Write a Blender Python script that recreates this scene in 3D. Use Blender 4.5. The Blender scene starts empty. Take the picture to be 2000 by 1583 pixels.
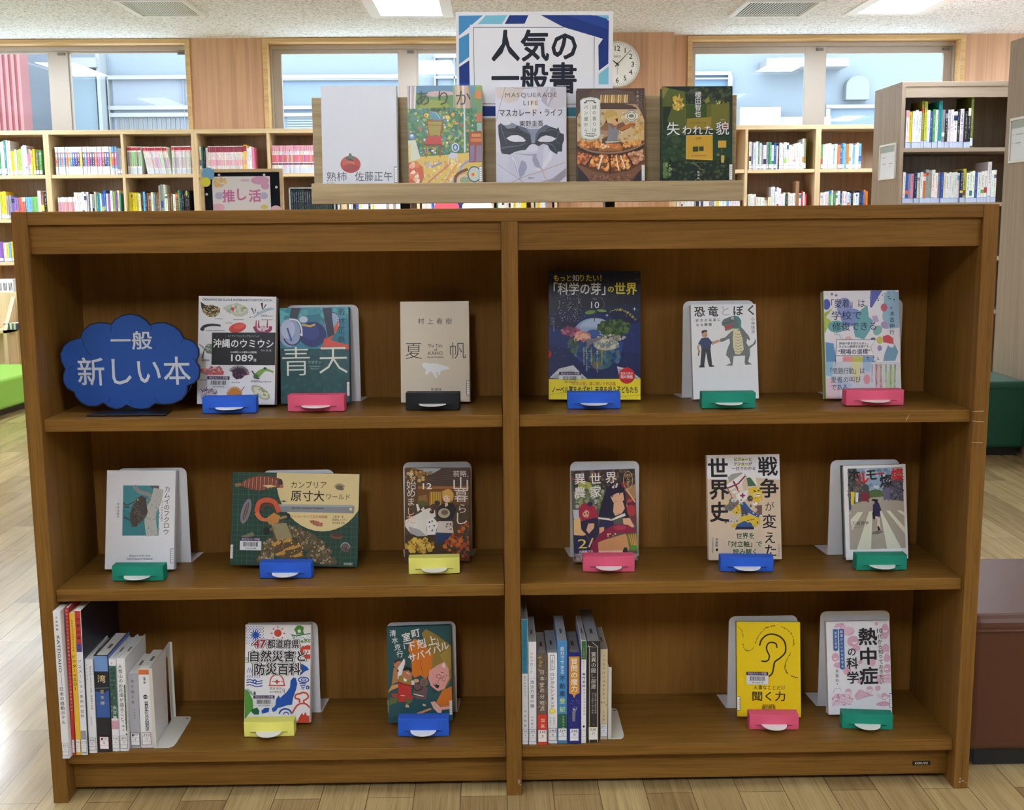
import bpy, math, random
from math import sin, cos, pi, tan, atan2, sqrt
from mathutils import Vector, Matrix

SC = bpy.context.scene
COL = SC.collection

# ------------------------------------------------------------------ camera
FPX = 2280.34
CAM = Vector((-.03226, -2.15251, 1.11425))
YAW, PITCH, ROLL = .01651, -.15462, -.00851
_f = Vector((sin(YAW)*cos(PITCH), cos(YAW)*cos(PITCH), sin(PITCH)))
_r = Vector((cos(YAW), -sin(YAW), 0))
_u = _r.cross(_f)
C_R = _r*cos(ROLL) + _u*sin(ROLL)
C_U = _u*cos(ROLL) - _r*sin(ROLL)
C_F = _f
cd = bpy.data.cameras.new('camera')
cd.sensor_width = 36.0
cd.lens = 36.0*FPX/2000
cd.clip_start = .05
co = bpy.data.objects.new('camera', cd)
COL.objects.link(co)
co.matrix_world = Matrix(((C_R.x, C_U.x, -C_F.x, CAM.x), (C_R.y, C_U.y, -C_F.y, CAM.y), (C_R.z, C_U.z, -C_F.z, CAM.z), (0, 0, 0, 1)))
SC.camera = co

def ray(px, py): return C_F + C_R*((px-1000)/FPX) - C_U*((py-791.5)/FPX)
def at_y(px, py, Y):
    d = ray(px, py); return CAM + d*((Y-CAM.y)/d.y)
def at_z(px, py, Z):
    d = ray(px, py); return CAM + d*((Z-CAM.z)/d.z)
def at_x(px, py, X):
    d = ray(px, py); return CAM + d*((X-CAM.x)/d.x)

# ------------------------------------------------------------------ view, sky and light levels
vs = SC.view_settings
SC.display_settings.display_device = 'sRGB'
vs.view_transform = 'Standard'; vs.look = 'None'; vs.gamma = 1.0; vs.use_curve_mapping = False
vs.exposure = 0.14
LAMP = (40.0, 4.0, 14.0, 46.0, 1.5)   # emission of the ceiling lamps, row by row from the windows
SKY = 8.5            # overcast sky outside the windows
w = bpy.data.worlds.new('sky'); SC.world = w; w.use_nodes = True
nt = w.node_tree
bg = nt.nodes['Background']
sk = nt.nodes.new('ShaderNodeTexSky')
sk.sky_type = 'HOSEK_WILKIE'; sk.turbidity = 8; sk.ground_albedo = .6
sk.sun_direction = (.3, -.6, .75)
mixn = nt.nodes.new('ShaderNodeMixRGB'); mixn.inputs[0].default_value = .85
mixn.inputs[2].default_value = (.82, .94, 1.06, 1)
nt.links.new(sk.outputs[0], mixn.inputs[1]); nt.links.new(mixn.outputs[0], bg.inputs[0])
bg.inputs[1].default_value = SKY
SC.cycles.max_bounces = 9; SC.cycles.diffuse_bounces = 6; SC.cycles.glossy_bounces = 3
SC.cycles.transmission_bounces = 3; SC.cycles.transparent_max_bounces = 8
SC.cycles.sample_clamp_indirect = 6.0; SC.cycles.caustics_reflective = False; SC.cycles.caustics_refractive = False

# ------------------------------------------------------------------ colours and materials
def s2l(c):
    return c/12.92 if c <= .04045 else ((c+.055)/1.055)**2.4
def rgb(c):
    if isinstance(c, str):
        c = c.lstrip('#'); c = tuple(int(c[i:i+2], 16) for i in (0, 2, 4))
    return tuple(s2l(v/255) for v in c)
def rgba(c): return rgb(c)+(1.0,)

def new_mat(name):
    m = bpy.data.materials.new(name); m.use_nodes = True
    return m, m.node_tree, m.node_tree.nodes['Principled BSDF']
def noise(nt, scale, detail=3, rough=.55, vec=None, dist=0):
    n = nt.nodes.new('ShaderNodeTexNoise')
    n.inputs['Scale'].default_value = scale; n.inputs['Detail'].default_value = detail
    n.inputs['Roughness'].default_value = rough; n.inputs['Distortion'].default_value = dist
    if vec is not None: nt.links.new(vec, n.inputs['Vector'])
    return n
def mapping(nt, scale, kind='Object', loc=(0, 0, 0)):
    t = nt.nodes.new('ShaderNodeTexCoord'); m = nt.nodes.new('ShaderNodeMapping')
    m.inputs['Scale'].default_value = scale; m.inputs['Location'].default_value = loc
    nt.links.new(t.outputs[kind], m.inputs['Vector'])
    return m.outputs[0]
def ramp(nt, fac, stops):
    r = nt.nodes.new('ShaderNodeValToRGB')
    while len(r.color_ramp.elements) < len(stops): r.color_ramp.elements.new(.5)
    for e, (p, c) in zip(r.color_ramp.elements, stops):
        e.position = p; e.color = c if len(c) == 4 else rgba(c)
    nt.links.new(fac, r.inputs[0]); return r
def mul(nt, a, b, fac=1.0):
    m = nt.nodes.new('ShaderNodeMixRGB'); m.blend_type = 'MULTIPLY'; m.inputs[0].default_value = fac
    nt.links.new(a, m.inputs[1]); nt.links.new(b, m.inputs[2]); return m.outputs[0]
def bump(nt, b, h, strength, dist=.001):
    n = nt.nodes.new('ShaderNodeBump'); n.inputs['Strength'].default_value = strength; n.inputs['Distance'].default_value = dist
    nt.links.new(h, n.inputs['Height']); nt.links.new(n.outputs[0], b.inputs['Normal'])

def plain(name, c, rough=.5, metal=0.0, spec=.5, noise_amt=0.0, coat=0.0):
    m, nt, b = new_mat(name)
    b.inputs['Base Color'].default_value = rgba(c); b.inputs['Roughness'].default_value = rough
    b.inputs['Metallic'].default_value = metal; b.inputs['Specular IOR Level'].default_value = spec
    b.inputs['Coat Weight'].default_value = coat
    if noise_amt:
        n = noise(nt, 300, 3, vec=mapping(nt, (1, 1, 1)))
        bump(nt, b, n.outputs[0], noise_amt)
    return m

def wood(name, dark, light, grain='X', rough=.42, fine=1.0, pores=.75, coat=.0, spec=.5, rings=.86):
    m, nt, b = new_mat(name)
    ax = 'XYZ'.index(grain)
    def sc(along, across):
        v = [across]*3; v[ax] = along; return tuple(v)
    big = noise(nt, 1.0, 4, .55, mapping(nt, sc(1.6*fine, 26*fine)), .8)
    col = ramp(nt, big.outputs[0], [(.3, rgba(dark)), (.7, rgba(light))])
    por = noise(nt, 1.0, 2, .6, mapping(nt, sc(9*fine, 420*fine)))
    pr = ramp(nt, por.outputs[0], [(.36, (pores, pores, pores, 1)), (.5, (1, 1, 1, 1))])
    ring = noise(nt, 1.0, 1, .4, mapping(nt, sc(2.2*fine, 95*fine), loc=(3, 1, 2)), .5)
    rr = ramp(nt, ring.outputs[0], [(.36, (rings, rings*.985, rings*.96, 1)), (.54, (1, 1, 1, 1))])
    c = mul(nt, mul(nt, col.outputs[0], pr.outputs[0]), rr.outputs[0])
    nt.links.new(c, b.inputs['Base Color'])
    b.inputs['Roughness'].default_value = rough; b.inputs['Specular IOR Level'].default_value = spec
    b.inputs['Coat Weight'].default_value = coat; b.inputs['Coat Roughness'].default_value = .2
    bump(nt, b, por.outputs[0], .12, .0006)
    return m

def inked(name, rough, film=0.0, spec=.5, fscale=900):
    """print on paper: the colour is stored on the faces of the mesh"""
    m, nt, b = new_mat(name)
    a = nt.nodes.new('ShaderNodeAttribute'); a.attribute_name = 'Col'
    nt.links.new(a.outputs['Color'], b.inputs['Base Color'])
    b.inputs['Roughness'].default_value = rough; b.inputs['Specular IOR Level'].default_value = spec
    if film:
        n = noise(nt, fscale, 2, .6, mapping(nt, (1, 1, 1)))
        bump(nt, b, n.outputs[0], film, .0004)
    return m

M = {}
M['film'] = inked('laminated_print', .30, .35)
M['matte'] = inked('matt_print', .6, 0, .3)
M['page'] = inked('page_paper', .85, 0, .2)
M['case_h'] = wood('oak_board_lengthways', (118, 82, 32), (138, 99, 42), 'X', .42, 1.0, .75, 0, .25)
M['case_v'] = wood('oak_board_upright', (116, 80, 32), (136, 97, 42), 'Z', .42, 1.0, .75, 0, .25)
M['case_back'] = wood('oak_back_panel', (136, 94, 42), (148, 104, 48), 'Z', .6, 1.5, .88, 0, .12, .93)
M['stand'] = wood('pale_ash_board', (168, 146, 108), (194, 174, 134), 'X', .5, 1.3, .86)
M['beech'] = wood('beech_board_lengthways', (212, 184, 140), (228, 202, 158), 'X', .5, .6, .95)
M['beech_v'] = wood('beech_board_upright', (210, 182, 138), (226, 200, 156), 'Z', .5, .6, .95)
M['beech_back'] = wood('beech_back_panel', (186, 158, 134), (198, 170, 146), 'Z', .6, .6, .95)
M['grey_oak'] = wood('greyed_oak_board', (152, 134, 114), (164, 146, 126), 'Z', .5, .8, .96)
M['grey_oak_h'] = wood('greyed_oak_rail', (152, 134, 114), (164, 146, 126), 'X', .5, .8, .96)
M['wall_veneer'] = wood('wall_veneer', (194, 150, 116), (206, 162, 127), 'Z', .5, .5, .96)
M['trim_wood'] = wood('window_trim_wood', (200, 160, 104), (218, 182, 128), 'X', .45, .6, .95)
M['alu'] = plain('brown_grey_aluminium', (176, 166, 154), .4, .2)
M['alu_dark'] = plain('aluminium_groove', (112, 106, 98), .5)
M['white_steel'] = plain('white_painted_steel', (226, 228, 232), .38)
M['beige_steel'] = plain('beige_painted_steel', (206, 204, 192), .4)
M['white_plastic'] = plain('white_plastic', (238, 238, 236), .4)
M['black'] = plain('black_lacquer', (16, 17, 20), .35)
M['vent_white'] = plain('vent_enamel', (228, 230, 230), .45)
M['vent_dark'] = plain('vent_dark_backing', (14, 15, 16), .8)  # shade behind the vent slats, put into the colour

def floor_mat():
    m, nt, b = new_mat('oak_plank_floor')
    PW, PL = .0915, .91
    br = nt.nodes.new('ShaderNodeTexBrick')
    t = nt.nodes.new('ShaderNodeTexCoord'); mp = nt.nodes.new('ShaderNodeMapping')
    mp.inputs['Rotation'].default_value = (0, 0, pi/2)
    mp.inputs['Location'].default_value = (0, .013, 0)
    nt.links.new(t.outputs['Object'], mp.inputs['Vector'])
    nt.links.new(mp.outputs[0], br.inputs['Vector'])
    br.inputs['Scale'].default_value = 1.0; br.inputs['Brick Width'].default_value = PL; br.inputs['Row Height'].default_value = PW
    br.inputs['Mortar Size'].default_value = .0009; br.inputs['Mortar Smooth'].default_value = .1; br.inputs['Bias'].default_value = 0
    br.offset = .37; br.offset_frequency = 2
    br.inputs['Color1'].default_value = (0, 0, 0, 1); br.inputs['Color2'].default_value = (1, 1, 1, 1); br.inputs['Mortar'].default_value = (.5, .5, .5, 1)
    tone = ramp(nt, br.outputs['Color'], [(0, (152, 126, 84)), (.35, (176, 150, 104)), (.7, (196, 172, 122)), (1, (164, 138, 94))])
    g = noise(nt, 1.0, 4, .6, mapping(nt, (34, 1.4, 1)), 1.0)
    gr = ramp(nt, g.outputs[0], [(.3, (.72, .69, .65, 1)), (.6, (1, 1, 1, 1))])
    p = noise(nt, 1.0, 2, .6, mapping(nt, (420, 7, 1)))
    prr = ramp(nt, p.outputs[0], [(.36, (.78, .76, .74, 1)), (.5, (1, 1, 1, 1))])
    mo = ramp(nt, br.outputs['Fac'], [(0, (1, 1, 1, 1)), (1, (.35, .3, .26, 1))])
    c = mul(nt, mul(nt, mul(nt, tone.outputs[0], gr.outputs[0]), prr.outputs[0]), mo.outputs[0])
    nt.links.new(c, b.inputs['Base Color'])
    b.inputs['Roughness'].default_value = .22; b.inputs['Specular IOR Level'].default_value = .55
    b.inputs['Coat Weight'].default_value = .25; b.inputs['Coat Roughness'].default_value = .12
    wv = noise(nt, 5.5, 2, .5, mapping(nt, (1, 1, 1)))
    sb = nt.nodes.new('ShaderNodeMath'); sb.operation = 'SUBTRACT'
    nt.links.new(wv.outputs[0], sb.inputs[0]); nt.links.new(br.outputs['Fac'], sb.inputs[1])
    bump(nt, b, sb.outputs[0], .18, .004)
    return m
M['floor'] = floor_mat()

def ceil_mat():
    m, nt, b = new_mat('rockwool_ceiling_tile')
    v = mapping(nt, (1, 1, 1))
    n1 = noise(nt, 62, 3, .65, v, 1.2)
    r1 = ramp(nt, n1.outputs[0], [(.40, (.42, .42, .41, 1)), (.50, (1, 1, 1, 1))])
    base = nt.nodes.new('ShaderNodeRGB'); base.outputs[0].default_value = rgba((240, 246, 254))
    nt.links.new(mul(nt, base.outputs[0], r1.outputs[0], .9), b.inputs['Base Color'])
    b.inputs['Roughness'].default_value = .95; b.inputs['Specular IOR Level'].default_value = .1
    bump(nt, b, n1.outputs[0], .5, .004)
    return m
M['ceiling'] = ceil_mat()

def leather(name, c):
    m, nt, b = new_mat(name)
    b.inputs['Base Color'].default_value = rgba(c); b.inputs['Roughness'].default_value = .42
    n = nt.nodes.new('ShaderNodeTexVoronoi'); n.inputs['Scale'].default_value = 420
    nt.links.new(mapping(nt, (1, 1, 1)), n.inputs['Vector'])
    bump(nt, b, n.outputs[0], .15, .0006)
    return m
M['brown_leather'] = leather('brown_vinyl', (84, 46, 26))
M['green_leather'] = leather('dark_green_vinyl', (10, 74, 52))
M['lime_leather'] = leather('lime_green_vinyl', (136, 190, 76))

def glass_mat():
    m, nt, b = new_mat('window_glass')
    out = nt.nodes['Material Output']
    tr = nt.nodes.new('ShaderNodeBsdfTransparent'); tr.inputs[0].default_value = (.95, .97, .97, 1)
    gl = nt.nodes.new('ShaderNodeBsdfGlossy'); gl.inputs['Roughness'].default_value = .02
    lw = nt.nodes.new('ShaderNodeLayerWeight'); lw.inputs[0].default_value = .5
    pw_ = nt.nodes.new('ShaderNodeMath'); pw_.operation = 'POWER'; pw_.inputs[1].default_value = 5.0; nt.links.new(lw.outputs['Facing'], pw_.inputs[0])
    fr = nt.nodes.new('ShaderNodeMath'); fr.operation = 'MULTIPLY_ADD'; fr.inputs[1].default_value = .8; fr.inputs[2].default_value = .035; nt.links.new(pw_.outputs[0], fr.inputs[0])
    mx = nt.nodes.new('ShaderNodeMixShader')
    nt.links.new(fr.outputs[0], mx.inputs[0]); nt.links.new(tr.outputs[0], mx.inputs[1]); nt.links.new(gl.outputs[0], mx.inputs[2])
    nt.links.new(mx.outputs[0], out.inputs[0])
    return m
M['glass'] = glass_mat()

def lamp_mat(strength):
    m, nt, b = new_mat('lamp_diffuser')
    b.inputs['Base Color'].default_value = (.9, .9, .9, 1)
    b.inputs['Emission Color'].default_value = (.88, .96, 1.1, 1); b.inputs['Emission Strength'].default_value = strength
    return m
M['lamp'] = [lamp_mat(v) for v in LAMP]

# ------------------------------------------------------------------ object helpers
def tag(o, label=None, cat=None, group=None, kind=None):
    if label: o['label'] = label
    if cat: o['category'] = cat
    if group: o['group'] = group
    if kind: o['kind'] = kind
    return o
def thing(name, label, cat, loc=(0, 0, 0), rotz=0.0, group=None):
    o = bpy.data.objects.new(name, None); o.empty_display_size = .02; COL.objects.link(o)
    o.location = loc; o.rotation_euler = (0, 0, rotz)
    return tag(o, label, cat, group)

class MB:
    """collects faces, each with its colour, into one mesh"""
    def __init__(s, col=(200, 200, 200)):
        s.v = []; s.f = []; s.c = []; s.col = col
    def poly(s, pts, c=None):
        n = len(s.v); s.v += [tuple(p) for p in pts]; s.f.append(tuple(range(n, n+len(pts)))); s.c.append(rgb(c if c is not None else s.col))
    def faces(s, verts, polys, c=None):
        n = len(s.v); s.v += verts; k = rgb(c if c is not None else s.col)
        for p in polys: s.f.append(tuple(i+n for i in p)); s.c.append(k)
    def box(s, x0, x1, y0, y1, z0, z1, c=None, cols=None):
        """cols: dict of face colours, keys -x +x -y +y -z +z"""
        n = len(s.v)
        s.v += [(x0, y0, z0), (x1, y0, z0), (x1, y1, z0), (x0, y1, z0), (x0, y0, z1), (x1, y0, z1), (x1, y1, z1), (x0, y1, z1)]
        for k, q in (('-z', (0, 3, 2, 1)), ('+z', (4, 5, 6, 7)), ('-y', (0, 1, 5, 4)), ('+x', (1, 2, 6, 5)), ('+y', (2, 3, 7, 6)), ('-x', (3, 0, 4, 7))):
            s.f.append(tuple(n+i for i in q)); s.c.append(rgb((cols or {}).get(k, c if c is not None else s.col)))
    def prism(s, pts, z0, z1, axis='z', c=None):
        """outline pts in the plane across axis, run from z0 to z1"""
        n = len(s.v); k = len(pts)
        def p3(p, z): return {'z': (p[0], p[1], z), 'y': (p[0], z, p[1]), 'x': (z, p[0], p[1])}[axis]
        s.v += [p3(p, z0) for p in pts] + [p3(p, z1) for p in pts]
        q = rgb(c if c is not None else s.col)
        s.f.append(tuple(range(n, n+k))[::-1]); s.f.append(tuple(range(n+k, n+2*k))); s.c += [q, q]
        for i in range(k):
            j = (i+1) % k
            s.f.append((n+i, n+j, n+k+j, n+k+i)); s.c.append(q)
    def tube(s, pts, r, c=None, n=8):
        pts = [Vector(p) for p in pts]; rings = []
        for i, p in enumerate(pts):
            d = (pts[min(i+1, len(pts)-1)] - pts[max(i-1, 0)]).normalized()
            a = d.orthogonal().normalized(); b = d.cross(a)
            rings.append([tuple(p + a*(r*cos(2*pi*k/n)) + b*(r*sin(2*pi*k/n))) for k in range(n)])
        m = len(s.v); q = rgb(c if c is not None else s.col)
        for g in rings: s.v += g
        for i in range(len(rings)-1):
            for k in range(n):
                l = (k+1) % n
                s.f.append((m+i*n+k, m+i*n+l, m+(i+1)*n+l, m+(i+1)*n+k)); s.c.append(q)
        s.f.append(tuple(m+k for k in range(n))[::-1]); s.f.append(tuple(m+(len(rings)-1)*n+k for k in range(n))); s.c += [q, q]
    def disc(s, cx, cz, r, y0, y1, c=None, n=32):
        s.prism([(cx+r*cos(2*pi*k/n), cz+r*sin(2*pi*k/n)) for k in range(n)], y0, y1, 'y', c)
    def mesh(s, name):
        m = bpy.data.meshes.new(name); m.from_pydata(s.v, [], s.f)
        a = m.color_attributes.new('Col', 'FLOAT_COLOR', 'CORNER')
        buf = []
        for f, c in zip(s.f, s.c): buf += [c[0], c[1], c[2], 1.0]*len(f)
        if len(buf) == 4*len(m.loops): a.data.foreach_set('color', buf)
        m.update(); return m
    def build(s, name, mat, parent=None, bevel=0.0, seg=2, smooth=False):
        me = s.mesh(name); me.materials.append(mat)
        o = bpy.data.objects.new(name, me); COL.objects.link(o)
        if parent is not None: o.parent = parent
        if bevel:
            md = o.modifiers.new('bevel', 'BEVEL'); md.width = bevel; md.segments = seg; md.limit_method = 'ANGLE'; md.angle_limit = .6
            md.harden_normals = False
        if smooth:
            me.polygons.foreach_set('use_smooth', [True]*len(me.polygons))
        return o
def struct(name, mb, mat, **k):
    o = mb.build(name, mat, **k); o['kind'] = 'structure'; return o
def bx(name, mat, parent, x0, x1, y0, y1, z0, z1, bevel=0.0, c=None):
    b = MB(c or (200, 200, 200)); b.box(x0, x1, y0, y1, z0, z1)
    return b.build(name, mat, parent, bevel)

# ------------------------------------------------------------------ lettering and flat print
_tc = bpy.data.curves.new('type', 'FONT'); _tc.resolution_u = 2
_to = bpy.data.objects.new('type', _tc); COL.objects.link(_to)
_cache = {}
def glyphs(s, b=0.0, sp=1.0):
    k = (s, b, sp)
    if k not in _cache:
        _tc.body = s; _tc.offset = b; _tc.space_character = sp
        bpy.context.view_layer.update()
        ev = _to.evaluated_get(bpy.context.evaluated_depsgraph_get()); me = ev.to_mesh()
        vs_ = [(p.co.x, p.co.y) for p in me.vertices]; ps = [tuple(p.vertices) for p in me.polygons]
        ev.to_mesh_clear()
        if vs_:
            xs = [p[0] for p in vs_]; ys = [p[1] for p in vs_]
            bb = (min(xs), max(xs), min(ys), max(ys))
        else: bb = (0, 1, 0, 1)
        _cache[k] = (vs_, ps, bb)
    return _cache[k]

def clip(pts, x0, x1, z0, z1):
    def cut(p, ins, inter):
        out = []
        for i in range(len(p)):
            a, b = p[i-1], p[i]
            if ins(b):
                if not ins(a): out.append(inter(a, b))
                out.append(b)
            elif ins(a): out.append(inter(a, b))
        return out
    def ix(v): return lambda a, b: (v, a[1]+(b[1]-a[1])*(v-a[0])/(b[0]-a[0]))
    def iz(v): return lambda a, b: (a[0]+(b[0]-a[0])*(v-a[1])/(b[1]-a[1]), v)
    for ins, it in ((lambda p: p[0] >= x0, ix(x0)), (lambda p: p[0] <= x1, ix(x1)), (lambda p: p[1] >= z0, iz(z0)), (lambda p: p[1] <= z1, iz(z1))):
        pts = cut(pts, ins, it)
        if len(pts) < 3: return []
    return pts

class Art:
    """flat print on a rectangle w x h (x right, z up, facing -y). Coordinates are those of the printed sheet,
    given by the corners TL, TR, BL in any units."""
    def __init__(s, mb, w, h, TL, TR, BL, y=0.0, ox=0.0, oz=0.0, step=1.5e-5):
        s.mb, s.w, s.h, s.y, s.ox, s.oz, s.step = mb, w, h, y, ox, oz, step
        s.TL = TL; s.a = (TR[0]-TL[0], TR[1]-TL[1]); s.b = (BL[0]-TL[0], BL[1]-TL[1])
        s.det = s.a[0]*s.b[1]-s.a[1]*s.b[0]
        s.k = w/sqrt(s.a[0]**2+s.a[1]**2); s.n = 1; s.mu = 0
    def m(s, p):
        dx, dy = p[0]-s.TL[0], p[1]-s.TL[1]
        u = (dx*s.b[1]-dy*s.b[0])/s.det; v = (s.a[0]*dy-s.a[1]*dx)/s.det
        return ((u-.5)*s.w, (1-v)*s.h)
    def up(s, n=1): s.n += n
    def put(s, pts, c, lift=0):
        e = .0004
        q = clip(pts, -s.w/2+e, s.w/2-e, e, s.h-e)
        if len(q) < 3: return
        s.mu += 1; y = s.y-s.n*s.step-s.mu*8e-7
        s.mb.poly([(x+s.ox, y, z+s.oz) for x, z in q], c)
    def P(s, pts, c): s.put([s.m(p) for p in pts], c); s.n += 1
    def R(s, x0, y0, x1, y1, c): s.P([(x0, y0), (x1, y0), (x1, y1), (x0, y1)], c)
    def fill(s, c):
        e = .0004
        s.put([(-s.w/2, 0), (s.w/2, 0), (s.w/2, s.h), (-s.w/2, s.h)], c); s.n += 1
    def E(s, x, y, rx, ry, c, rot=0.0, n=22, a0=0, a1=360):
        pts = []
        for i in range(n+1 if a1-a0 < 360 else n):
            t = math.radians(a0+(a1-a0)*i/n); ex, ey = rx*cos(t), ry*sin(t)
            pts.append((x+ex*cos(rot)-ey*sin(rot), y+ex*sin(rot)+ey*cos(rot)))
        s.P(pts, c)
    def ring(s, x, y, rx, ry, wd, c, a0=0, a1=360, n=28):
        s.L([(x+rx*cos(math.radians(a0+(a1-a0)*i/n)), y+ry*sin(math.radians(a0+(a1-a0)*i/n))) for i in range(n+1)], wd, c)
    def L(s, pts, wd, c, wd2=None):
        q = [Vector(s.m(p)) for p in pts]; h = wd*s.k/2; h2 = (wd2 if wd2 is not None else wd)*s.k/2
        l, r = [], []
        for i, p in enumerate(q):
            d = q[min(i+1, len(q)-1)]-q[max(i-1, 0)]
            if d.length < 1e-9: d = Vector((1, 0))
            d.normalize(); n = Vector((-d.y, d.x)); hh = h+(h2-h)*i/max(1, len(q)-1)
            l.append(p+n*hh); r.append(p-n*hh)
        for i in range(len(q)-1):
            s.put([tuple(l[i]), tuple(l[i+1]), tuple(r[i+1]), tuple(r[i])], c)
        s.n += 1
    def curve(s, pts, wd, c, wd2=None, n=6):
        """smooth line through pts"""
        out = []
        for i in range(len(pts)-1):
            p0, p1, p2, p3 = pts[max(i-1, 0)], pts[i], pts[i+1], pts[min(i+2, len(pts)-1)]
            for k in range(n):
                t = k/n
                out.append(tuple(.5*((2*p1[j])+(-p0[j]+p2[j])*t+(2*p0[j]-5*p1[j]+4*p2[j]-p3[j])*t*t+(-p0[j]+3*p1[j]-3*p2[j]+p3[j])*t**3) for j in (0, 1)))
        out.append(pts[-1]); s.L(out, wd, c, wd2)
    def bold(s, t, b, sp, cx, cz, sx, sz, c, rot=0.0):
        s._txt(glyphs(t, min(b, 0.0), sp), cx, cz, sx, sz, c, rot)
        if b > .004:
            k = 4 if b < .012 else 8 if b < .04 else 14
            for i in range(k):
                a = 2*pi*(i+.5)/k; s._txt(glyphs(t, 0.0, sp), cx+b*sx*cos(a), cz+b*sz*sin(a), sx, sz, c, rot)
    def _txt(s, g, cx, cz, sx, sz, c, rot=0.0, y=None):
        vs_, ps, bb = g
        mx, mz = (bb[0]+bb[1])/2, (bb[2]+bb[3])/2
        ca, sa = cos(rot), sin(rot); s.mu += 3; yy = s.y-s.n*s.step-s.mu*8e-7
        out = []
        for x, z in vs_:
            a, b = (x-mx)*sx, (z-mz)*sz
            out.append((cx+a*ca-b*sa+s.ox, yy, cz+a*sa+b*ca+s.oz))
        s.mb.faces(out, ps, c)
    def T(s, t, x, y, size, c, w=None, b=0.0, rot=0.0, sp=1.0):
        """words centred on (x, y); size = height of the em, w = width to fit"""
        g = glyphs(t, min(b, 0.0), sp); cx, cz = s.m((x, y)); k = size*s.k; sx = k
        if w: sx = w*s.k/(g[2][1]-g[2][0])
        s.bold(t, b, sp, cx, cz, sx, k, c, rot); s.n += 1
    def V(s, t, x, y0, y1, size, c, b=0.0, x1=None):
        """upright lettering from the centre of the first letter (x, y0) to that of the last (x1, y1)"""
        x1 = x if x1 is None else x1; n = len(t)
        for i, ch in enumerate(t):
            if ch == ' ': continue
            f = i/max(1, n-1); cx, cz = s.m((x+(x1-x)*f, y0+(y1-y0)*f))
            s.bold(ch, b, 1.0, cx, cz, size*s.k, size*s.k, c, -pi/2 if ch in 'ー「」（）' else 0)
        s.n += 1
    def W(s, t, x, y, size, c, outline, w=None, b=.0, ob=.05, rot=0.0):
        s.T(t, x, y, size, outline, w=w, b=ob, rot=rot); s.T(t, x, y, size, c, w=w, b=b, rot=rot)
    def S(s, n, x0, y0, x1, y1, cols, r, seed=1, k=5, asp=1.0, inside=None, ell=False):
        """n small blobs scattered over the box"""
        rn = random.Random(seed)
        for i in range(n):
            x, y = rn.uniform(x0, x1), rn.uniform(y0, y1)
            if inside and not inside(x, y): continue
            if ell and ((2*x-x0-x1)/(x1-x0))**2+((2*y-y0-y1)/(y1-y0))**2 > 1: continue
            q = r*rn.uniform(.5, 1.3); t0 = rn.uniform(0, 6); c = rn.choice(cols)
            pts = [s.m((x+q*cos(t0+2*pi*j/k)*asp, y+q*sin(t0+2*pi*j/k))) for j in range(k)]
            s.put(pts, c, (i % 6)*.5)
        s.n += 4
    def lines(s, rows, c, wd):
        """lines of tiny print: rows of (x0, y, x1)"""
        rn = random.Random(7)
        for x0, y, x1 in rows:
            x = x0
            while x < x1:
                l = rn.uniform(.6, 1.8)*wd*1.6
                s.put([s.m(p) for p in ((x, y-wd/2), (min(x+l, x1), y-wd/2), (min(x+l, x1), y+wd/2), (x, y+wd/2))], c)
                x += l+wd*.6
        s.n += 1
# ================================================================== the room
ZC = 2.472
YW = 6.75
XL, XR, YB = -6.0, 6.0, -7.5
RNG = random.Random(11)

def wx(px, Y=YW, py=170): return at_y(px, py, Y).x

b = MB(); b.box(XL-.2, XR+.2, YB-.2, YW+.2, -.12, 0); struct('floor', b, M['floor'])

# openings in the ceiling: lamps and vents, rows every 3 m towards the camera's back
def rect(pa, pb, length):
    a, c = at_z(*pa, ZC), at_z(*pb, ZC); y1 = (a.y+c.y)/2
    return (a.x, c.x, y1-length, y1)
lampA, lampB = rect((725, 33), (886, 33), 1.25), rect((1643, 30.7), (1797, 30.7), 1.25)
ventA, ventB = rect((272, 30), (404, 30), .56), rect((1423, 30.7), (1567, 30.7), .56)
LX = [(lampA[0]-3.15, lampA[1]-3.15), lampA[:2], lampB[:2], (lampB[0]+2.2, lampB[1]+2.2)]
lamps = []
for k in range(5):
    for x0, x1 in LX:
        y1 = lampA[3]-2.75*k
        if x1 < XR-.1 and x0 > XL+.1: lamps.append((x0, x1, y1-1.25, y1))
holes = lamps+[ventA, ventB]
xs = sorted({XL-.2, XR+.2}|{v for h in holes for v in h[:2]}); ys = sorted({YB-.2, YW+.2}|{v for h in holes for v in h[2:]})
b = MB()
for i in range(len(xs)-1):
    for j in range(len(ys)-1):
        cx, cy = (xs[i]+xs[i+1])/2, (ys[j]+ys[j+1])/2
        if any(h[0] < cx < h[1] and h[2] < cy < h[3] for h in holes): continue
        b.poly([(xs[i], ys[j], ZC), (xs[i], ys[j+1], ZC), (xs[i+1], ys[j+1], ZC), (xs[i+1], ys[j], ZC)])
b.box(XL-.2, XR+.2, YB-.2, YW+.2, ZC+.25, ZC+.30)
struct('ceiling', b, M['ceiling'])

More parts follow.
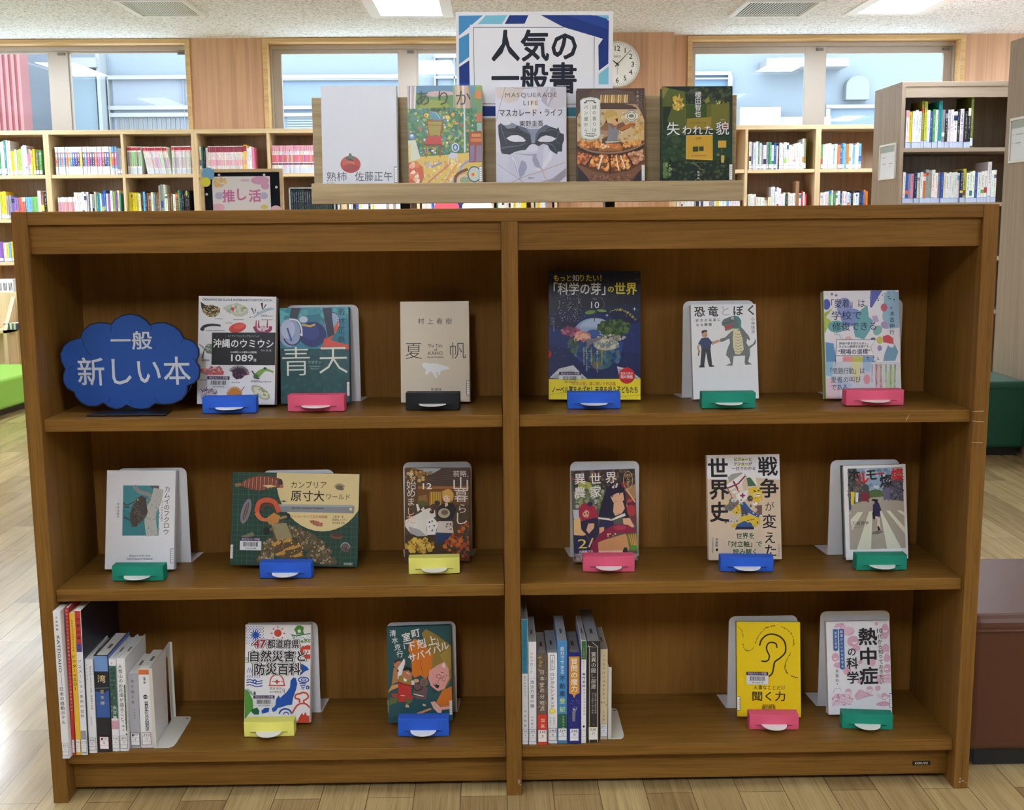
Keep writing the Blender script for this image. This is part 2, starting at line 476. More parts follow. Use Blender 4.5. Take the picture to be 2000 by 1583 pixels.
LN = ['far left', 'middle left', 'middle right', 'far right']
for i, (x0, x1, y0, y1) in enumerate(lamps):
    front = y1 > 5
    lab = ('recessed ceiling lamp glowing white above the poster' if abs(x0-lampA[0]) < .01 else 'recessed ceiling lamp glowing white above the right window' if abs(x0-lampB[0]) < .01
           else 'recessed ceiling lamp in the window row, %s' % ('beyond the left vent' if x0 < 0 else 'nearest the right wall')) if front else \
        'recessed ceiling lamp, %s column, row %s back from the windows' % (LN[[round(a[0], 3) for a in LX].index(round(x0, 3))], ['one', 'two', 'three', 'four', 'five'][round((lampA[3]-y1)/2.75)])
    t = thing('ceiling_lamp', lab, 'ceiling light', ((x0+x1)/2, (y0+y1)/2, ZC), 0, 'recessed ceiling lamps')
    hx, hy = (x1-x0)/2, (y1-y0)/2
    r = MB(); f = .072
    for q in ((-hx, hx, hy-f, hy), (-hx, hx, -hy, -hy+f), (-hx, -hx+f, -hy+f, hy-f), (hx-f, hx, -hy+f, hy-f)): r.box(*q, -.006, .012)
    r.build('frame', M['vent_white'], t)
    ix, iy, iz = hx-.088, hy-.088, .022
    rf = MB()
    O = [(-hx+f, -hy+f, .006), (hx-f, -hy+f, .006), (hx-f, hy-f, .006), (-hx+f, hy-f, .006)]; I = [(-ix, -iy, iz), (ix, -iy, iz), (ix, iy, iz), (-ix, iy, iz)]
    for k in range(4): rf.poly([O[k], O[(k+1) % 4], I[(k+1) % 4], I[k]])
    rf.build('reflector', M['vent_white'], t)
    bx('diffuser', M['lamp'][round((lampA[3]-y1)/2.75)], t, -ix, ix, -iy, iy, iz-.004, iz+.02)
for (x0, x1, y0, y1), lab in ((ventA, 'white slatted ceiling vent above the left window'), (ventB, 'white slatted ceiling vent left of the right lamp')):
    t = thing('ceiling_vent', lab, 'vent', ((x0+x1)/2, (y0+y1)/2, ZC), 0, 'slatted ceiling vents')
    hx, hy = (x1-x0)/2, (y1-y0)/2; f = .03
    r = MB()
    for q in ((-hx, hx, hy-f, hy), (-hx, hx, -hy, -hy+f), (-hx, -hx+f, -hy+f, hy-f), (hx-f, hx, -hy+f, hy-f)): r.box(*q, -.012, .008)
    r.build('frame', M['vent_white'], t)
    bx('dark_backing', M['vent_dark'], t, -hx+.01, hx-.01, -hy+.01, hy-.01, .004, .03)  # near-black slab close above the slats paints their gaps as shaded
    s = MB(); n = 24
    for k in range(n):
        xx = -hx+f+(k+.5)*(2*hx-2*f)/n
        s.box(xx-.0042, xx+.0042, -hy+f, hy-f, -.005, -.0025)
    s.build('slats', M['vent_white'], t)
hp = [at_z(*q, ZC) for q in ((1408, 66), (1498, 66), (1522, 48), (1430, 48))]
hx0, hx1, hy0, hy1 = 1.65, 2.03, 6.30, 6.66
t = thing('ceiling_hatch', 'faint square access panel in the ceiling by the right window', 'hatch', ((hx0+hx1)/2, (hy0+hy1)/2, ZC))
r = MB(); q = (hx1-hx0)/2; e = .006
for v in ((-q, q, q-e, q), (-q, q, -q, -q+e), (-q, -q+e, -q+e, q-e), (q-e, q, -q+e, q-e)): r.box(*v, -.003, .001)
r.build('rim', M['vent_white'], t)
bx('panel', M['ceiling'], t, -q+e, q-e, -q+e, q-e, -.001, .001)

# --- walls; the back wall has three window openings
WZ0, WZ1 = 1.70, ZC-.022
wins = [(wx(-150), wx(369)), (wx(521), wx(1078)), (wx(1347), wx(1876))]
b = MB(); edges = [XL] + [v for a in wins for v in a] + [XR]
for i in range(0, len(edges), 2): b.box(edges[i], edges[i+1], YW, YW+.2, 0, ZC+.2)
for a, c in wins:
    b.box(a, c, YW, YW+.2, 0, WZ0); b.box(a, c, YW, YW+.2, WZ1, ZC+.2)
struct('wall_back', b, M['wall_veneer'])
# side walls with large unseen windows added near the shelving to brighten the room, and the wall behind the camera
SW = ['wall_left', 'wall_right', 'wall_front']
added_win = 4
for side in range(3):
    b = MB((236, 234, 230) if side < 2 else (150, 142, 130)); lo, hi = (YB, YW+.2) if side < 2 else (XL, XR)
    n = 5 if side < 2 else 4; pw = (hi-lo)/n; z0, z1 = .85, 2.38
    def wbox(m_, a, c, d0, d1, q0, q1):
        if side == 0: m_.box(XL-d1, XL-d0, a, c, q0, q1)
        elif side == 1: m_.box(XR+d0, XR+d1, a, c, q0, q1)
        else: m_.box(a, c, YB-d1, YB-d0, q0, q1)
    if side == 2: wbox(b, lo-.15, lo, 0, .15, 0, ZC+.2); wbox(b, hi, hi+.15, 0, .15, 0, ZC+.2)
    if side == 2: z0 = 1.25
    wbox(b, lo, hi, 0, .15, 0, z0); wbox(b, lo, hi, 0, .15, z1, ZC+.2)
    for k in range(n+1):
        c = lo+pw*k; wbox(b, max(lo, c-.2), min(hi, c+.2), 0, .15, z0, z1)
    for k in range(n):
        a, c = lo+pw*k+.2, lo+pw*(k+1)-.2; f = MB()
        if (side < 2 and k < 3) or side == 2: wbox(b, a, c, 0, .15, z0, z1); continue
        w_ = bpy.data.objects.new('window_%d' % added_win, None); COL.objects.link(w_); w_['kind'] = 'structure'; added_win += 1  # added window out of view, there for its daylight
        for q in ((a, a+.05, z0+.05, z1-.05), (c-.05, c, z0+.05, z1-.05), ((a+c)/2-.03, (a+c)/2+.03, z0+.05, z1-.05), (a, c, z0, z0+.05), (a, c, z1-.05, z1)): wbox(f, q[0], q[1], .05, .10, q[2], q[3])
        f.build('window_frame', M['alu'], w_)
        g = MB(); wbox(g, a+.05, c-.05, .07, .074, z0+.05, z1-.05); g.build('pane', M['glass'], w_)
    struct(SW[side], b, M['matte'])
b = MB(); b.box(wx(1090, 6.6), wx(1316, 6.6), 6.6, YW+.001, 0, ZC); struct('pillar', b, M['wall_veneer'])

panes = [((-134, 98), (140, 376)), ((552, 778), (818, 1045)), ((1350, 1570), (1612, 1840))]
YG = YW+.13
for n, ((a, c), pp) in enumerate(zip(wins, panes)):
    w_ = bpy.data.objects.new('window_%d' % (n+1), None); COL.objects.link(w_); w_['kind'] = 'structure'; w_.location = ((a+c)/2, YW, WZ0)
    h = WZ1-WZ0; cx = (a+c)/2
    tr = MB(); T_ = .020
    for q in ((a-cx, a-cx+.014, -.014, .19, 0, h-.014), (c-cx-.014, c-cx, -.014, .19, 0, h-.014), (a-cx, c-cx, -.014, .19, h-.014, h-.0005), (a-cx-T_, a-cx, -.014, -.0006, 0, h+T_-.002), (c-cx, c-cx+T_, -.014, -.0006, 0, h+T_-.002), (a-cx, c-cx, -.014, -.0006, h, h+T_-.002)): tr.box(*q)
    tr.build('casing', M['trim_wood'], w_, .001)
    bx('sill', M['trim_wood'], w_, a-cx, c-cx, -.012, .19, -.02, 0)
    # aluminium outer frame
    g0 = YG-YW; f = MB()
    z1 = h-.012; zt = z1-.035
    f.box(a-cx+.0145, c-cx-.0145, g0-.03, g0+.05, zt, h-.0145); f.box(a-cx, c-cx, g0-.03, g0+.05, 0, .03)
    f.box(a-cx+.0145, a-cx+.03, g0-.03, g0+.05, .03, zt); f.box(c-cx-.03, c-cx-.0145, g0-.03, g0+.05, .03, zt)
    f.build('window_frame', M['alu'], w_, .002)
    zg1 = at_y((pp[1][0]+pp[1][1])/2, 104, YG).z-WZ0
    m0, m1 = wx(pp[0][1], YG), wx(pp[1][0], YG)
    for k, (p0, p1) in enumerate(pp):
        x0, x1 = wx(p0, YG)-cx, wx(p1, YG)-cx
        x0 = max(x0, a-cx+.06); x1 = min(x1, c-cx-.04); dy = .012*k
        lo = a-cx+.03 if k == 0 else m0-cx+.045; hi = m1-cx-.01 if k == 0 else c-cx-.03
        s = MB()
        s.box(lo, x0, g0-.015+dy, g0+.02+dy, .03, zt); s.box(x1, hi, g0-.015+dy, g0+.02+dy, .03, zt)
        s.box(x0, x1, g0-.015+dy, g0+.02+dy, zg1, zt); s.box(x0, x1, g0-.015+dy, g0+.02+dy, .03, .07)
        so = s.build('sash', M['alu'], w_, .0015)
        bx('pane', M['glass'], so, x0, x1, g0+.002+dy, g0+.006+dy, .07, zg1)
        bx('latch', M['alu_dark'], so, hi-.07, hi-.02, g0-.03+dy, g0-.015+dy, zt-.03, zt-.012)

# --- outdoors
b = MB((206, 208, 206)); b.box(-30, 30, YW+.2, 40, -.4, -.3); struct('ground_outside', b, M['matte'])
YE = 16.0
t = thing('neighbouring_building', 'pale neighbouring building seen through the windows', 'building', (0, YE, -.3))
def ep(px, py): p = at_y(px, py, YE); return p.x, p.z+.3
def ebox(m_, px0, py0, px1, py1, y0, y1, c=None):
    x0, z1 = ep(px0, py0); x1, z0 = ep(px1, py1); m_.box(x0, x1, y0, y1, z0, z1, c)
f = MB((104, 114, 123)); f.box(-17, 17, 0, .3, 0, 4.9); f.build('wall', M['matte'], t)
def owin(px0, py0, px1, py1, pane, bars=(), name='outer_window'):
    o = MB((127, 130, 133)); e = 6
    ebox(o, px0, py0, px1, py0+e, -.10, 0); ebox(o, px0, py1-e, px1, py1, -.10, 0); ebox(o, px0, py0+e, px0+e, py1-e, -.10, 0); ebox(o, px1-e, py0+e, px1, py1-e, -.10, 0)
    for (q0, r0, q1, r1) in bars: ebox(o, q0, r0, q1, r1, -.09, 0)
    fo = o.build(name, M['matte'], t)
    g = MB(pane); ebox(g, px0+e, py0+e, px1-e, py1-e, -.03, -.01); g.build('outer_pane', M['matte'], fo)
    return fo
fo = owin(214, 149, 470, 285, (109, 116, 127), ((214, 208, 470, 214), (218, 222, 470, 228), (360, 155, 366, 285)))
c_ = MB((105, 105, 96))
for k in range(14):
    ebox(c_, 232+k*9, 231, 238+k*9, 285, -.05, -.03, (110, 109, 100) if k % 2 else (100, 102, 95))
c_.build('curtain', M['matte'], t)
owin(545, 148, 800, 300, (95, 110, 128), ((545, 154, 800, 157), (545, 208, 800, 213), (545, 222, 800, 227)))
bl = MB((113, 120, 122))
for k in range(7): ebox(bl, 562, 229+k*5, 640, 232+k*5, -.05, -.03)
bl.build('blind', M['matte'], t)
owin(848, 108, 1010, 300, (102, 116, 130), ((886, 108, 891, 300), (848, 150, 1010, 154)))
owin(1270, 142, 1426, 260, (81, 105, 127), ((1270, 154, 1426, 156),))
owin(1610, 206, 1760, 285, (95, 110, 125), ())
h_ = MB((130, 132, 133)); ebox(h_, 1484, 122, 1640, 137, -.45, 0); ebox(h_, 1436, 214, 1512, 300, -.35, 0); ebox(h_, 1500, 232, 1610, 300, -.30, 0)
h_.build('canopy', M['matte'], t)
x0, z0 = ep(1646, 197); x1, z1 = ep(1693, 150); hd = MB((110, 118, 119)); hw = (x1-x0)/2; hh = z1-z0; mxp = (x0+x1)/2
hd.prism([(mxp-hw, z0), (mxp+hw, z0), (mxp+hw, z0+hh*.6)]+[(mxp+hw*cos(a), z0+hh*.6+hh*.4*sin(a)) for a in (.4, .8, 1.2, 1.6, 2.0, 2.4, 2.8)]+[(mxp-hw, z0+hh*.6)], -.16, 0, 'y')
hd.build('vent_hood', M['matte'], t, .012)
cl_ = MB((105, 122, 132)); ebox(cl_, 128, 142, 206, 300, -.25, 0); ebox(cl_, 206, 104, 211, 300, -.32, 0, (127, 132, 135)); ebox(cl_, 148, 120, 205, 138, -.4, 0, (129, 132, 135)); cl_.build('bay_column', M['matte'], t)
t = thing('corrugated_shed', 'red corrugated wall outside the left window', 'shed', (at_y(42, 170, 14.2).x, 14.2, -.3))
c_ = MB((125, 75, 75)); x = 0
for k in range(40):
    c_.box(-k*.08-.04, -k*.08, 0, .3, 0, 5, (127, 82, 82)); c_.box(-k*.08-.08, -k*.08-.04, .02, .3, 0, 5, (113, 55, 58))
c_.build('cladding', M['matte'], t)

# ================================================================== shelving along the windows
YS = 6.40
SD = .33
TIERS = [1.483, 1.172, .868, .565, .262]
ZT = 1.794
def shelf_unit(label, x0, x1, mids, ztop=ZT, tiers=TIERS, yf=YS, depth=SD, mats=('beech', 'beech_v', 'beech_back'), head=0.0, th=.020, group='beech bookcases under the windows'):
    cx = (x0+x1)/2
    t = thing('open_bookcase', label, 'bookcase', (cx, yf, 0), 0, group)
    a, c = x0-cx, x1-cx
    bx('top_board', M[mats[0]], t, a, c, 0, depth, ztop-.030, ztop, .0015)
    bx('side_panel', M[mats[1]], t, a, a+th, 0, depth, 0, ztop-.030, .001)
    bx('side_panel', M[mats[1]], t, c-th, c, 0, depth, 0, ztop-.030, .001)
    bx('back_panel', M[mats[2]], t, a+th, c-th, depth-.012, depth, .06, ztop-.030)
    bx('plinth', M[mats[0]], t, a+th, c-th, .02, depth-.012, 0, .06)
    if head: bx('head_rail', M[mats[0]], t, a+th, c-th, .004, .024, ztop-.030-head, ztop-.030)
    es = [a+th]+[m-cx for m in mids]+[c-th]
    for m in mids: bx('divider', M[mats[1]], t, m-cx-th*.5, m-cx+th*.5, .004, depth-.012, .06, ztop-.030, .001)
    for i in range(len(es)-1):
        l = es[i]+(th*.5 if i else 0); r = es[i+1]-(th*.5 if i < len(es)-2 else 0)
        for z in tiers: bx('shelf', M[mats[0]], t, l+.001, r-.001, .006, depth-.012, z-.025, z, .001)
    return t
XU = [-4.243, -3.192, -2.143, -1.089, -.03]
shelf_unit('beech bookcase under the left window, cut by the picture edge', XU[0], XU[1], [-3.71])
shelf_unit('beech bookcase under the left window, full of comics', XU[1], XU[2], [-2.655])
shelf_unit('beech bookcase behind the felt notice board', XU[2], XU[3], [-1.618])
shelf_unit('beech bookcase behind the two leftmost books on the stand', XU[3], XU[4], [-.555])
shelf_unit('beech bookcase behind the poster and mask cover', XU[4], wx(1088, 6.4), [.27])
shelf_unit('beech bookcase under the right window, right of the display stand', 1.29, 2.331+.0, [1.813])
shelf_unit('beech bookcase under the right window behind the greyed bookcase', 2.331, 3.38, [2.86])

# ---- books on those shelves
NAMES = {'white': (236, 236, 234), 'cream': (232, 222, 190), 'pink': (232, 150, 176), 'red': (196, 48, 48), 'orange': (228, 128, 52), 'yellow': (236, 208, 60), 'green': (76, 148, 84),
         'lime': (176, 206, 90), 'teal': (50, 140, 140), 'sky blue': (120, 180, 224), 'blue': (52, 92, 172), 'navy': (34, 44, 88), 'purple': (138, 104, 176), 'brown': (130, 84, 54), 'grey': (150, 152, 156), 'black': (34, 34, 38)}
def cname(c): return min(NAMES, key=lambda k: sum((a-b_)**2 for a, b_ in zip(NAMES[k], c)))
ORD = 'first second third fourth fifth sixth seventh eighth ninth tenth eleventh twelfth thirteenth fourteenth fifteenth sixteenth seventeenth eighteenth nineteenth twentieth'.split()
def ordinal(n): return ORD[n-1] if n <= 20 else ('twenty-'+ORD[n-21] if n < 30 else 'thirtieth' if n == 30 else 'thirty-'+ORD[n-31] if n < 40 else 'fortieth' if n == 40 else 'forty-'+ORD[n-41])
def jit(c, k=14):
    return tuple(max(0, min(255, v+RNG.uniform(-k, k))) for v in c)
MIXED = [NAMES[k] for k in ('white', 'white', 'white', 'cream', 'pink', 'red', 'orange', 'yellow', 'green', 'lime', 'teal', 'sky blue', 'blue', 'navy', 'purple', 'brown', 'grey', 'black')]
PALE = [NAMES[k] for k in ('white',)*20+('cream', 'cream', 'grey', 'sky blue', 'green', 'yellow', 'blue', 'pink', 'navy', 'black', 'orange')]
def mini_book(mb, w, h, d, body, style, ox=0.0, oy=0.0, oz=0.0):
    """a thin-spined book standing upright, spine towards -y"""
    page = (226, 222, 212); e = .0006
    mb.box(ox-w/2+e, ox+w/2-e, oy, oy+d, oz, oz+h, body, {'+z': page, '+y': page, '-x': jit(body, 6), '+x': jit(body, 6)})
    y = oy-.0003; x0, x1 = ox-w/2+e, ox+w/2-e
    def band(v0, v1, c, u0=0.0, u1=1.0, k=1):
        mb.poly([(x0+(x1-x0)*u0, y-.0002*k, oz+h*v0), (x0+(x1-x0)*u1, y-.0002*k, oz+h*v0), (x0+(x1-x0)*u1, y-.0002*k, oz+h*v1), (x0+(x1-x0)*u0, y-.0002*k, oz+h*v1)], c)
    dark = sum(body) < 330
    def marks(v0, v1, c, u0=.3, u1=.72, step=.035):
        c = tuple(c[i]*.72+body[i]*.28 for i in range(3)); u0 += .05; u1 -= .05; v = v1
        while v > v0:
            l = RNG.uniform(.45, .75)*step
            if RNG.random() > .12: band(v-l, v, c, u0+RNG.uniform(0, .1), u1-RNG.uniform(0, .1), 2)
            v -= step
    if style == 'series':       # white comic with a coloured picture band
        c = RNG.choice([(60, 70, 160), (140, 70, 150), (200, 80, 110), (90, 140, 200), (220, 170, 60), (170, 110, 190), (80, 50, 90), (210, 90, 80)])
        band(.30, .80, jit(c, 20)); band(.62, .76, jit((230, 210, 220)), .2, .8, 2); marks(.34, .6, (250, 250, 250), .3, .7, .06)
        band(.0, .22, (228, 232, 240)); marks(.86, .96, (170, 160, 190), step=.04)
    elif style == 'redtop':
        band(.86, .97, (182, 52, 66)); band(.80, .86, (240, 190, 200)); marks(.3, .78, jit((150, 130, 150), 50), step=.05)
        band(.22, .6, jit((214, 190, 200), 30), .1, .9); band(.02, .18, (214, 222, 232), 0, 1, 2)
    elif style == 'redtop_green':
        band(.86, .97, (182, 52, 66)); band(.3, .8, jit((120, 170, 140), 40), .1, .9); marks(.3, .78, (230, 90, 120), step=.09); band(.02, .22, (214, 222, 232), 0, 1, 2)
    elif style == 'pinkcomic':
        band(.78, .98, (150, 56, 76)); marks(.1, .76, jit((216, 120, 132), 30), .2, .8, .045); band(.3, .5, jit((236, 170, 180), 20), .1, .9)
    elif style == 'pinkpicture':
        band(.80, 1.0, (232, 168, 184)); band(.40, .66, jit((216, 128, 132), 30)); band(.30, .36, (110, 80, 96)); marks(.7, .95, (120, 40, 70), step=.05); band(.0, .18, (214, 222, 236), 0, 1, 2)
    elif style == 'smallpink':
        band(.3, .78, jit((226, 150, 160), 16), .1, .9); marks(.4, .76, (200, 60, 80), step=.07); band(.0, .2, (220, 226, 236), 0, 1, 2)
    elif style == 'blackset':
        marks(.5, .9, (190, 198, 196), .3, .7, .05); marks(.1, .4, (150, 160, 158), .35, .65, .05); band(.02, .1, (200, 200, 196), .1, .9, 2)
    else:
        ink = (240, 238, 230) if dark else RNG.choice([(40, 40, 50), (60, 60, 70), (40, 60, 130), (170, 40, 50), (40, 110, 70)])
        if RNG.random() < .3:
            v0 = RNG.choice([.75, .82, .22, .3]); band(v0, v0+RNG.uniform(.06, .22), jit(RNG.choice(MIXED), 20))
        marks(RNG.uniform(.36, .5), RNG.uniform(.84, .94), ink); marks(.24, .34, ink, .36, .64, .03)
        if style == 'clearband':
            band(.0, .16, (196, 208, 236), 0, 1, 3); band(.145, .16, (120, 140, 200), 0, 1, 4)
        elif RNG.random() < .85:
            band(.03, .19, (240, 242, 246), .04, .96, 3); band(.145, .155, (80, 110, 180), .04, .96, 4); band(.03, .04, (80, 110, 180), .04, .96, 4); marks(.06, .13, (90, 90, 100), .3, .7, .04)
def book_row(place, group, x0, z, segs, yf, kind='book', back=None, stop=None):
    """segs: (count, width range, height range, depth, palette, style, lean)"""
    x = x0; n = 0
    for cnt, wr, hr, d, pal, style, lean in segs:
        if cnt == 0: x += wr; continue
        for i in range(cnt):
            w = RNG.uniform(*wr); h = RNG.uniform(*hr)
            if stop and x+w > stop: return x
            body = jit(RNG.choice(pal), 10); n += 1
            mb = MB(); mini_book(mb, w, h, d, body, style)
            o = mb.build('comic_book' if kind == 'comic' else 'book', M['matte'])
            y = yf+RNG.uniform(.0, .012)
            o.location = (x+w/2+(h*sin(lean) if lean > 0 else 0), y, z+.0007+(w/2*abs(sin(lean)))); o.rotation_euler = (0, lean, 0)
            cn = {'series': 'white', 'redtop': 'red-topped', 'redtop_green': 'green', 'pinkcomic': 'white and pink', 'pinkpicture': 'pink', 'smallpink': 'small pink', 'blackset': 'black'}.get(style) or cname(body)
            tag(o, '%s %s, %s from left on %s' % (cn, 'comic' if kind == 'comic' else 'book', ordinal(n), place), 'comic' if kind == 'comic' else 'book', group)
            x += w
    return x
W_ = [NAMES['white']]
yb = YS+.035
Z1, Z2, Z3 = TIERS[0], TIERS[1], TIERS[2]
def X(px, py=310): return at_y(px, py, YS+.03).x
# upper tier, left
book_row('upper tier of leftmost bay under left window', 'books on the upper tier of the leftmost bay', X(-8), Z1,
         [(7, (.010, .016), (.235, .25), .17, [NAMES['green'], NAMES['white'], NAMES['teal'], NAMES['white']], '', 0), (5, (.012, .018), (.165, .185), .13, [NAMES['yellow'], NAMES['lime'], NAMES['white'], NAMES['red']], '', 0),
          (3, (.012, .016), (.20, .225), .15, W_, '', 0), (4, (.012, .018), (.17, .185), .13, [NAMES['pink'], NAMES['red'], NAMES['yellow']], '', 0), (3, (.016, .026), (.175, .18), .13, [NAMES['lime'], NAMES['green'], (96, 96, 60)], '', 0)], yb, stop=-3.222)
book_row('upper tier of second bay under left window', 'comics in the white series', X(107), Z1, [(23, (.0172, .0176), (.196, .197), .13, W_, 'series', 0), (2, (.018, .02), (.196, .197), .13, [NAMES['sky blue']], 'series', 0), (2, (.016, .02), (.18, .19), .13, [NAMES['grey']], '', 0)], yb, 'comic', stop=-2.67)
book_row('upper tier of third bay under left window', 'red-topped comics', X(244)+.014, Z1, [(6, (.0165, .017), (.195, .196), .13, W_, 'redtop_green', 0), (0, .004, 0, 0, 0, 0, 0)], yb, 'comic', stop=-2.17)
book_row('leaning run in third upper bay, left window', 'red-topped comics', X(285)+.006, Z1, [(10, (.0166, .017), (.193, .194), .13, W_, 'redtop', -.16)], yb, 'comic', stop=-2.17)
book_row('end run in third upper bay, left window', 'red-topped comics', X(333)+.008, Z1, [(9, (.0165, .017), (.195, .196), .13, W_, 'redtop', 0)], yb, 'comic', stop=-2.163)
book_row('upper tier of fourth bay, above felt board', 'comics above the felt board', X(389), Z1, [(4, (.013, .017), (.18, .20), .14, [NAMES['black'], NAMES['teal'], NAMES['white'], NAMES['navy']], '', 0),
         (19, (.0133, .0137), (.193, .194), .13, W_, 'pinkcomic', 0), (1, (.02, .022), (.2, .205), .14, [NAMES['yellow']], 'pinkcomic', 0), (3, (.016, .02), (.175, .19), .14, [NAMES['pink'], NAMES['white']], '', 0)], yb, 'comic', stop=-1.63)
book_row('upper tier of fifth bay, left of display stand', 'pink comics left of the display stand', X(527)+.012, Z1, [(23, (.0150, .0154), (.195, .196), .13, [(240, 214, 220), NAMES['white']], 'pinkpicture', 0)], yb, 'comic', stop=-1.115)
# second tier, left
book_row('second tier of leftmost bay under left window', 'books on the second tier of the leftmost bay', X(-6, 390), Z2,
         [(3, (.016, .022), (.19, .2), .15, W_+[NAMES['yellow']], '', 0), (2, (.016, .02), (.16, .17), .13, [NAMES['cream'], NAMES['grey']], '', 0), (2, (.022, .03), (.15, .155), .12, [NAMES['purple']], '', 0), (2, (.022, .026), (.15, .155), .12, [(214, 110, 96)], '', 0),
          (2, (.02, .024), (.15, .16), .12, [NAMES['sky blue']], '', 0), (2, (.022, .026), (.15, .158), .12, [(120, 190, 110)], '', 0), (1, (.02, .024), (.20, .21), .15, W_, '', 0), (2, (.02, .024), (.19, .2), .15, [NAMES['brown'], NAMES['black']], '', 0)], yb, stop=-3.222)
book_row('second tier of second bay under left window', 'books on the second tier of the second bay', X(112, 390), Z2,
         [(9, (.0128, .0132), (.15, .155), .12, W_, 'smallpink', 0), (4, (.017, .02), (.185, .19), .14, W_, '', 0), (18, (.011, .019), (.165, .20), .14, MIXED, '', 0)], yb, stop=-2.67)
book_row('second tier of third bay under left window', 'books on the second tier of the third bay', X(249, 390)+.006, Z2,
         [(4, (.013, .016), (.18, .185), .14, [NAMES['yellow']], '', 0), (11, (.012, .016), (.17, .19), .14, [NAMES['lime'], NAMES['brown'], NAMES['cream'], NAMES['sky blue'], NAMES['black']], '', 0), (3, (.013, .018), (.23, .24), .15, [NAMES['grey'], NAMES['white']], '', 0),
          (5, (.016, .02), (.165, .18), .14, [NAMES['white'], NAMES['brown'], NAMES['orange']], '', 0), (6, (.012, .018), (.19, .2), .14, [NAMES['teal'], NAMES['navy'], NAMES['black'], NAMES['green']], '', 0)], yb, stop=-2.17)
bxx = X(566, 380)
t = thing('book_box', 'grey open box of black volumes beside the felt board', 'box', (bxx+.16, YS+.02, Z2+.0007))
m_ = MB((150, 152, 148)); m_.box(-.165, -.155, 0, .2, 0, .205); m_.box(.155, .165, 0, .2, 0, .205); m_.box(-.165, .165, 0, .2, .2, .208); m_.box(-.165, .165, 0, .2, 0, .006); m_.box(-.165, .165, .19, .2, 0, .2)
m_.build('carton', M['matte'], t)
book_row('the grey box beside the felt board', 'black volumes in the grey box', bxx+.008, Z2+.0072, [(19, (.0155, .0158), (.186, .188), .14, [(40, 46, 44)], 'blackset', 0)], YS+.026, stop=bxx+.315)
# right of the display stand
book_row('upper tier of first bay right of display stand', 'books on the upper tier right of the stand', X(1462)+.006, Z1, [(24, (.011, .022), (.165, .20), .14, PALE, '', 0), (2, (.012, .016), (.21, .225), .15, [(120, 130, 50), NAMES['white']], '', 0), (10, (.012, .02), (.165, .19), .14, PALE, '', 0)], yb, stop=2.27)
book_row('upper tier of second bay right of display stand', 'books on the upper tier of the second bay right of the stand', X(1600)+.016, Z1, [(28, (.011, .022), (.165, .185), .14, PALE, '', 0)], yb, stop=2.665)
book_row('second tier of first bay right of display stand', 'books on the second tier right of the stand', X(1462, 390), Z2, [(4, (.012, .018), (.13, .14), .12, W_, '', 0), (5, (.02, .024), (.11, .115), .11, [NAMES['white'], NAMES['cream']], '', 0), (5, (.012, .018), (.15, .21), .14, PALE, '', 0), (7, (.011, .018), (.13, .15), .12, PALE, '', 0), (1, (.024, .026), (.225, .23), .15, [(150, 104, 70)], '', 0), (6, (.012, .018), (.13, .17), .12, [NAMES['white'], NAMES['lime'], NAMES['teal'], NAMES['red']], '', 0)], yb, stop=2.275)
book_row('second tier of second bay right of display stand', 'books on the second tier of the second bay right of the stand', X(1600, 390)+.012, Z2, [(30, (.011, .02), (.135, .165), .12, PALE, '', 0)], yb, stop=2.72)
# left edge, third tier
book_row('third tier of leftmost bay under left window', 'books on the third tier of the leftmost bay', X(-5, 500)-.01, Z3, [(9, (.014, .02), (.135, .145), .12, [NAMES['white'], NAMES['sky blue'], NAMES['purple'], NAMES['yellow'], NAMES['green']], '', 0)], yb, stop=-3.40)
# the part of the second tier that only shows as a sliver under the stand
mb = MB(); rn = RNG
for x0_, x1_ in ((-1.14, -1.115), (-1.06, -.60), (-.53, -.08), (.01, .24), (.29, .42), (1.32, 1.79)):
    x = x0_
    while x < x1_-.02:
        w = rn.uniform(.012, .022); cc = NAMES['yellow'] if .12 < x < .30 and rn.random() < .6 else NAMES['sky blue'] if .22 < x < .27 else rn.choice(PALE)
        mini_book(mb, w, rn.uniform(.165, .2), .14, jit(cc, 8), '', x+w/2, yb, Z2+.0007); x += w
o = mb.build('books', M['matte']); tag(o, 'run of upright books glimpsed through the gap below the display stand', 'books', kind='stuff')
t = thing('shelf_sign', 'navy sign with red and white rounded shapes behind the stand', 'sign', (at_y(905, 404, YS-.04).x, YS-.03, Z2+.0008))
m_ = MB((34, 44, 110)); m_.box(-.19, .19, 0, .004, 0, .13); m_.build('sign_board', M['matte'], t)
m_ = MB((222, 90, 100)); m_.prism([(-.12+.09*cos(2*pi*k/24), .06+.05*sin(2*pi*k/24)) for k in range(24)], -.0015, 0, 'y'); m_.prism([(.10+.11*cos(2*pi*k/24), .06+.055*sin(2*pi*k/24)) for k in range(24)], -.0015, 0, 'y', (232, 236, 240)); m_.build('sign_print', M['matte'], t)
for s_ in (-.15, .15): bx('foot', M['white_plastic'], t, s_-.01, s_+.01, -.03, .04, -.0002, .003)

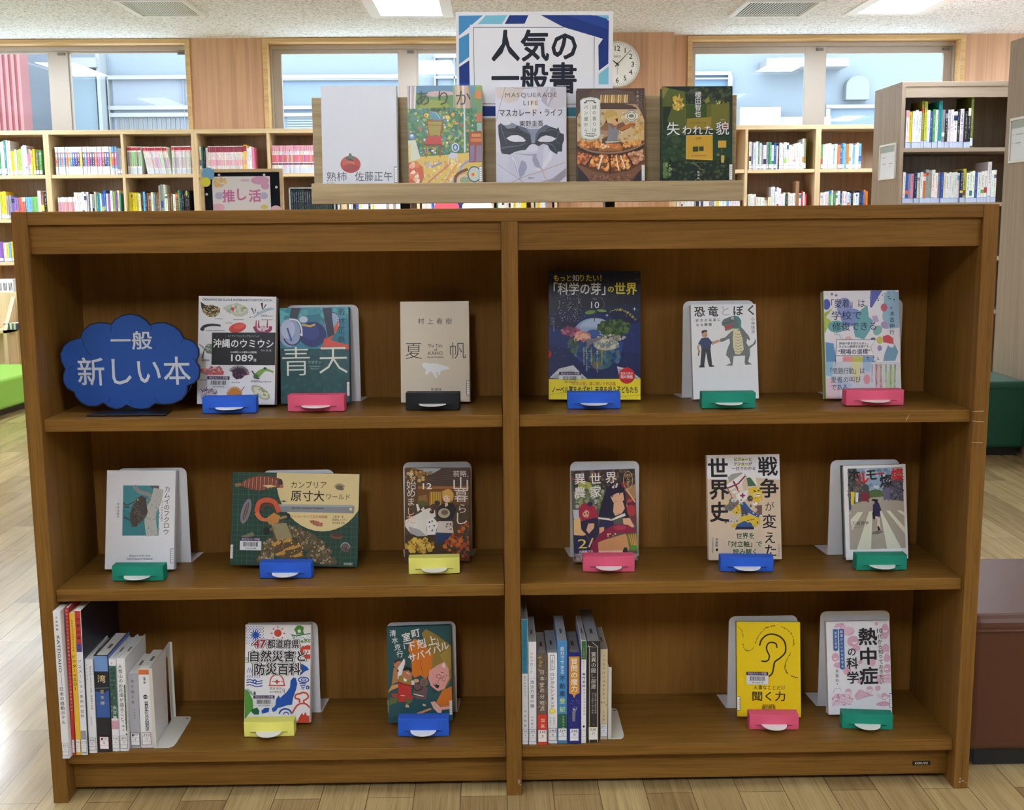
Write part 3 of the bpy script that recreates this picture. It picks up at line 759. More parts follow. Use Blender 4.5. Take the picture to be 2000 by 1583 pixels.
# ================================================================== free-standing bookcases on the right
G1Y = 5.2
gx0 = at_y(1768, 200, G1Y).x-.0
gz = at_y(1850, 159, G1Y).z
gt = [at_y(1850, y, G1Y).z for y in (288.5, 396)]
pitch = gt[0]-gt[1]
gd = at_z(1705, 178, gz).y-G1Y
shelf_unit('tall greyed oak bookcase standing in front of the right window', gx0-.022, gx0+.93, [], gz, [gt[0], gt[1], gt[1]-pitch, gt[1]-2*pitch, .1], G1Y, min(gd, 1.1), ('grey_oak_h', 'grey_oak', 'grey_oak'), .065, .024, 'greyed oak bookcases')
def XG(px, py): return at_y(px, py, G1Y+.04).x
YEL = [(206, 200, 60), NAMES['yellow'], (150, 140, 50)]
book_row('upper tier of tall greyed bookcase', 'books on the upper tier of the greyed bookcase', XG(1769, 240), gt[0], [(5, (.018, .024), (.22, .235), .15, PALE[:9]+YEL, 'clearband', 0), (2, (.016, .022), (.28, .29), .2, YEL, 'clearband', 0), (4, (.016, .024), (.22, .24), .16, PALE, 'clearband', 0), (1, (.02, .022), (.285, .29), .2, [NAMES['teal']], 'clearband', 0),
         (4, (.017, .022), (.23, .24), .16, [NAMES['white'], NAMES['black'], NAMES['grey']], 'clearband', 0), (5, (.018, .025), (.22, .24), .16, [NAMES['black'], NAMES['white'], (200, 150, 110), NAMES['black']], 'clearband', 0), (1, (.018, .02), (.315, .32), .24, [(110, 116, 40)], '', 0)], G1Y+.03)
book_row('second tier of tall greyed bookcase', 'books on the second tier of the greyed bookcase', XG(1762, 370), gt[1], [(8, (.016, .022), (.18, .19), .14, PALE+YEL, 'clearband', 0), (3, (.016, .022), (.19, .205), .15, [NAMES['grey'], NAMES['black'], NAMES['white']], 'clearband', 0), (9, (.015, .02), (.175, .19), .14, PALE+[NAMES['pink']], 'clearband', 0), (1, (.018, .02), (.19, .2), .14, [NAMES['navy']], 'clearband', 0), (1, (.02, .024), (.2, .21), .15, YEL[:2], 'clearband', 0), (7, (.016, .022), (.18, .195), .14, PALE, 'clearband', 0), (1, (.022, .024), (.24, .25), .2, W_, 'clearband', 0), (2, (.016, .02), (.19, .2), .14, PALE, 'clearband', 0)], G1Y+.03, stop=gx0+.84)
def framed_notice(label, loc, rotz, w, h, rows):
    """white framed card on an end panel, facing local -y"""
    t = thing('framed_notice', label, 'sign', loc, rotz, 'framed notices on the bookcase ends')
    m_ = MB((228, 226, 220)); e = .012
    for q in ((-w/2, w/2, h-e, h), (-w/2, w/2, 0, e), (-w/2, -w/2+e, e, h-e), (w/2-e, w/2, e, h-e)): m_.box(q[0], q[1], -.012, 0, q[2], q[3])
    m_.build('frame', M['matte'], t, .001)
    c = MB((226, 230, 234)); c.box(-w/2+e, w/2-e, -.005, 0, e, h-e)
    a = Art(c, w-2*e, h-2*e, (0, 0), (100, 0), (0, 140), -.005, 0, e)
    a.R(0, 0, 100, 28, (166, 176, 172)); a.lines(rows, (130, 134, 140), 3)
    c.build('card', M['matte'], t)
    return t
p0, p1 = at_x(1706, 317, gx0-.022), at_x(1745, 317, gx0-.022)
fz0, fz1 = at_x(1726, 352, gx0-.022).z, at_x(1726, 284, gx0-.022).z
framed_notice('white framed notice on the end of the greyed bookcase', (gx0-.0222, min((p0.y+p1.y)/2, G1Y+.2), fz0), -pi/2, min(abs(p1.y-p0.y), .3), fz1-fz0, [(14, 50, 36), (62, 58+34, 70), (14, 78, 40), (60, 78, 86)])
# near end panel at the right edge
PX = 2.5
pe = at_x(1974, 81, PX)
shelf_unit('tall greyed oak bookcase end at the right edge beside the green bench', PX, PX+.42, [], pe.z, [1.58, 1.2, .82, .45, .1], pe.y-1.5, 1.5, ('grey_oak_h', 'grey_oak', 'grey_oak'), 0, .024, 'greyed oak bookcases')
p0, p1 = at_x(1975, 280, PX), at_x(2012, 280, PX)
framed_notice('white framed notice with a grey heading at the right edge', (PX-.0002, (p0.y+p1.y)/2, at_x(1978, 319, PX).z), -pi/2, abs(p1.y-p0.y), at_x(1978, 232, PX).z-at_x(1978, 319, PX).z, [(8, 50, 14), (26, 50, 70), (8, 80, 14), (26, 80, 60)])

# ================================================================== benches and the left foreground
def bench(name, label, x0, x1, y0, y1, h, mat, piping=True, rot=0.0, pivot=None):
    t = thing(name, label, 'bench', pivot or ((x0+x1)/2, (y0+y1)/2, 0), rot)
    hx, hy = (x1-x0)/2, (y1-y0)/2
    o = bx('upholstered_block', mat, t, -hx, hx, -hy, hy, .035, h, .022); o.modifiers['bevel'].segments = 4
    for p in o.data.polygons: p.use_smooth = False
    k = MB((20, 22, 22)); k.box(-hx+.03, hx-.03, -hy+.02, hy-.02, 0, .04); k.build('plinth', M['black'], t)
    if piping:
        p = MB(); r = .02
        def loop(z, e):
            pts = []
            for cx, cy, a0 in ((hx-r, hy-r, 0), (-hx+r, hy-r, 90), (-hx+r, -hy+r, 180), (hx-r, -hy+r, 270)):
                for q in range(0, 91, 30):
                    a = math.radians(a0+q); pts.append((cx+(r+e)*cos(a), cy+(r+e)*sin(a), z))
            return pts+[pts[0]]
        p.tube(loop(h-.03, .0005), .0035); p.build('piping', mat, t, smooth=True)
    return t
bench('cushioned_bench', 'brown vinyl bench block right beside the oak bookcase', .922, 1.75, .08, .50, .325, M['brown_leather'])
bench('cushioned_bench', 'dark green vinyl bench block against the greyed bookcase end', 1.35, PX-.004, 3.255, 3.80, .356, M['green_leather'], True)
ang = atan2(at_z(47, 800, 0).y-at_z(0, 815, 0).y, at_z(47, 800, 0).x-at_z(0, 815, 0).x)
bench('cushioned_bench', 'low lime green vinyl bench at the left edge', 0, 1.2, 0, 1.0, .215, M['lime_leather'], False, ang, tuple(at_z(0, 815, 0)+Vector((-.5*sin(ang)+.25*cos(ang), .5*cos(ang)+.25*sin(ang), 0))))

RY = 6.02
t = thing('magazine_rack', 'wooden magazine rack behind the lime green bench', 'rack', (at_y(-30, 640, RY).x, RY, 0))
zr = at_y(20, 572, RY).z; xr = at_y(44, 620, RY).x-at_y(-30, 640, RY).x
bx('rack_body', M['beech_v'], t, -.45, xr, .02, .30, 0, zr, .002)
sd = MB(); sd.prism([(-.16, .02), (.02, .02), (.02, zr-.03), (-.03, zr-.09), (-.16, .42)], xr-.075, xr-.05, 'x'); sd.build('slanted_side', M['beech_v'], t)
bx('ledge', M['beech'], t, -.45, xr-.05, -.16, .02, .40, .42)
mx = at_y(12, 660, RY-.12)
x = mx.x
zl = .42
for i, c in enumerate([(70, 110, 130), (214, 206, 150), (60, 80, 110), (226, 220, 190), (90, 130, 120), (210, 200, 150), (60, 70, 90)]):
    mb = MB(); h = at_y(12, 632, RY-.12).z-zl
    mb.box(-.006, .006, 0, .1, 0, h, c, {'+z': (230, 226, 214)}); o = mb.build('magazine', M['matte']); o.location = (x, RY-.13, zl+.0005)
    tag(o, '%s magazine standing upright, %s from left in the rack' % (cname(c), ordinal(i+1)), 'magazine', 'magazines in the rack'); x += .0135
x = at_y(2, 560, RY+.1).x
for i in range(3):
    mb = MB(); h = at_y(2, 546, RY+.1).z-zr
    mb.box(-.018, .018, 0, .1, 0, h, (232, 234, 236)); 
    for k in (-.011, -.003, .006): mb.poly([(k, -.0003, .01), (k+.005, -.0003, .01), (k+.005, -.0003, h*.72), (k, -.0003, h*.72)], (40, 42, 46))
    o = mb.build('file_box', M['matte']); o.location = (x, RY+.08, zr+.0005)
    tag(o, 'white file box with black bars, %s from left on the magazine rack' % ordinal(i+1), 'file box', 'file boxes on the rack'); x += .037

# felt notice board
NY = 3.6
pa, pb_, pc = at_y(391, 331, NY), at_y(552, 331, NY), at_y(396, 410, NY)
nw, nh, nx = pb_.x-pa.x, .56, (pa.x+pb_.x)/2
nz1 = pa.z
tz = nz1-nh
t = thing('low_cabinet', 'low beech cabinet carrying the felt notice board', 'cabinet', (nx+.2, NY, 0))
bx('cabinet_body', M['beech_v'], t, -.6, .6, -.05, .32, 0, tz-.02, .002); bx('cabinet_top', M['beech'], t, -.62, .62, -.07, .34, tz-.02, tz, .002)
t = thing('felt_notice_board', 'black felt notice board with a pastel sign, behind the oak bookcase', 'notice board', (nx, NY, tz+.0005))
m_ = MB(); e = .016
for q in ((-nw/2, nw/2, nh-e, nh), (-nw/2, nw/2, 0, e), (-nw/2, -nw/2+e, e, nh-e), (nw/2-e, nw/2, e, nh-e)): m_.box(q[0], q[1], -.008, .014, q[2], q[3])
m_.build('frame', M['beech'], t, .0015)
m_ = MB((24, 26, 36)); m_.box(-nw/2+e, nw/2-e, 0, .012, e, nh-e); m_.build('felt', M['page'], t)
st = MB(); st.box(-.02, .02, .012, .15, 0, .012); st.prism([(.012, .012), (.15, 0), (.16, 0), (.02, .35), (.012, .35)], -.01, .01, 'x'); st.build('easel_leg', M['beech'], t)
sw, sh = at_y(528, 380, NY).x-at_y(415, 380, NY).x, .27
sc_ = MB((238, 236, 240)); sx = (at_y(415, 370, NY).x+at_y(528, 370, NY).x)/2-nx; sz1 = at_y(470, 345, NY).z-tz
sc_.box(-sw/2, sw/2, -.0025, -.0005, 0, sh)
a = Art(sc_, sw, sh, (0, 0), (350, 0), (0, 350), -.0025)
PK, LV, YL = (214, 150, 190), (190, 190, 226), (232, 214, 130)
a.E(30, 50, 22, 18, YL); a.E(55, 25, 18, 14, (226, 206, 150)); a.S(14, 10, 10, 80, 60, [YL, (230, 190, 160)], 10, 3)
a.E(290, 25, 55, 26, (220, 168, 206)); a.E(320, 60, 26, 22, (220, 168, 206)); a.E(200, 24, 30, 8, (226, 196, 222))
a.E(40, 118, 26, 22, LV); a.E(310, 120, 24, 22, LV); a.E(30, 190, 40, 24, (236, 190, 214)); a.E(180, 250, 60, 22, LV); a.E(310, 190, 22, 14, YL)
for i, ch in enumerate('推し活'): a.W(ch, 96+i*80, 118+(6 if i == 1 else -2)*-1, 78, (206, 120, 176), (240, 214, 232), b=.02, ob=.06)
o = sc_.build('pastel_sign', M['matte'], t); o.location = (sx, 0, sz1-sh)
p_ = MB((200, 204, 210))
for px, py in ((428, 342), (516, 342), (540, 366), (404, 380)):
    q = at_y(px, py, NY); p_.disc(q.x-nx, q.z-tz, .006, -.004, .0005, n=12)
p_.build('push_pins', M['white_steel'], t)
for px, py, r, c, lab in ((407, 340, 12, (120, 180, 226), 'sky blue'), (403, 356, 9, (234, 226, 80), 'yellow')):
    q = at_y(px, py, NY); m_ = MB(c); m_.disc(q.x-nx, q.z-tz, r*.00252, -.0125 if c[0] > 200 else -.0105, -.0085); o = m_.build('paper_disc', M['matte'], t); o['label'] = lab+' paper disc'
q = at_y(540, 414, NY); m_ = MB((240, 200, 214)); m_.disc(q.x-nx, q.z-tz, .03, -.0105, -.0085); o = m_.build('paper_disc', M['matte'], t); o['label'] = 'pale pink paper disc'

# wall clock on the pillar
cq = at_y(1205.6, 125.8, 6.6-.03); R_ = .164
t = thing('wall_clock', 'round white wall clock on the wood pillar beside the poster', 'clock', (cq.x, 6.6, cq.z))
m_ = MB((206, 204, 198))
for k in range(40):
    a0, a1 = 2*pi*k/40, 2*pi*(k+1)/40
    for (ra, ya), (rb, yb_) in (((R_, 0), (R_, -.03)), ((R_, -.03), (R_-.006, -.038)), ((R_-.006, -.038), (R_-.016, -.034))):
        m_.poly([(ra*cos(a0), ya, ra*sin(a0)), (ra*cos(a1), ya, ra*sin(a1)), (rb*cos(a1), yb_, rb*sin(a1)), (rb*cos(a0), yb_, rb*sin(a0))])
m_.build('clock_rim', M['matte'], t, smooth=True)
m_ = MB((244, 244, 240)); m_.disc(0, 0, R_-.014, -.034, 0, n=40)
a = Art(m_, .32, .32, (-160, -160), (160, -160), (-160, 160), -.034, 0, -.16)
for i in range(12):
    an = math.radians(30*(i+1)); a.T(str(i+1), 112*sin(an), -112*cos(an), 50, (30, 32, 38), b=.012); a.n -= 1
for i in range(60):
    an = math.radians(6*i); a.L([(143*sin(an), -143*cos(an)), ((134 if i % 5 else 128)*sin(an), -(134 if i % 5 else 128)*cos(an))], 2.2, (60, 62, 66)); a.n -= 1
a.n += 2; a.T('SEIKO', 0, -55, 20, (90, 92, 96))
m_.build('dial', M['matte'], t)
m_ = MB((24, 26, 30))
a = Art(m_, .32, .32, (-160, -160), (160, -160), (-160, 160), -.037, 0, -.16)
a.L([(-16, 16), (96, -98)], 6, (24, 26, 30), 3); a.L([(12, 10), (-58, -48)], 9, (24, 26, 30), 5); a.L([(0, -20), (0, 70)], 2, (60, 60, 64)); a.E(0, 0, 7, 7, (24, 26, 30))
m_.build('clock_hands', M['matte'], t)
# ================================================================== the oak bookcase in front
CW, CH, CT, CD = 1.8, 1.1416, .0289, .30
Z = (.7584, .4288, .0984)
TS = .0231
t = thing('oak_bookcase', 'wide low oak bookcase with two bays and three shelves', 'bookcase', (0, 0, 0))
case = t
L = CW/2
xd, td = .0013, .0151
bx('side_panel', M['case_v'], t, -L, -L+CT, 0, CD, 0, CH, .0012)
rp = bx('side_panel', M['case_v'], t, L-CT, L, 0, CD, 0, CH, .0012)
bx('top_board', M['case_h'], t, -L+CT, L-CT, .001, CD, CH-.0242, CH, .0012)
bx('divider', M['case_v'], t, xd-td, xd+td, 0, .2585, 0, CH-.0242, .0012)
bx('back_panel', M['case_back'], t, -L+CT, L-CT, .2585, .2700, .02, CH-.0242)
for x0, x1 in ((-L+CT, xd-td), (xd+td, L-CT)):
    bx('header_rail', M['case_h'], t, x0, x1, .0098, .030, 1.0651, CH-.0242, .0008)
    for z in Z: bx('shelf', M['case_h'], t, x0+.0004, x1-.0004, .0105, .2585, z-TS, z, .0012)
    bx('kick_board', M['case_h'], t, x0, x1, .040, .058, .012, Z[2]-TS, .0008)
# scratches and the maker's plate
for y, x0, x1, s in ((805, 1898, 1921, -1), (823, 1898, 1922, 2), (865, 1896, 1919, 1)):
    p, q = at_y(x0, y, -.0003), at_y(x1, y+s, -.0003)
    m_ = MB((208, 190, 160)); m_.poly([(p.x, p.y, p.z), (q.x, q.y, q.z), (q.x, q.y, q.z+.0011), (p.x, p.y, p.z+.0005)]); m_.build('scratch', M['matte'], t)
m_ = MB((208, 190, 160)); p, q = at_y(1769, 822, .0102), at_y(1776, 810, .0102); m_.poly([tuple(p), (p.x+.001, p.y, p.z), (q.x+.0006, q.y, q.z), tuple(q)]); m_.build('scratch', M['matte'], t)
for k in range(9):
    p = at_y(1013+RNG.uniform(-3, 5), 1524+RNG.uniform(0, 30), -.0003) if k < 5 else at_y(1880+RNG.uniform(-12, 8), 1512+RNG.uniform(0, 20), -.0003)
    s = RNG.uniform(.001, .003); m_ = MB((166, 150, 136)); m_.poly([(p.x-s, p.y, p.z), (p.x+s*.2, p.y, p.z-s*.6), (p.x+s, p.y, p.z+s*.3), (p.x-s*.2, p.y, p.z+s)]); m_.build('scuff_mark', M['matte'], t)
p0, p1 = at_y(1782, 1495.5, .0398), at_y(1817, 1487, .0398)
m_ = MB((38, 32, 28)); m_.box(0, p1.x-p0.x, -.0006, .0002, 0, p1.z-p0.z)
pl = p1.x-p0.x; ph = p1.z-p0.z
a = Art(m_, pl, ph, (0, 0), (350, 0), (0, 80), -.0006, pl/2)
a.T('KOKUYO', 175, 40, 62, (220, 214, 204), w=250, b=.02)
o = m_.build('maker_plate', M['matte'], t); o.location = (p0.x, .0398, p0.z); o['label'] = 'small dark plate with pale capital letters'

# ------------------------------------------------------------------ bookends with an upright plate behind each shown book
def rounded(w, h, r, n=5):
    pts = [(-w/2, 0), (w/2, 0)]
    for cx, a0 in ((w/2-r, 0), (-w/2+r, 90)):
        for k in range(n+1):
            a = math.radians(a0+90*k/n); pts.append((cx+r*cos(a), h-r+r*sin(a)))
    return pts
def bookend(label, x0, x1, Y, z, h, yaw=0.0, group='white book supports'):
    w = x1-x0
    t = thing('book_support', label, 'bookend', ((x0+x1)/2, Y, z+.0004), yaw, group)
    m_ = MB(); m_.prism(rounded(w, h, .013), 0, .0022, 'y'); m_.build('plate', M['white_steel'], t, .0006)
    d = min(.070, .2575-Y-w/2*abs(sin(yaw))-.002)
    m_ = MB(); m_.prism([(-w/2-.008, d), (-w/2-.002, .0022), (w/2+.002, .0022), (w/2+.008, d)], .0, .0014, 'z'); m_.build('foot', M['white_steel'], t)
    return t

# ------------------------------------------------------------------ coloured card stops with a white lip
STOPCOL = {'blue': (42, 96, 206), 'pink': (226, 92, 124), 'black': (30, 33, 36), 'green': (24, 138, 114), 'yellow': (240, 236, 120)}
for k, c in STOPCOL.items():
    M['card_'+k] = plain('%s_card' % k, c, .6, 0, .3, .05)
def card_stop(colour, label, x, y, yaw, w, z, h, reach):
    t = thing('book_stop', label, 'book stop', (x, y, z+.0003), yaw, 'coloured card book stops')
    mat = M['card_'+colour]; d = .027
    m_ = MB(); n = 8
    # front face bows forward a little
    P = [(-w/2+w*i/n, -.0022*sin(pi*i/n)) for i in range(n+1)]
    m_.prism(P+[(w/2, d), (-w/2, d)], .0008, h, 'z'); o = m_.build('box_body', mat, t, .0012)
    m_ = MB(); m_.box(-w*.37, w*.37, -.0027, -.0018, h*.335, h*.355); m_.build('slit', M['black'], t)
    m_ = MB()
    lip = [(-w*.255, -.001)]+[(w*.255*cos(math.radians(180+q)), -.001+.028*sin(math.radians(180+q))) for q in range(15, 180, 15)]+[(w*.255, -.001)]
    m_.prism(lip, h*.345, h*.345+.0014, 'z'); m_.build('lip', M['white_plastic'], t, .0004)
    if reach > d+.001:
        bx('base_tongue', mat, t, -w*.42, w*.42, d-.001, reach, .0002, .0014)
    return t
# ================================================================== books shown face out
TOPBACK = {}
WHITE, PAGE = (240, 240, 242), (232, 228, 216)
def cover_book(label, pose, size, th, base, art, frame, spine='R', spinecol=None, hard=True, cat='book', group=None, back=None, pages=PAGE, call=None, barcode=None, name='book'):
    """pose: x, y, z of the middle of the front cover's foot, yaw, tilt back, roll"""
    x, y, z, yaw, tilt, roll = pose; w, h = size
    rx = Vector((cos(yaw), sin(yaw), 0)); bk = Vector((-sin(yaw), cos(yaw), 0)); up = Vector((0, 0, cos(tilt)))+bk*sin(tilt)
    ex = rx*cos(roll)+up*sin(roll); ez = up*cos(roll)-rx*sin(roll); ey = ez.cross(ex)
    TOPBACK[label] = y+h*sin(tilt)+th*cos(tilt)+.0012+w/2*abs(sin(yaw))
    t = thing(name, label, cat, group=group)
    t.matrix_world = Matrix(((ex.x, ey.x, ez.x, x), (ex.y, ey.y, ez.y, y), (ex.z, ey.z, ez.z, z), (0, 0, 0, 1)))
    bd = .0022 if hard else .0006
    m_ = MB(base); sc_ = spinecol or base; bc = back or sc_
    s = 1 if spine == 'R' else -1
    m_.box(-w/2, w/2, 0, bd, 0, h, base); m_.box(-w/2, w/2, th-bd, th, 0, h, bc)
    # rounded spine strip
    n = 6; pts = [(s*(w/2-.0015), .0004)]+[(s*(w/2-.0015+(.0035 if hard else .0018)*sin(pi*i/n)), th*(.5-.5*cos(pi*i/n))) for i in range(1, n)]+[(s*(w/2-.0015), th-.0004)]
    m_.prism(pts, .0, h, 'z', sc_)
    a = Art(m_, w, h, *frame); a.fill(base); art(a)
    m_.build('cover', M['film'], t)
    g = .003 if hard else .0006
    pb = MB(pages); x0, x1 = (-w/2+g, w/2-.003) if s > 0 else (-w/2+.003, w/2-g)
    pb.box(x0, x1, bd, th-bd, g, h-g)
    stripe = tuple(v*.88 for v in pages)
    for k in range(1, 7):
        yy = bd+(th-2*bd)*k/7; e = .0002
        pb.poly([(x0, yy, h-g+e), (x1, yy, h-g+e), (x1, yy+.0004, h-g+e), (x0, yy+.0004, h-g+e)], stripe)
        xx = (x0-e) if s > 0 else (x1+e)
        pb.poly([(xx, yy, g), (xx, yy+.0004, g), (xx, yy+.0004, h-g), (xx, yy, h-g)], stripe)
    pb.build('page_block', M['page'], t)
    if call:
        edge, ring_c = call
        l = MB((236, 238, 240)); W_2 = .0065; hh = .030
        la = Art(l, W_2, hh, (0, 0), (100, 0), (0, 460), -.0022, edge*(w/2-W_2/2), .012)
        la.R(0, 0, 100, 460, (238, 240, 242))
        for q in ((0, 0, 100, 22), (0, 438, 100, 460), (0, 0, 20, 460) if edge > 0 else (80, 0, 100, 460)): la.R(*q, ring_c)
        la.lines([(35, y_, 85) for y_ in range(90, 420, 60)], (80, 80, 90), 14)
        l.build('call_number_label', M['film'], t)
    if barcode:
        x0, y0, x1, y1 = barcode[:4]
        a2 = Art(MB(), w, h, *frame); (ax, az), (cx, cz) = a2.m((x0, y1)), a2.m((x1, y0))
        l = MB((232, 234, 238)); la = Art(l, cx-ax, cz-az, (0, 0), (330, 0), (0, 185), -.0024, (ax+cx)/2, az)
        la.R(0, 0, 330, 185, (226, 228, 234)); la.R(0, 0, 330, 52, (58, 34, 76)); la.T('西庄みらい学園', 165, 26, 38, (206, 196, 216), w=270, b=.01)
        rn = random.Random(len(label)); xx = 55
        while xx < 275:
            bw = rn.choice((3, 3, 6, 9)); la.R(xx, 66, xx+bw, 130, (40, 40, 46)); la.n -= 1; xx += bw+rn.choice((3, 4, 6))
        la.n += 1; la.T(barcode[4], 165, 156, 34, (50, 50, 58), w=170)
        l.build('barcode_label', M['film'], t)
    return t

NV = (28, 34, 60)
def art_umi(a):
    a.fill((238, 238, 242))
    a.T("OKINAWA'S SEA SLUG & NUDIBRANCH IDENTIFICATION", 592, 105, 44, (40, 40, 72), w=960, b=.018)
    dk, ol = (44, 40, 30), (196, 170, 96)
    a.P([(85, 130), (150, 175), (260, 180), (355, 220), (350, 280), (290, 335), (200, 340), (120, 280), (95, 210)], dk)
    a.S(90, 110, 170, 345, 330, [ol, (168, 140, 76), (206, 190, 130)], 11, 2, ell=True)
    a.P([(390, 215), (450, 180), (590, 145), (700, 195), (745, 225), (740, 290), (660, 335), (560, 330), (480, 270), (410, 240)], (196, 206, 192))
    a.E(600, 240, 110, 60, (214, 220, 206)); a.S(30, 450, 180, 720, 310, [(170, 186, 160), (226, 222, 200), (190, 200, 180)], 22, 4, ell=True); a.P([(505, 205), (550, 215), (540, 265), (510, 245)], (206, 60, 70)); a.E(690, 215, 26, 14, (170, 150, 96))
    a.P([(800, 355), (870, 285), (980, 225), (1060, 210), (1110, 235), (1020, 255), (900, 310), (830, 350)], (180, 196, 212))
    for q in (((790, 215), (825, 300), 18), ((845, 230), (835, 290), 14), ((930, 145), (940, 235), 30), ((990, 170), (945, 240), 16), ((760, 350), (800, 335), 10), ((870, 275), (880, 290), 16), ((1010, 238), (1015, 246), 14)): a.L(q[:2], q[2], (26, 28, 52), q[2]*.4)
    a.curve([(105, 505), (140, 470), (220, 450), (300, 452), (362, 462)], 46, (34, 32, 38), 26); a.E(110, 508, 30, 24, (40, 44, 40))
    a.E(595, 490, 122, 66, (206, 66, 58), -.25); a.E(620, 470, 80, 36, (222, 86, 72), -.25)
    a.curve([(830, 470), (860, 530), (940, 555), (1040, 520), (1050, 470)], 46, (150, 50, 100)); a.E(935, 500, 66, 40, (230, 206, 216)); a.S(20, 860, 470, 1010, 540, [(150, 50, 100), (90, 40, 80), (240, 230, 236)], 9, 3, ell=True)
    for x in (850, 885, 1005): a.L([(x, 490), (x+4, 385)], 24, (176, 66, 88), 10)
    a.P([(80, 700), (140, 775), (180, 710), (240, 712), (240, 850), (170, 840), (140, 790), (110, 915), (100, 912), (132, 780)], (120, 138, 118)); a.S(20, 150, 720, 236, 840, [(90, 120, 96), (180, 190, 170)], 14, 7, ell=True); a.L([(62, 712), (140, 778)], 8, (40, 46, 70)); a.L([(140, 790), (108, 915)], 8, (40, 46, 70))
    a.P([(245, 556), (1125, 556), (1125, 1004), (236, 998)], (24, 26, 32))
    a.T('ネイチャーウォッチングガイドブック', 680, 605, 30, (206, 206, 210), w=430); a.T('沖縄のウミウシ', 676, 706, 130, (240, 240, 244), w=830, b=.016)
    a.T('今川 郁 著', 988, 803, 30, (190, 190, 196), w=150); a.T('DNA解析による最新の分類図鑑', 680, 826, 30, (214, 214, 218), w=360, b=.015)
    a.T('1089', 660, 905, 132, (240, 240, 244), w=300, b=.012); a.T('種', 835, 935, 44, (240, 240, 244))
    a.P([(80, 1060), (150, 1040), (230, 1070), (350, 1010), (410, 1100), (400, 1140), (160, 1140), (100, 1110)], (206, 96, 100)); a.S(80, 90, 1030, 410, 1140, [(226, 150, 150), (190, 70, 80), (240, 190, 180), (120, 130, 130)], 14, 9, ell=True)
    for i in range(21):
        t0 = math.radians(165-i*7.5-15 if i < 21 else 0); x, y = 610, 1110
        a.L([(x, y+40), (x+150*cos(t0), y+20-125*sin(t0))], 24, (52, 28, 52) if i % 2 else (76, 36, 70), 7); a.n -= 1
    a.n += 1; a.E(610, 1130, 85, 64, (54, 28, 54)); a.S(24, 540, 1100, 680, 1190, [(120, 60, 100), (40, 22, 40)], 14, 3, ell=True)
    a.curve([(850, 1165), (900, 1110), (980, 1065), (1095, 1100)], 90, (126, 170, 80), 20); a.E(850, 1160, 34, 34, (70, 110, 70)); a.E(975, 1048, 20, 16, (40, 44, 70)); a.L([(795, 1080), (828, 1128)], 18, (36, 40, 60)); a.L([(850, 1185), (900, 1190)], 16, (36, 40, 60))
    a.P([(90, 1410), (130, 1330), (230, 1330), (310, 1340), (322, 1400), (300, 1470), (95, 1470)], (190, 176, 186)); a.S(90, 95, 1320, 320, 1470, [(60, 60, 84), (206, 160, 150), (230, 220, 226), (110, 104, 130)], 10, 5, ell=True)
    for k in range(6): a.L([(120+k*10, 1370-k*3), (90+k*22, 1325-k*8+(k % 2)*30)], 12, (60, 62, 90), 5); a.n -= 1
    a.n += 1
    for i in range(15):
        t0 = math.radians(160-i*10); a.L([(555, 1420), (555+115*cos(t0), 1420-125*sin(t0))], 30, (216, 150, 54) if i % 2 else (190, 120, 44), 10); a.n -= 1
    a.n += 1; a.E(555, 1420, 110, 55, (206, 130, 50)); a.L([(640, 1370), (695, 1295)], 8, (90, 60, 90))
    a.E(915, 1380, 150, 72, (186, 190, 160), .6); a.E(915, 1380, 116, 48, (222, 222, 200), .6); a.S(26, 820, 1310, 1020, 1440, [(150, 150, 100), (236, 230, 190), (130, 150, 140)], 14, 6, ell=True)
    a.lines([(285, 368, 390), (540, 378, 680), (920, 318, 1010), (920, 330, 1080), (930, 380, 1080), (430, 425, 530), (165, 530, 420), (105, 930, 210), (105, 944, 215), (60, 1206, 175), (515, 1242, 630), (785, 1218, 900), (785, 1232, 1065)], (110, 112, 122), 9)
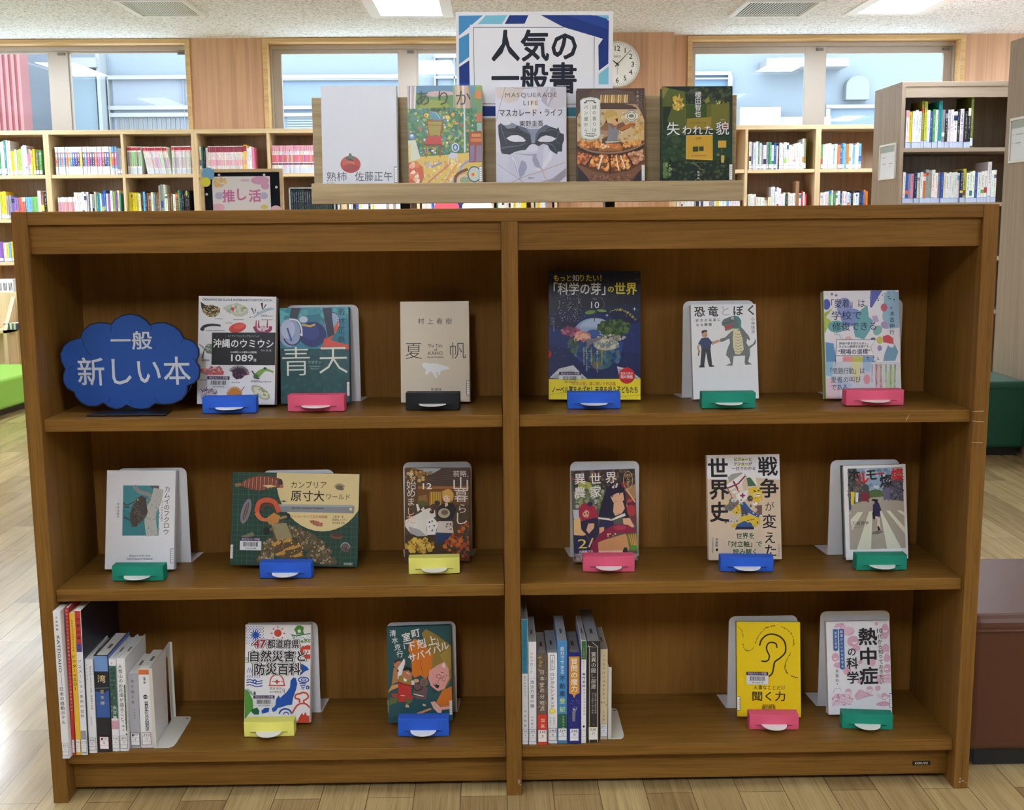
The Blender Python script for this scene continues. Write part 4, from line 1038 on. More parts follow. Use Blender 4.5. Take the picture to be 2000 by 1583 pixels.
def art_aoten(a):
    a.fill((24, 82, 88)); a.P([(575, 130), (1010, 130), (1010, 400), (585, 390)], (44, 132, 156)); a.P([(575, 130), (1010, 130), (1010, 200), (760, 210), (575, 190)], (60, 150, 166))
    a.P([(578, 150), (640, 170), (620, 230), (580, 240)], (96, 196, 204)); a.P([(720, 190), (850, 170), (850, 240), (730, 230)], (36, 120, 140)); a.S(60, 580, 140, 1000, 330, [(50, 140, 160), (40, 120, 150), (84, 170, 180)], 16, 2)
    a.E(905, 225, 52, 62, (150, 176, 206), .3); a.ring(905, 225, 50, 60, 5, (60, 60, 110)); a.P([(870, 330), (940, 215), (944, 260), (890, 345)], (214, 96, 60))
    a.P([(652, 138), (712, 136), (690, 205), (640, 212)], (38, 46, 66)); a.P([(845, 138), (900, 136), (905, 200), (920, 300), (880, 318), (862, 230)], (36, 44, 70))
    a.E(728, 208, 26, 20, (196, 206, 226)); a.E(785, 300, 84, 78, (30, 44, 110)); a.E(770, 285, 58, 46, (44, 62, 136), .3); a.L([(720, 240), (770, 250), (800, 238)], 12, (206, 170, 70))
    a.E(643, 290, 66, 88, (150, 166, 206)); a.E(632, 268, 44, 58, (186, 196, 226)); a.ring(660, 285, 60, 80, 8, (44, 44, 96), -70, 150); a.curve([(640, 205), (690, 215), (715, 260), (718, 310)], 9, (230, 232, 240)); a.L([(628, 260), (655, 340)], 10, (60, 80, 160)); a.E(716, 300, 8, 8, (240, 240, 240))
    a.P([(856, 322), (930, 345), (1012, 366), (1012, 392), (900, 388), (815, 386), (850, 372)], (214, 76, 56)); a.P([(585, 384), (1012, 392), (1012, 720), (594, 726)], (22, 78, 80)); a.S(120, 590, 400, 1005, 715, [(26, 84, 84), (20, 72, 76), (30, 90, 92)], 18, 5)
    a.T('青', 684, 464, 196, (226, 232, 226), b=-.008); a.T('天', 914, 458, 196, (226, 232, 226), b=-.008); a.T('アオテン', 798, 470, 20, (190, 210, 206), w=82); a.T('Wakabayashi', 800, 496, 12, (170, 196, 196), w=70); a.T('Masayasu', 800, 510, 12, (170, 196, 196), w=50)
    a.V('若林正恭', 962, 162, 330, 46, (20, 40, 66))
def art_kaho(a):
    a.fill((222, 208, 184)); ink = (34, 32, 32)
    for i, ch in enumerate('村上春樹'): a.T(ch, 1445+i*56, 218, 40, ink); a.n -= 1
    a.n += 1; a.T('夏', 1400, 400, 110, ink, b=-.010); a.T('帆', 1668, 396, 110, ink, b=-.010)
    a.T('The Tale', 1530, 367, 30, ink, w=88); a.T('of', 1532, 391, 26, ink); a.T('KAHO', 1532, 413, 32, ink, w=88); a.T('Haruki Murakami', 1532, 437, 14, ink, w=100, b=.02)
    a.P([(1450, 475), (1475, 470), (1495, 476), (1530, 474), (1565, 482), (1580, 488), (1612, 496), (1616, 510), (1590, 514), (1562, 522), (1560, 545), (1548, 545), (1543, 528), (1530, 530), (1545, 560), (1535, 566), (1518, 540), (1505, 522), (1488, 534), (1480, 545), (1468, 540), (1474, 512), (1452, 492)], (240, 242, 240))
    a.T('新潮社', 1536, 633, 20, ink, w=64)
def art_kagaku(a):
    a.fill((22, 30, 66)); a.P([(60, 30), (1150, 30), (1150, 420), (60, 520)], (16, 20, 42)); a.P([(60, 700), (500, 760), (1150, 640), (1150, 1310), (60, 1310)], (26, 44, 104)); a.P([(60, 900), (420, 980), (1150, 1000), (1150, 1310), (60, 1310)], (22, 36, 86))
    a.S(420, 180, 200, 640, 640, [(170, 176, 190), (110, 118, 140), (210, 214, 224), (70, 80, 110)], 5, 3, 4, inside=lambda x, y: abs(x-(300+(y-400)*.25)) < 150 or y < 300); a.S(150, 80, 60, 1130, 1280, [(120, 130, 160), (80, 96, 140), (190, 196, 210)], 3.4, 8, 4)
    a.E(640, 860, 320, 330, (20, 40, 100)); a.E(640, 870, 300, 300, (36, 70, 140), 0, 26, 0, 180); a.E(640, 990, 190, 200, (30, 62, 120)); a.E(690, 1080, 130, 110, (50, 96, 110)); a.E(640, 1140, 60, 50, (120, 106, 70)); a.S(60, 380, 900, 900, 1180, [(36, 84, 130), (24, 50, 110), (70, 116, 130), (96, 110, 90)], 26, 5, ell=True)
    a.E(605, 790, 250, 200, (150, 172, 208), 0, 24, 180, 360); a.E(620, 720, 190, 120, (176, 194, 222), 0, 20, 190, 350); a.E(590, 770, 80, 46, (60, 90, 160))
    a.S(110, 220, 700, 440, 800, [(150, 76, 110), (190, 110, 140), (120, 60, 90)], 20, 6, ell=True); a.S(90, 360, 760, 560, 860, [(214, 150, 130), (230, 180, 160), (180, 110, 96)], 22, 8, ell=True)
    a.E(830, 700, 190, 86, (44, 70, 38)); a.S(170, 640, 620, 1020, 790, [(60, 90, 46), (36, 60, 32), (84, 112, 58)], 24, 4, ell=True); a.L([(820, 780), (790, 850)], 22, (60, 50, 36)); a.S(60, 640, 790, 960, 850, [(150, 146, 130), (190, 186, 170), (96, 104, 80)], 16, 2, ell=True)
    a.E(740, 900, 150, 70, (186, 178, 150)); a.S(60, 600, 850, 890, 950, [(210, 204, 180), (150, 160, 150), (120, 140, 150)], 22, 6, ell=True); a.P([(500, 840), (640, 820), (700, 830), (600, 880), (520, 920)], (120, 120, 130)); a.S(60, 280, 820, 420, 1000, [(50, 80, 66), (80, 100, 80)], 18, 2, ell=True)
    a.E(555, 525, 62, 24, (110, 150, 70), -.15); a.E(690, 507, 58, 16, (120, 160, 76), .1); a.curve([(605, 630), (605, 580), (615, 530), (640, 512)], 9, (60, 70, 60))
    for x, y, r in ((1072, 488, 9), (750, 560, 8), (690, 870, 5)):
        a.E(x, y, r, r, (240, 244, 250)); a.L([(x-r*2.4, y), (x+r*2.4, y)], 3, (220, 230, 250)); a.L([(x, y-r*2.4), (x, y+r*2.4)], 3, (220, 230, 250))
    yl, wh = (226, 214, 70), (226, 228, 232)
    a.T('もっと', 230, 125, 88, yl, w=200, b=.02); a.T('知', 385, 125, 84, wh, b=.02); a.T('りたい！', 560, 125, 88, yl, w=250, b=.02)
    a.T('「科学の芽」', 430, 250, 150, wh, w=600, b=.016); a.T('の', 795, 258, 84, yl, b=.02); a.T('世界', 970, 250, 150, yl, w=255, b=.022)
    a.T('Vol.', 610, 370, 34, (150, 150, 170)); a.ring(640, 430, 80, 80, 3, (120, 120, 150), -80, 60); a.T('10', 612, 440, 110, wh, w=94)
    ar = 'ノーベル賞への夢を紡ぐ'
    for i, ch in enumerate(ar): f = i/(len(ar)-1); a.T(ch, 790+f*290, 515-90*sin(f*pi)*.4+f*f*95, 34, (230, 220, 110), rot=.2-f*1.0); a.n -= 1
    a.n += 1
    for x, s, c in ((480, 'これが科学の芽です', yl), (512, 'ふしぎだと思うことこれが', wh), (568, 'これが科学の茎です', yl), (636, 'よく観察してたしかめそして', wh), (690, 'これが科学の花です', yl), (728, '考えること', wh)): a.V(s, x, 935, 935+22*len(s), 22, c)
    a.V('もっと知りたい科学の芽', 130, 590, 740, 15, (190, 196, 210)); a.V('筑波大学', 108, 590, 660, 15, (190, 196, 210))
    a.P([(80, 1285), (190, 1180), (355, 1140), (440, 1230), (520, 1300), (300, 1310)], (206, 208, 210)); a.P([(80, 1290), (220, 1215), (340, 1200), (440, 1250), (500, 1310)], (170, 174, 180)); a.P([(865, 1155), (1000, 1190), (1140, 1300), (1140, 1312), (900, 1310)], (206, 208, 212)); a.P([(880, 1180), (1010, 1230), (1130, 1310), (900, 1312)], (160, 164, 172))
    a.R(60, 1302, 1150, 1550, (240, 220, 44)); a.T('「科学の芽」賞に輝いた作品集', 590, 1356, 46, (196, 96, 60), w=520, b=.012)
    a.T('ノーベル賞をめざせ！未来を担う子どもたち', 606, 1425, 84, (34, 34, 40), w=1000, b=.022)
    a.E(980, 1265, 94, 94, (206, 36, 46)); a.T('筑波大学の', 978, 1238, 34, (244, 220, 216), w=140, b=.015); a.T('知の発信', 978, 1278, 44, (244, 236, 232), w=140, b=.025); a.E(70, 1012, 28, 44, (206, 40, 40))
    a.curve([(80, 1480), (300, 1460), (600, 1520), (1140, 1490)], 3, (150, 140, 40))
def art_dino(a):
    a.fill((238, 239, 242)); ink = (34, 36, 44)
    for ch, x in zip('恐竜とぼく', (1465, 1568, 1662, 1762, 1858)):
        if ch == 'と': a.T(ch, x, 480, 84, ink); a.T(ch, x, 480, 84, (238, 239, 242), b=-.018)
        else: a.T(ch, x, 480, 82, ink, b=.022)
        a.n -= 1
    a.n += 3
    for i, ch in enumerate('好きが未来に'): a.T(ch, 1447+i*33, 549, 24, ink, b=.02); a.n -= 1
    for i, ch in enumerate('なる瞬間'): a.T(ch, 1449+i*32, 585, 24, ink, b=.02); a.n -= 1
    a.n += 1; a.V('小林快次', 1873, 553, 652, 30, ink)
    out, sk, bl, tr_, gr, bel = (36, 36, 42), (206, 160, 134), (52, 66, 110), (54, 56, 62), (110, 118, 118), (222, 214, 176)
    # man
    a.P([(1478, 768), (1545, 768), (1556, 880), (1558, 905), (1530, 905), (1512, 800), (1498, 905), (1468, 905)], tr_); a.P([(1462, 905), (1498, 900), (1502, 920), (1460, 920)], out); a.P([(1535, 900), (1570, 908), (1576, 918), (1536, 918)], out)
    a.P([(1455, 735), (1442, 760), (1455, 795), (1466, 790), (1458, 760), (1470, 742)], sk); a.L([(1460, 785), (1454, 828)], 9, (110, 76, 50)); a.P([(1548, 722), (1600, 708), (1618, 706), (1616, 724), (1556, 748)], sk)
    a.P([(1478, 690), (1530, 686), (1562, 728), (1550, 742), (1548, 772), (1476, 770), (1470, 742), (1452, 732)], bl); a.P([(1496, 690), (1520, 688), (1508, 706)], (38, 48, 84))
    a.E(1502, 660, 22, 28, sk); a.P([(1480, 652), (1478, 634), (1500, 626), (1522, 630), (1522, 644), (1506, 640), (1490, 650)], out); a.L([(1505, 656), (1512, 656)], 4, out); a.L([(1504, 674), (1516, 672)], 4, out)
    # dinosaur
    a.P([(1815, 780), (1870, 750), (1898, 704), (1890, 748), (1840, 790)], gr)
    a.P([(1700, 650), (1660, 690), (1622, 700), (1618, 724), (1640, 724), (1690, 700), (1696, 730), (1672, 790), (1664, 830), (1690, 860), (1700, 895), (1660, 912), (1712, 914), (1722, 840), (1810, 838), (1806, 895), (1812, 912), (1862, 910), (1832, 888), (1848, 830), (1846, 780), (1820, 740), (1832, 680), (1806, 640), (1770, 600)], gr)
    a.E(1830, 690, 10, 34, gr, -.5); a.P([(1722, 640), (1768, 632), (1790, 700), (1800, 790), (1770, 828), (1735, 826), (1718, 760), (1716, 690)], bel)
    for k in range(7): a.L([(1734, 665+k*23), (1760, 672+k*23), (1786, 662+k*23)], 4, (150, 140, 110)); a.n -= 1
    a.n += 1; a.P([(1632, 570), (1650, 545), (1700, 528), (1740, 520), (1772, 540), (1782, 580), (1776, 640), (1712, 640), (1660, 638), (1655, 626), (1700, 610), (1720, 590), (1660, 605), (1636, 596)], (96, 110, 112))
    a.P([(1720, 522), (1760, 526), (1782, 560), (1780, 640), (1760, 640), (1756, 560)], (70, 130, 132)); a.P([(1652, 604), (1722, 586), (1700, 616), (1660, 628)], (190, 70, 66)); a.P([(1660, 640), (1716, 622), (1770, 626), (1750, 640)], bel); a.E(1716, 542, 9, 9, (240, 240, 236)); a.E(1716, 543, 4, 4, out); a.L([(1640, 585), (1720, 560)], 4, out)
def art_aichaku(a):
    a.fill((236, 234, 240)); B1, B2, TE, LB = (92, 104, 190), (120, 140, 200), (110, 176, 186), (150, 190, 216)
    a.P([(720, 70), (880, 66), (740, 300), (715, 290)], (84, 92, 186)); a.E(1000, 200, 100, 150, LB); a.P([(960, 100), (1110, 80), (1110, 560), (930, 580), (880, 420), (910, 200)], LB)
    a.E(130, 262, 52, 72, (70, 88, 180)); a.P([(92, 380), (210, 320), (120, 432), (200, 480), (105, 660)], (170, 190, 76)); a.E(370, 300, 100, 130, (150, 160, 216)); a.E(470, 430, 150, 120, (130, 150, 210)); a.P([(560, 360), (680, 260), (700, 420), (760, 470), (720, 600), (640, 720), (520, 690), (490, 560)], TE); a.E(270, 555, 120, 80, (110, 176, 180)); a.E(820, 600, 56, 70, (130, 184, 180), .6)
    a.E(905, 295, 44, 54, (190, 70, 96)); a.P([(740, 410), (810, 400), (840, 480), (770, 500)], (196, 170, 206)); a.E(915, 530, 56, 44, (176, 150, 196), .6); a.P([(890, 680), (960, 655), (1030, 700), (1040, 790), (930, 760), (900, 760)], (206, 66, 76)); a.E(850, 730, 44, 50, (206, 200, 90)); a.E(850, 835, 30, 38, (160, 140, 200))
    a.P([(960, 800), (1050, 780), (1100, 880), (1060, 1000), (900, 1005), (920, 900)], (112, 160, 190)); a.P([(962, 792), (1000, 770), (1050, 790), (1020, 830), (980, 815)], (240, 240, 244)); a.P([(120, 760), (230, 780), (270, 1020), (130, 1020)], (96, 150, 196))
    a.E(430, 730, 50, 50, (230, 190, 196)); a.R(355, 950, 480, 1020, (230, 150, 156)); a.R(480, 950, 625, 1020, (196, 200, 90)); a.R(625, 945, 775, 1020, (120, 160, 206))
    a.P([(100, 1020), (1140, 1020), (1150, 1520), (130, 1520)], (214, 222, 232)); a.P([(120, 1020), (230, 1020), (210, 1220), (125, 1200)], (150, 196, 220)); a.P([(480, 1020), (600, 1020), (580, 1330), (470, 1200)], (224, 222, 170)); a.E(680, 1250, 44, 66, (226, 150, 160)); a.P([(620, 1020), (740, 1020), (720, 1150), (640, 1140)], (170, 200, 226)); a.P([(130, 1260), (220, 1230), (330, 1420), (260, 1520), (140, 1520)], (232, 206, 214)); a.P([(780, 1040), (1130, 1060), (1130, 1380), (800, 1380)], (216, 224, 216)); a.P([(780, 1050), (860, 1050), (900, 1380), (800, 1380)], (230, 196, 200)); a.P([(990, 1060), (1060, 1100), (1040, 1380), (930, 1380)], (200, 220, 170)); a.E(370, 1330, 110, 50, (190, 206, 232))
    a.S(22, 690, 90, 1060, 210, [(40, 44, 70)], 8, 2, 8); a.S(8, 650, 950, 830, 1020, [(40, 44, 70)], 8, 3, 8); a.E(200, 125, 17, 17, (140, 130, 150)); a.E(258, 140, 17, 17, (140, 130, 150))
    ink = (38, 50, 96)
    a.T('「愛着」は', 420, 245, 124, ink, w=450, b=.008); a.T('学校で', 400, 405, 124, ink, w=400, b=.008); a.T('修復できる', 505, 550, 124, ink, w=590, b=.008)
    for i in range(9): t0 = math.radians(200-i*15+180); a.L([(255+70*cos(t0), 740+70*sin(t0)), (255+105*cos(t0), 740+105*sin(t0))], 4, ink); a.n -= 1
    a.n += 1; a.P([(275, 725), (790, 725), (725, 825), (775, 935), (265, 940)], (240, 240, 244)); a.L([(272, 715), (250, 1090)], 6, ink); a.L([(272, 728), (790, 725), (725, 825), (775, 935), (262, 940)], 6, ink); a.E(760, 712, 34, 16, (90, 96, 110))
    a.T('評価や罰を捉えなおし、', 500, 775, 36, ink, w=390, b=.02); a.T('子どもと教師を支援する', 500, 818, 36, ink, w=400, b=.02); a.T('“現場の道標”', 505, 885, 78, ink, w=430, b=.018)
    a.T('「問題行動」は', 420, 1140, 92, ink, w=460); a.T('愛着の叫び', 400, 1255, 92, ink, w=400); a.T('である。', 330, 1360, 92, ink, w=250)
    a.T('著', 1000, 300, 34, ink, b=.01); a.V('木吉伸行', 1012, 375, 620, 70, ink, b=.01)
    for i, x in enumerate((750, 810, 868, 935, 1000, 1055)): a.V('愛着障害の子どもを支援する教師の'[i % 3:i % 3+(9, 11, 13, 9, 12, 13)[i]], x, 1060, 1060+(9, 11, 13, 9, 12, 13)[i]*24, 25, ink)
def art_fukuro(a):
    a.fill((236, 236, 240)); ink = (38, 42, 60)
    a.P([(219, 218), (466, 218), (455, 568), (206, 570)], (74, 148, 158)); a.P([(212, 380), (330, 440), (452, 480), (452, 568), (207, 569)], (64, 136, 148))
    a.curve([(292, 222), (330, 262), (390, 280), (440, 320)], 30, (150, 150, 146), 24); a.P([(400, 220), (466, 219), (462, 240), (430, 250)], (90, 96, 96)); a.curve([(462, 240), (440, 330), (400, 420), (410, 568)], 70, (190, 190, 184), 82); a.S(50, 375, 300, 462, 568, [(160, 160, 156), (206, 206, 200), (140, 142, 142)], 5, 4)
    a.curve([(218, 340), (240, 356), (300, 330)], 12, (80, 86, 88), 7); a.curve([(218, 440), (260, 460), (280, 470)], 12, (80, 86, 88), 7); a.curve([(218, 370), (260, 372)], 9, (80, 86, 88))
    a.P([(310, 310), (345, 288), (378, 310), (376, 350), (384, 400), (372, 440), (330, 470), (305, 508), (275, 505), (264, 470), (262, 420), (280, 360)], (84, 74, 70)); a.S(90, 268, 320, 380, 490, [(110, 98, 90), (60, 54, 54), (126, 114, 104)], 5, 3, ell=True); a.E(318, 318, 5, 7, (230, 190, 90)); a.P([(306, 320), (312, 330), (306, 334)], (60, 60, 60))
    a.V('カムイのフクロウ', 520, 243, 542, 44, ink, x1=507); a.V('シマフクロウを追う', 484, 320, 462, 17, ink, x1=478); a.V('早矢仕有子', 183, 350, 438, 18, ink, x1=180); a.V('Hayashi', 165, 365, 430, 8, ink)
    a.T("Blakiston's Fish Owls", 325, 708, 20, ink, w=142); a.T('Called Kamui in Hokkaido', 324, 730, 20, ink, w=180)
def art_cambria(a):
    gd, gl, be = (34, 66, 54), (62, 104, 88), (226, 206, 150)
    a.fill(gd)
    for k in range(26): a.L([(115-60+k*72, 130), (60-60+k*72, 1440)], 3 if k % 2 else 5, gl); a.n -= 1
    for k in range(19): a.L([(40, 170+k*70), (1890, 170+k*70)], 3 if k % 2 else 5, gl); a.n -= 1
    a.n += 1; a.E(1340, 260, 620, 680, be, 0, 40); a.R(1870, 130, 1900, 700, be)
    ink = (44, 38, 34)
    a.T('カンブリア', 1170, 300, 110, ink, w=490); a.T('原寸大', 1150, 455, 160, ink, w=460, b=.014); a.T('ワールド', 1575, 462, 92, ink, w=330)
    a.P([(740, 575), (1780, 572), (1800, 590), (1790, 685), (740, 680)], (140, 144, 150)); a.P([(740, 575), (1780, 572), (1795, 600), (740, 604)], (168, 172, 176)); a.E(1748, 628, 20, 20, (226, 216, 170)); a.T('Life Size Cambrian Creatures', 1150, 622, 34, ink, w=440, b=.02)
    a.T('トゥルーサイズ古生物図鑑', 1175, 740, 44, (170, 86, 50), w=490, b=.01); a.T('土屋 健　著', 1570, 735, 36, ink, w=150); a.T('服部雅人 イラスト', 1590, 776, 34, ink, w=200); a.T('田中源吾 監修', 1575, 820, 34, ink, w=170)
    for i in range(16): t0 = math.radians(200+i*9); a.L([(1600, 350), (1600+80*cos(t0), 345+70*sin(t0))], 5, (60, 56, 50)); a.n -= 1
    a.n += 1; a.E(1600, 345, 60, 24, (120, 110, 90), .2); a.E(1265, 830, 96, 34, (176, 110, 84), .3); a.S(20, 1190, 800, 1345, 862, [(120, 60, 50), (206, 150, 120)], 9, 3, ell=True)
    for i in range(7): a.L([(820, 545), (775+i*14, 510+abs(i-3)*8)], 5, (60, 50, 40)); a.n -= 1
    a.n += 1
    # segmented swimmer
    a.P([(225, 300), (330, 220), (480, 185), (650, 190), (760, 220), (815, 290), (780, 350), (640, 350), (480, 400), (330, 370), (240, 340)], (120, 62, 48))
    for i in range(19):
        x = 260+i*27; u_ = 60*sin(pi*(i+2)/23)
        a.L([(x, 290-u_*1.7+10), (x-6, 300), (x-14, 300+u_*1.4)], 12, (206, 150, 120) if i % 2 else (150, 80, 62), 6); a.n -= 1
    a.n += 1; a.P([(140, 300), (225, 290), (235, 330), (150, 350)], (140, 110, 70)); a.P([(520, 320), (640, 310), (720, 330), (600, 352)], (226, 200, 150)); a.E(775, 270, 32, 44, (60, 50, 50)); a.E(790, 330, 30, 24, (170, 110, 90))
    a.E(290, 680, 62, 178, (130, 124, 140), .3); a.E(290, 680, 26, 130, (96, 84, 90), .3); a.L([(320, 580), (265, 770)], 10, (150, 124, 70))
    # large predator
    for i, (x, y, rx, ry, r) in enumerate(((950, 930, 130, 46, -.15), (1090, 1000, 180, 60, .12), (1190, 1085, 200, 66, .12), (1280, 1190, 210, 70, .15), (1330, 1310, 220, 76, .22), (600, 1180, 90, 160, .5), (560, 1290, 150, 60, -.5), (860, 900, 110, 40, .3))):
        a.E(x, y, rx, ry, (96, 82, 58), r); a.S(46, x-rx*.85, y-ry*.9, x+rx*.85, y+ry*.9, [(140, 122, 88), (70, 58, 44), (176, 158, 120)], 15, i+3, ell=True)
    a.P([(640, 850), (800, 800), (880, 920), (940, 1040), (1060, 1180), (1100, 1300), (800, 1340), (690, 1280), (680, 1100)], (90, 72, 48)); a.P([(640, 850), (850, 830), (930, 1030), (720, 1080)], (150, 140, 104))
    for q in ((700, 1105, 110, 70), (860, 1060, 120, 70), (900, 1165, 130, 66), (760, 1240, 130, 70), (1000, 1260, 120, 66), (1000, 1140, 80, 60)):
        a.P([(q[0]-q[2]/2-10, q[1]+20), (q[0]+q[2]/2-10, q[1]-q[3]/2), (q[0]+q[2]/2+10, q[1]+q[3]/4), (q[0]-q[2]/2+16, q[1]+q[3]/2+10)], (196, 146, 66)); a.n -= 1
    a.n += 1; a.S(60, 680, 1040, 1080, 1300, [(150, 100, 40), (230, 180, 96)], 9, 5, ell=True)
    a.curve([(440, 690), (480, 560), (590, 520), (700, 560), (750, 690)], 66, (206, 92, 60)); a.curve([(440, 690), (490, 770), (580, 800)], 70, (214, 110, 76), 40)
    for i in range(12): t0 = math.radians(180+i*15); a.L([(600+100*cos(t0), 660+100*sin(t0)), (600+66*cos(t0), 660+66*sin(t0))], 9, (150, 50, 36)); a.n -= 1
    a.n += 1; a.P([(560, 780), (680, 690), (770, 740), (740, 830), (620, 860)], (190, 130, 70)); a.E(870, 740, 40, 44, (34, 36, 34)); a.L([(760, 770), (860, 740)], 34, (150, 130, 90)); a.E(575, 950, 50, 54, (36, 38, 34)); a.L([(620, 930), (680, 900)], 34, (120, 110, 80))
    a.E(1545, 1000, 90, 42, (120, 72, 52), .08); a.E(1550, 985, 74, 26, (84, 54, 44), .08); a.E(1665, 1150, 68, 64, (96, 84, 84)); a.ring(1665, 1160, 64, 70, 12, (170, 166, 166), 190, 350); a.S(24, 1610, 1110, 1720, 1240, [(120, 100, 100), (70, 60, 62)], 14, 2, ell=True); a.P([(210, 1030), (380, 960), (410, 1010), (300, 1040)], (120, 116, 90)); a.T('技術評論社', 1700, 1380, 38, (226, 226, 220), w=125)
def art_yama(a):
    a.fill((96, 70, 44)); a.P([(100, 120), (640, 140), (500, 250), (330, 160)], (190, 200, 204)); a.P([(440, 260), (660, 130), (1050, 130), (1050, 400), (400, 390)], (82, 62, 54))
    for k in range(12): a.L([(430-k*2, 275+k*11), (760, 215+k*17), (1050, 190+k*18)], 5, (116, 92, 80) if k % 2 else (60, 44, 40)); a.n -= 1
    a.n += 1; a.S(60, 110, 150, 440, 330, [(150, 110, 60), (196, 150, 84), (96, 70, 40), (210, 180, 120)], 30, 2, ell=True); a.R(300, 410, 1050, 690, (120, 76, 40)); a.R(300, 410, 1050, 445, (176, 110, 50)); a.R(470, 490, 640, 720, (214, 170, 60))
    for x in (480, 515, 550, 585, 620): a.L([(x, 490), (x, 720)], 8, (96, 60, 30)); a.n -= 1
    a.n += 1; a.P([(310, 560), (430, 530), (450, 720), (300, 700)], (150, 110, 60)); a.E(370, 670, 80, 50, (96, 96, 50)); a.P([(100, 700), (1050, 690), (1050, 1200), (110, 1210)], (84, 66, 50)); a.R(100, 1140, 1050, 1560, (70, 52, 36)); a.S(90, 120, 1200, 560, 1400, [(196, 160, 60), (226, 190, 84), (150, 110, 40)], 34, 4, ell=True); a.S(160, 700, 900, 1050, 1400, [(176, 76, 40), (140, 44, 40), (206, 120, 50), (60, 70, 50)], 36, 6, inside=lambda x, y: y > 1500-(x-400)*.9); a.S(40, 860, 1250, 1050, 1540, [(120, 40, 36), (50, 56, 44), (170, 90, 50)], 34, 8)
    wb, wg = (232, 228, 220), (176, 176, 176)
    a.P([(275, 680), (300, 670), (335, 760), (300, 790)], wb); a.P([(345, 760), (385, 715), (405, 760), (370, 790)], wb); a.P([(120, 920), (290, 830), (420, 750), (480, 730), (550, 760), (560, 860), (440, 930), (430, 1050), (440, 1150), (300, 1160), (180, 1090), (120, 1010)], wb); a.P([(170, 1010), (330, 1060), (430, 1150), (300, 1160), (190, 1110)], wg); a.E(505, 790, 34, 26, (70, 40, 40)); a.E(500, 780, 12, 10, (190, 60, 50))
    a.P([(430, 900), (530, 880), (600, 960), (570, 1060), (560, 1130), (440, 1140)], (240, 238, 234)); a.S(8, 450, 920, 540, 1090, [(60, 60, 66)], 12, 3, ell=True)
    a.P([(640, 680), (720, 650), (810, 660), (860, 760), (800, 910), (650, 920), (570, 850), (590, 740)], (44, 44, 46)); a.P([(690, 660), (730, 650), (740, 690), (700, 720)], (226, 196, 170)); a.E(735, 550, 84, 104, (206, 160, 76)); a.E(715, 585, 52, 60, (236, 206, 182)); a.P([(650, 480), (740, 450), (810, 520), (800, 640), (770, 560), (700, 540), (660, 570)], (222, 176, 90)); a.L([(738, 575), (762, 572)], 8, (60, 50, 50)); a.L([(690, 580), (700, 580)], 8, (60, 50, 50)); a.L([(700, 620), (716, 622)], 6, (170, 90, 80))
    a.E(680, 810, 86, 74, (190, 176, 150)); a.E(690, 800, 50, 40, (120, 104, 90)); a.P([(600, 930), (800, 930), (820, 1110), (570, 1100)], (226, 214, 206)); a.S(16, 700, 960, 810, 1060, [(70, 60, 66)], 10, 3, ell=True); a.P([(560, 1100), (790, 1120), (740, 1200), (570, 1280)], (44, 64, 110)); a.E(525, 720, 44, 50, (80, 66, 56)); a.E(580, 660, 40, 40, (66, 58, 50))
    lt, og = (240, 232, 226), (230, 140, 70)
    a.T('前略', 905, 215, 100, lt, w=190); a.T('。', 1020, 262, 60, lt); a.T('山', 918, 365, 210, lt, w=210); a.T('暮', 925, 545, 200, lt, w=200); a.T('ら', 945, 740, 150, lt); a.T('し', 940, 890, 200, lt, w=150)
    for ch, y, s in (('を', 245, 92), ('始', 385, 150), ('め', 510, 140), ('ま', 640, 130), ('し', 785, 130), ('た', 900, 150)): a.T(ch, 205, y, s, lt if y < 700 else (244, 190, 140)); a.n -= 1
    a.n += 1; a.E(272, 985, 17, 17, lt); a.T('浅葱', 440, 220, 76, (70, 44, 30), w=150); a.T('12', 435, 405, 120, (244, 244, 240), w=125, b=.02)
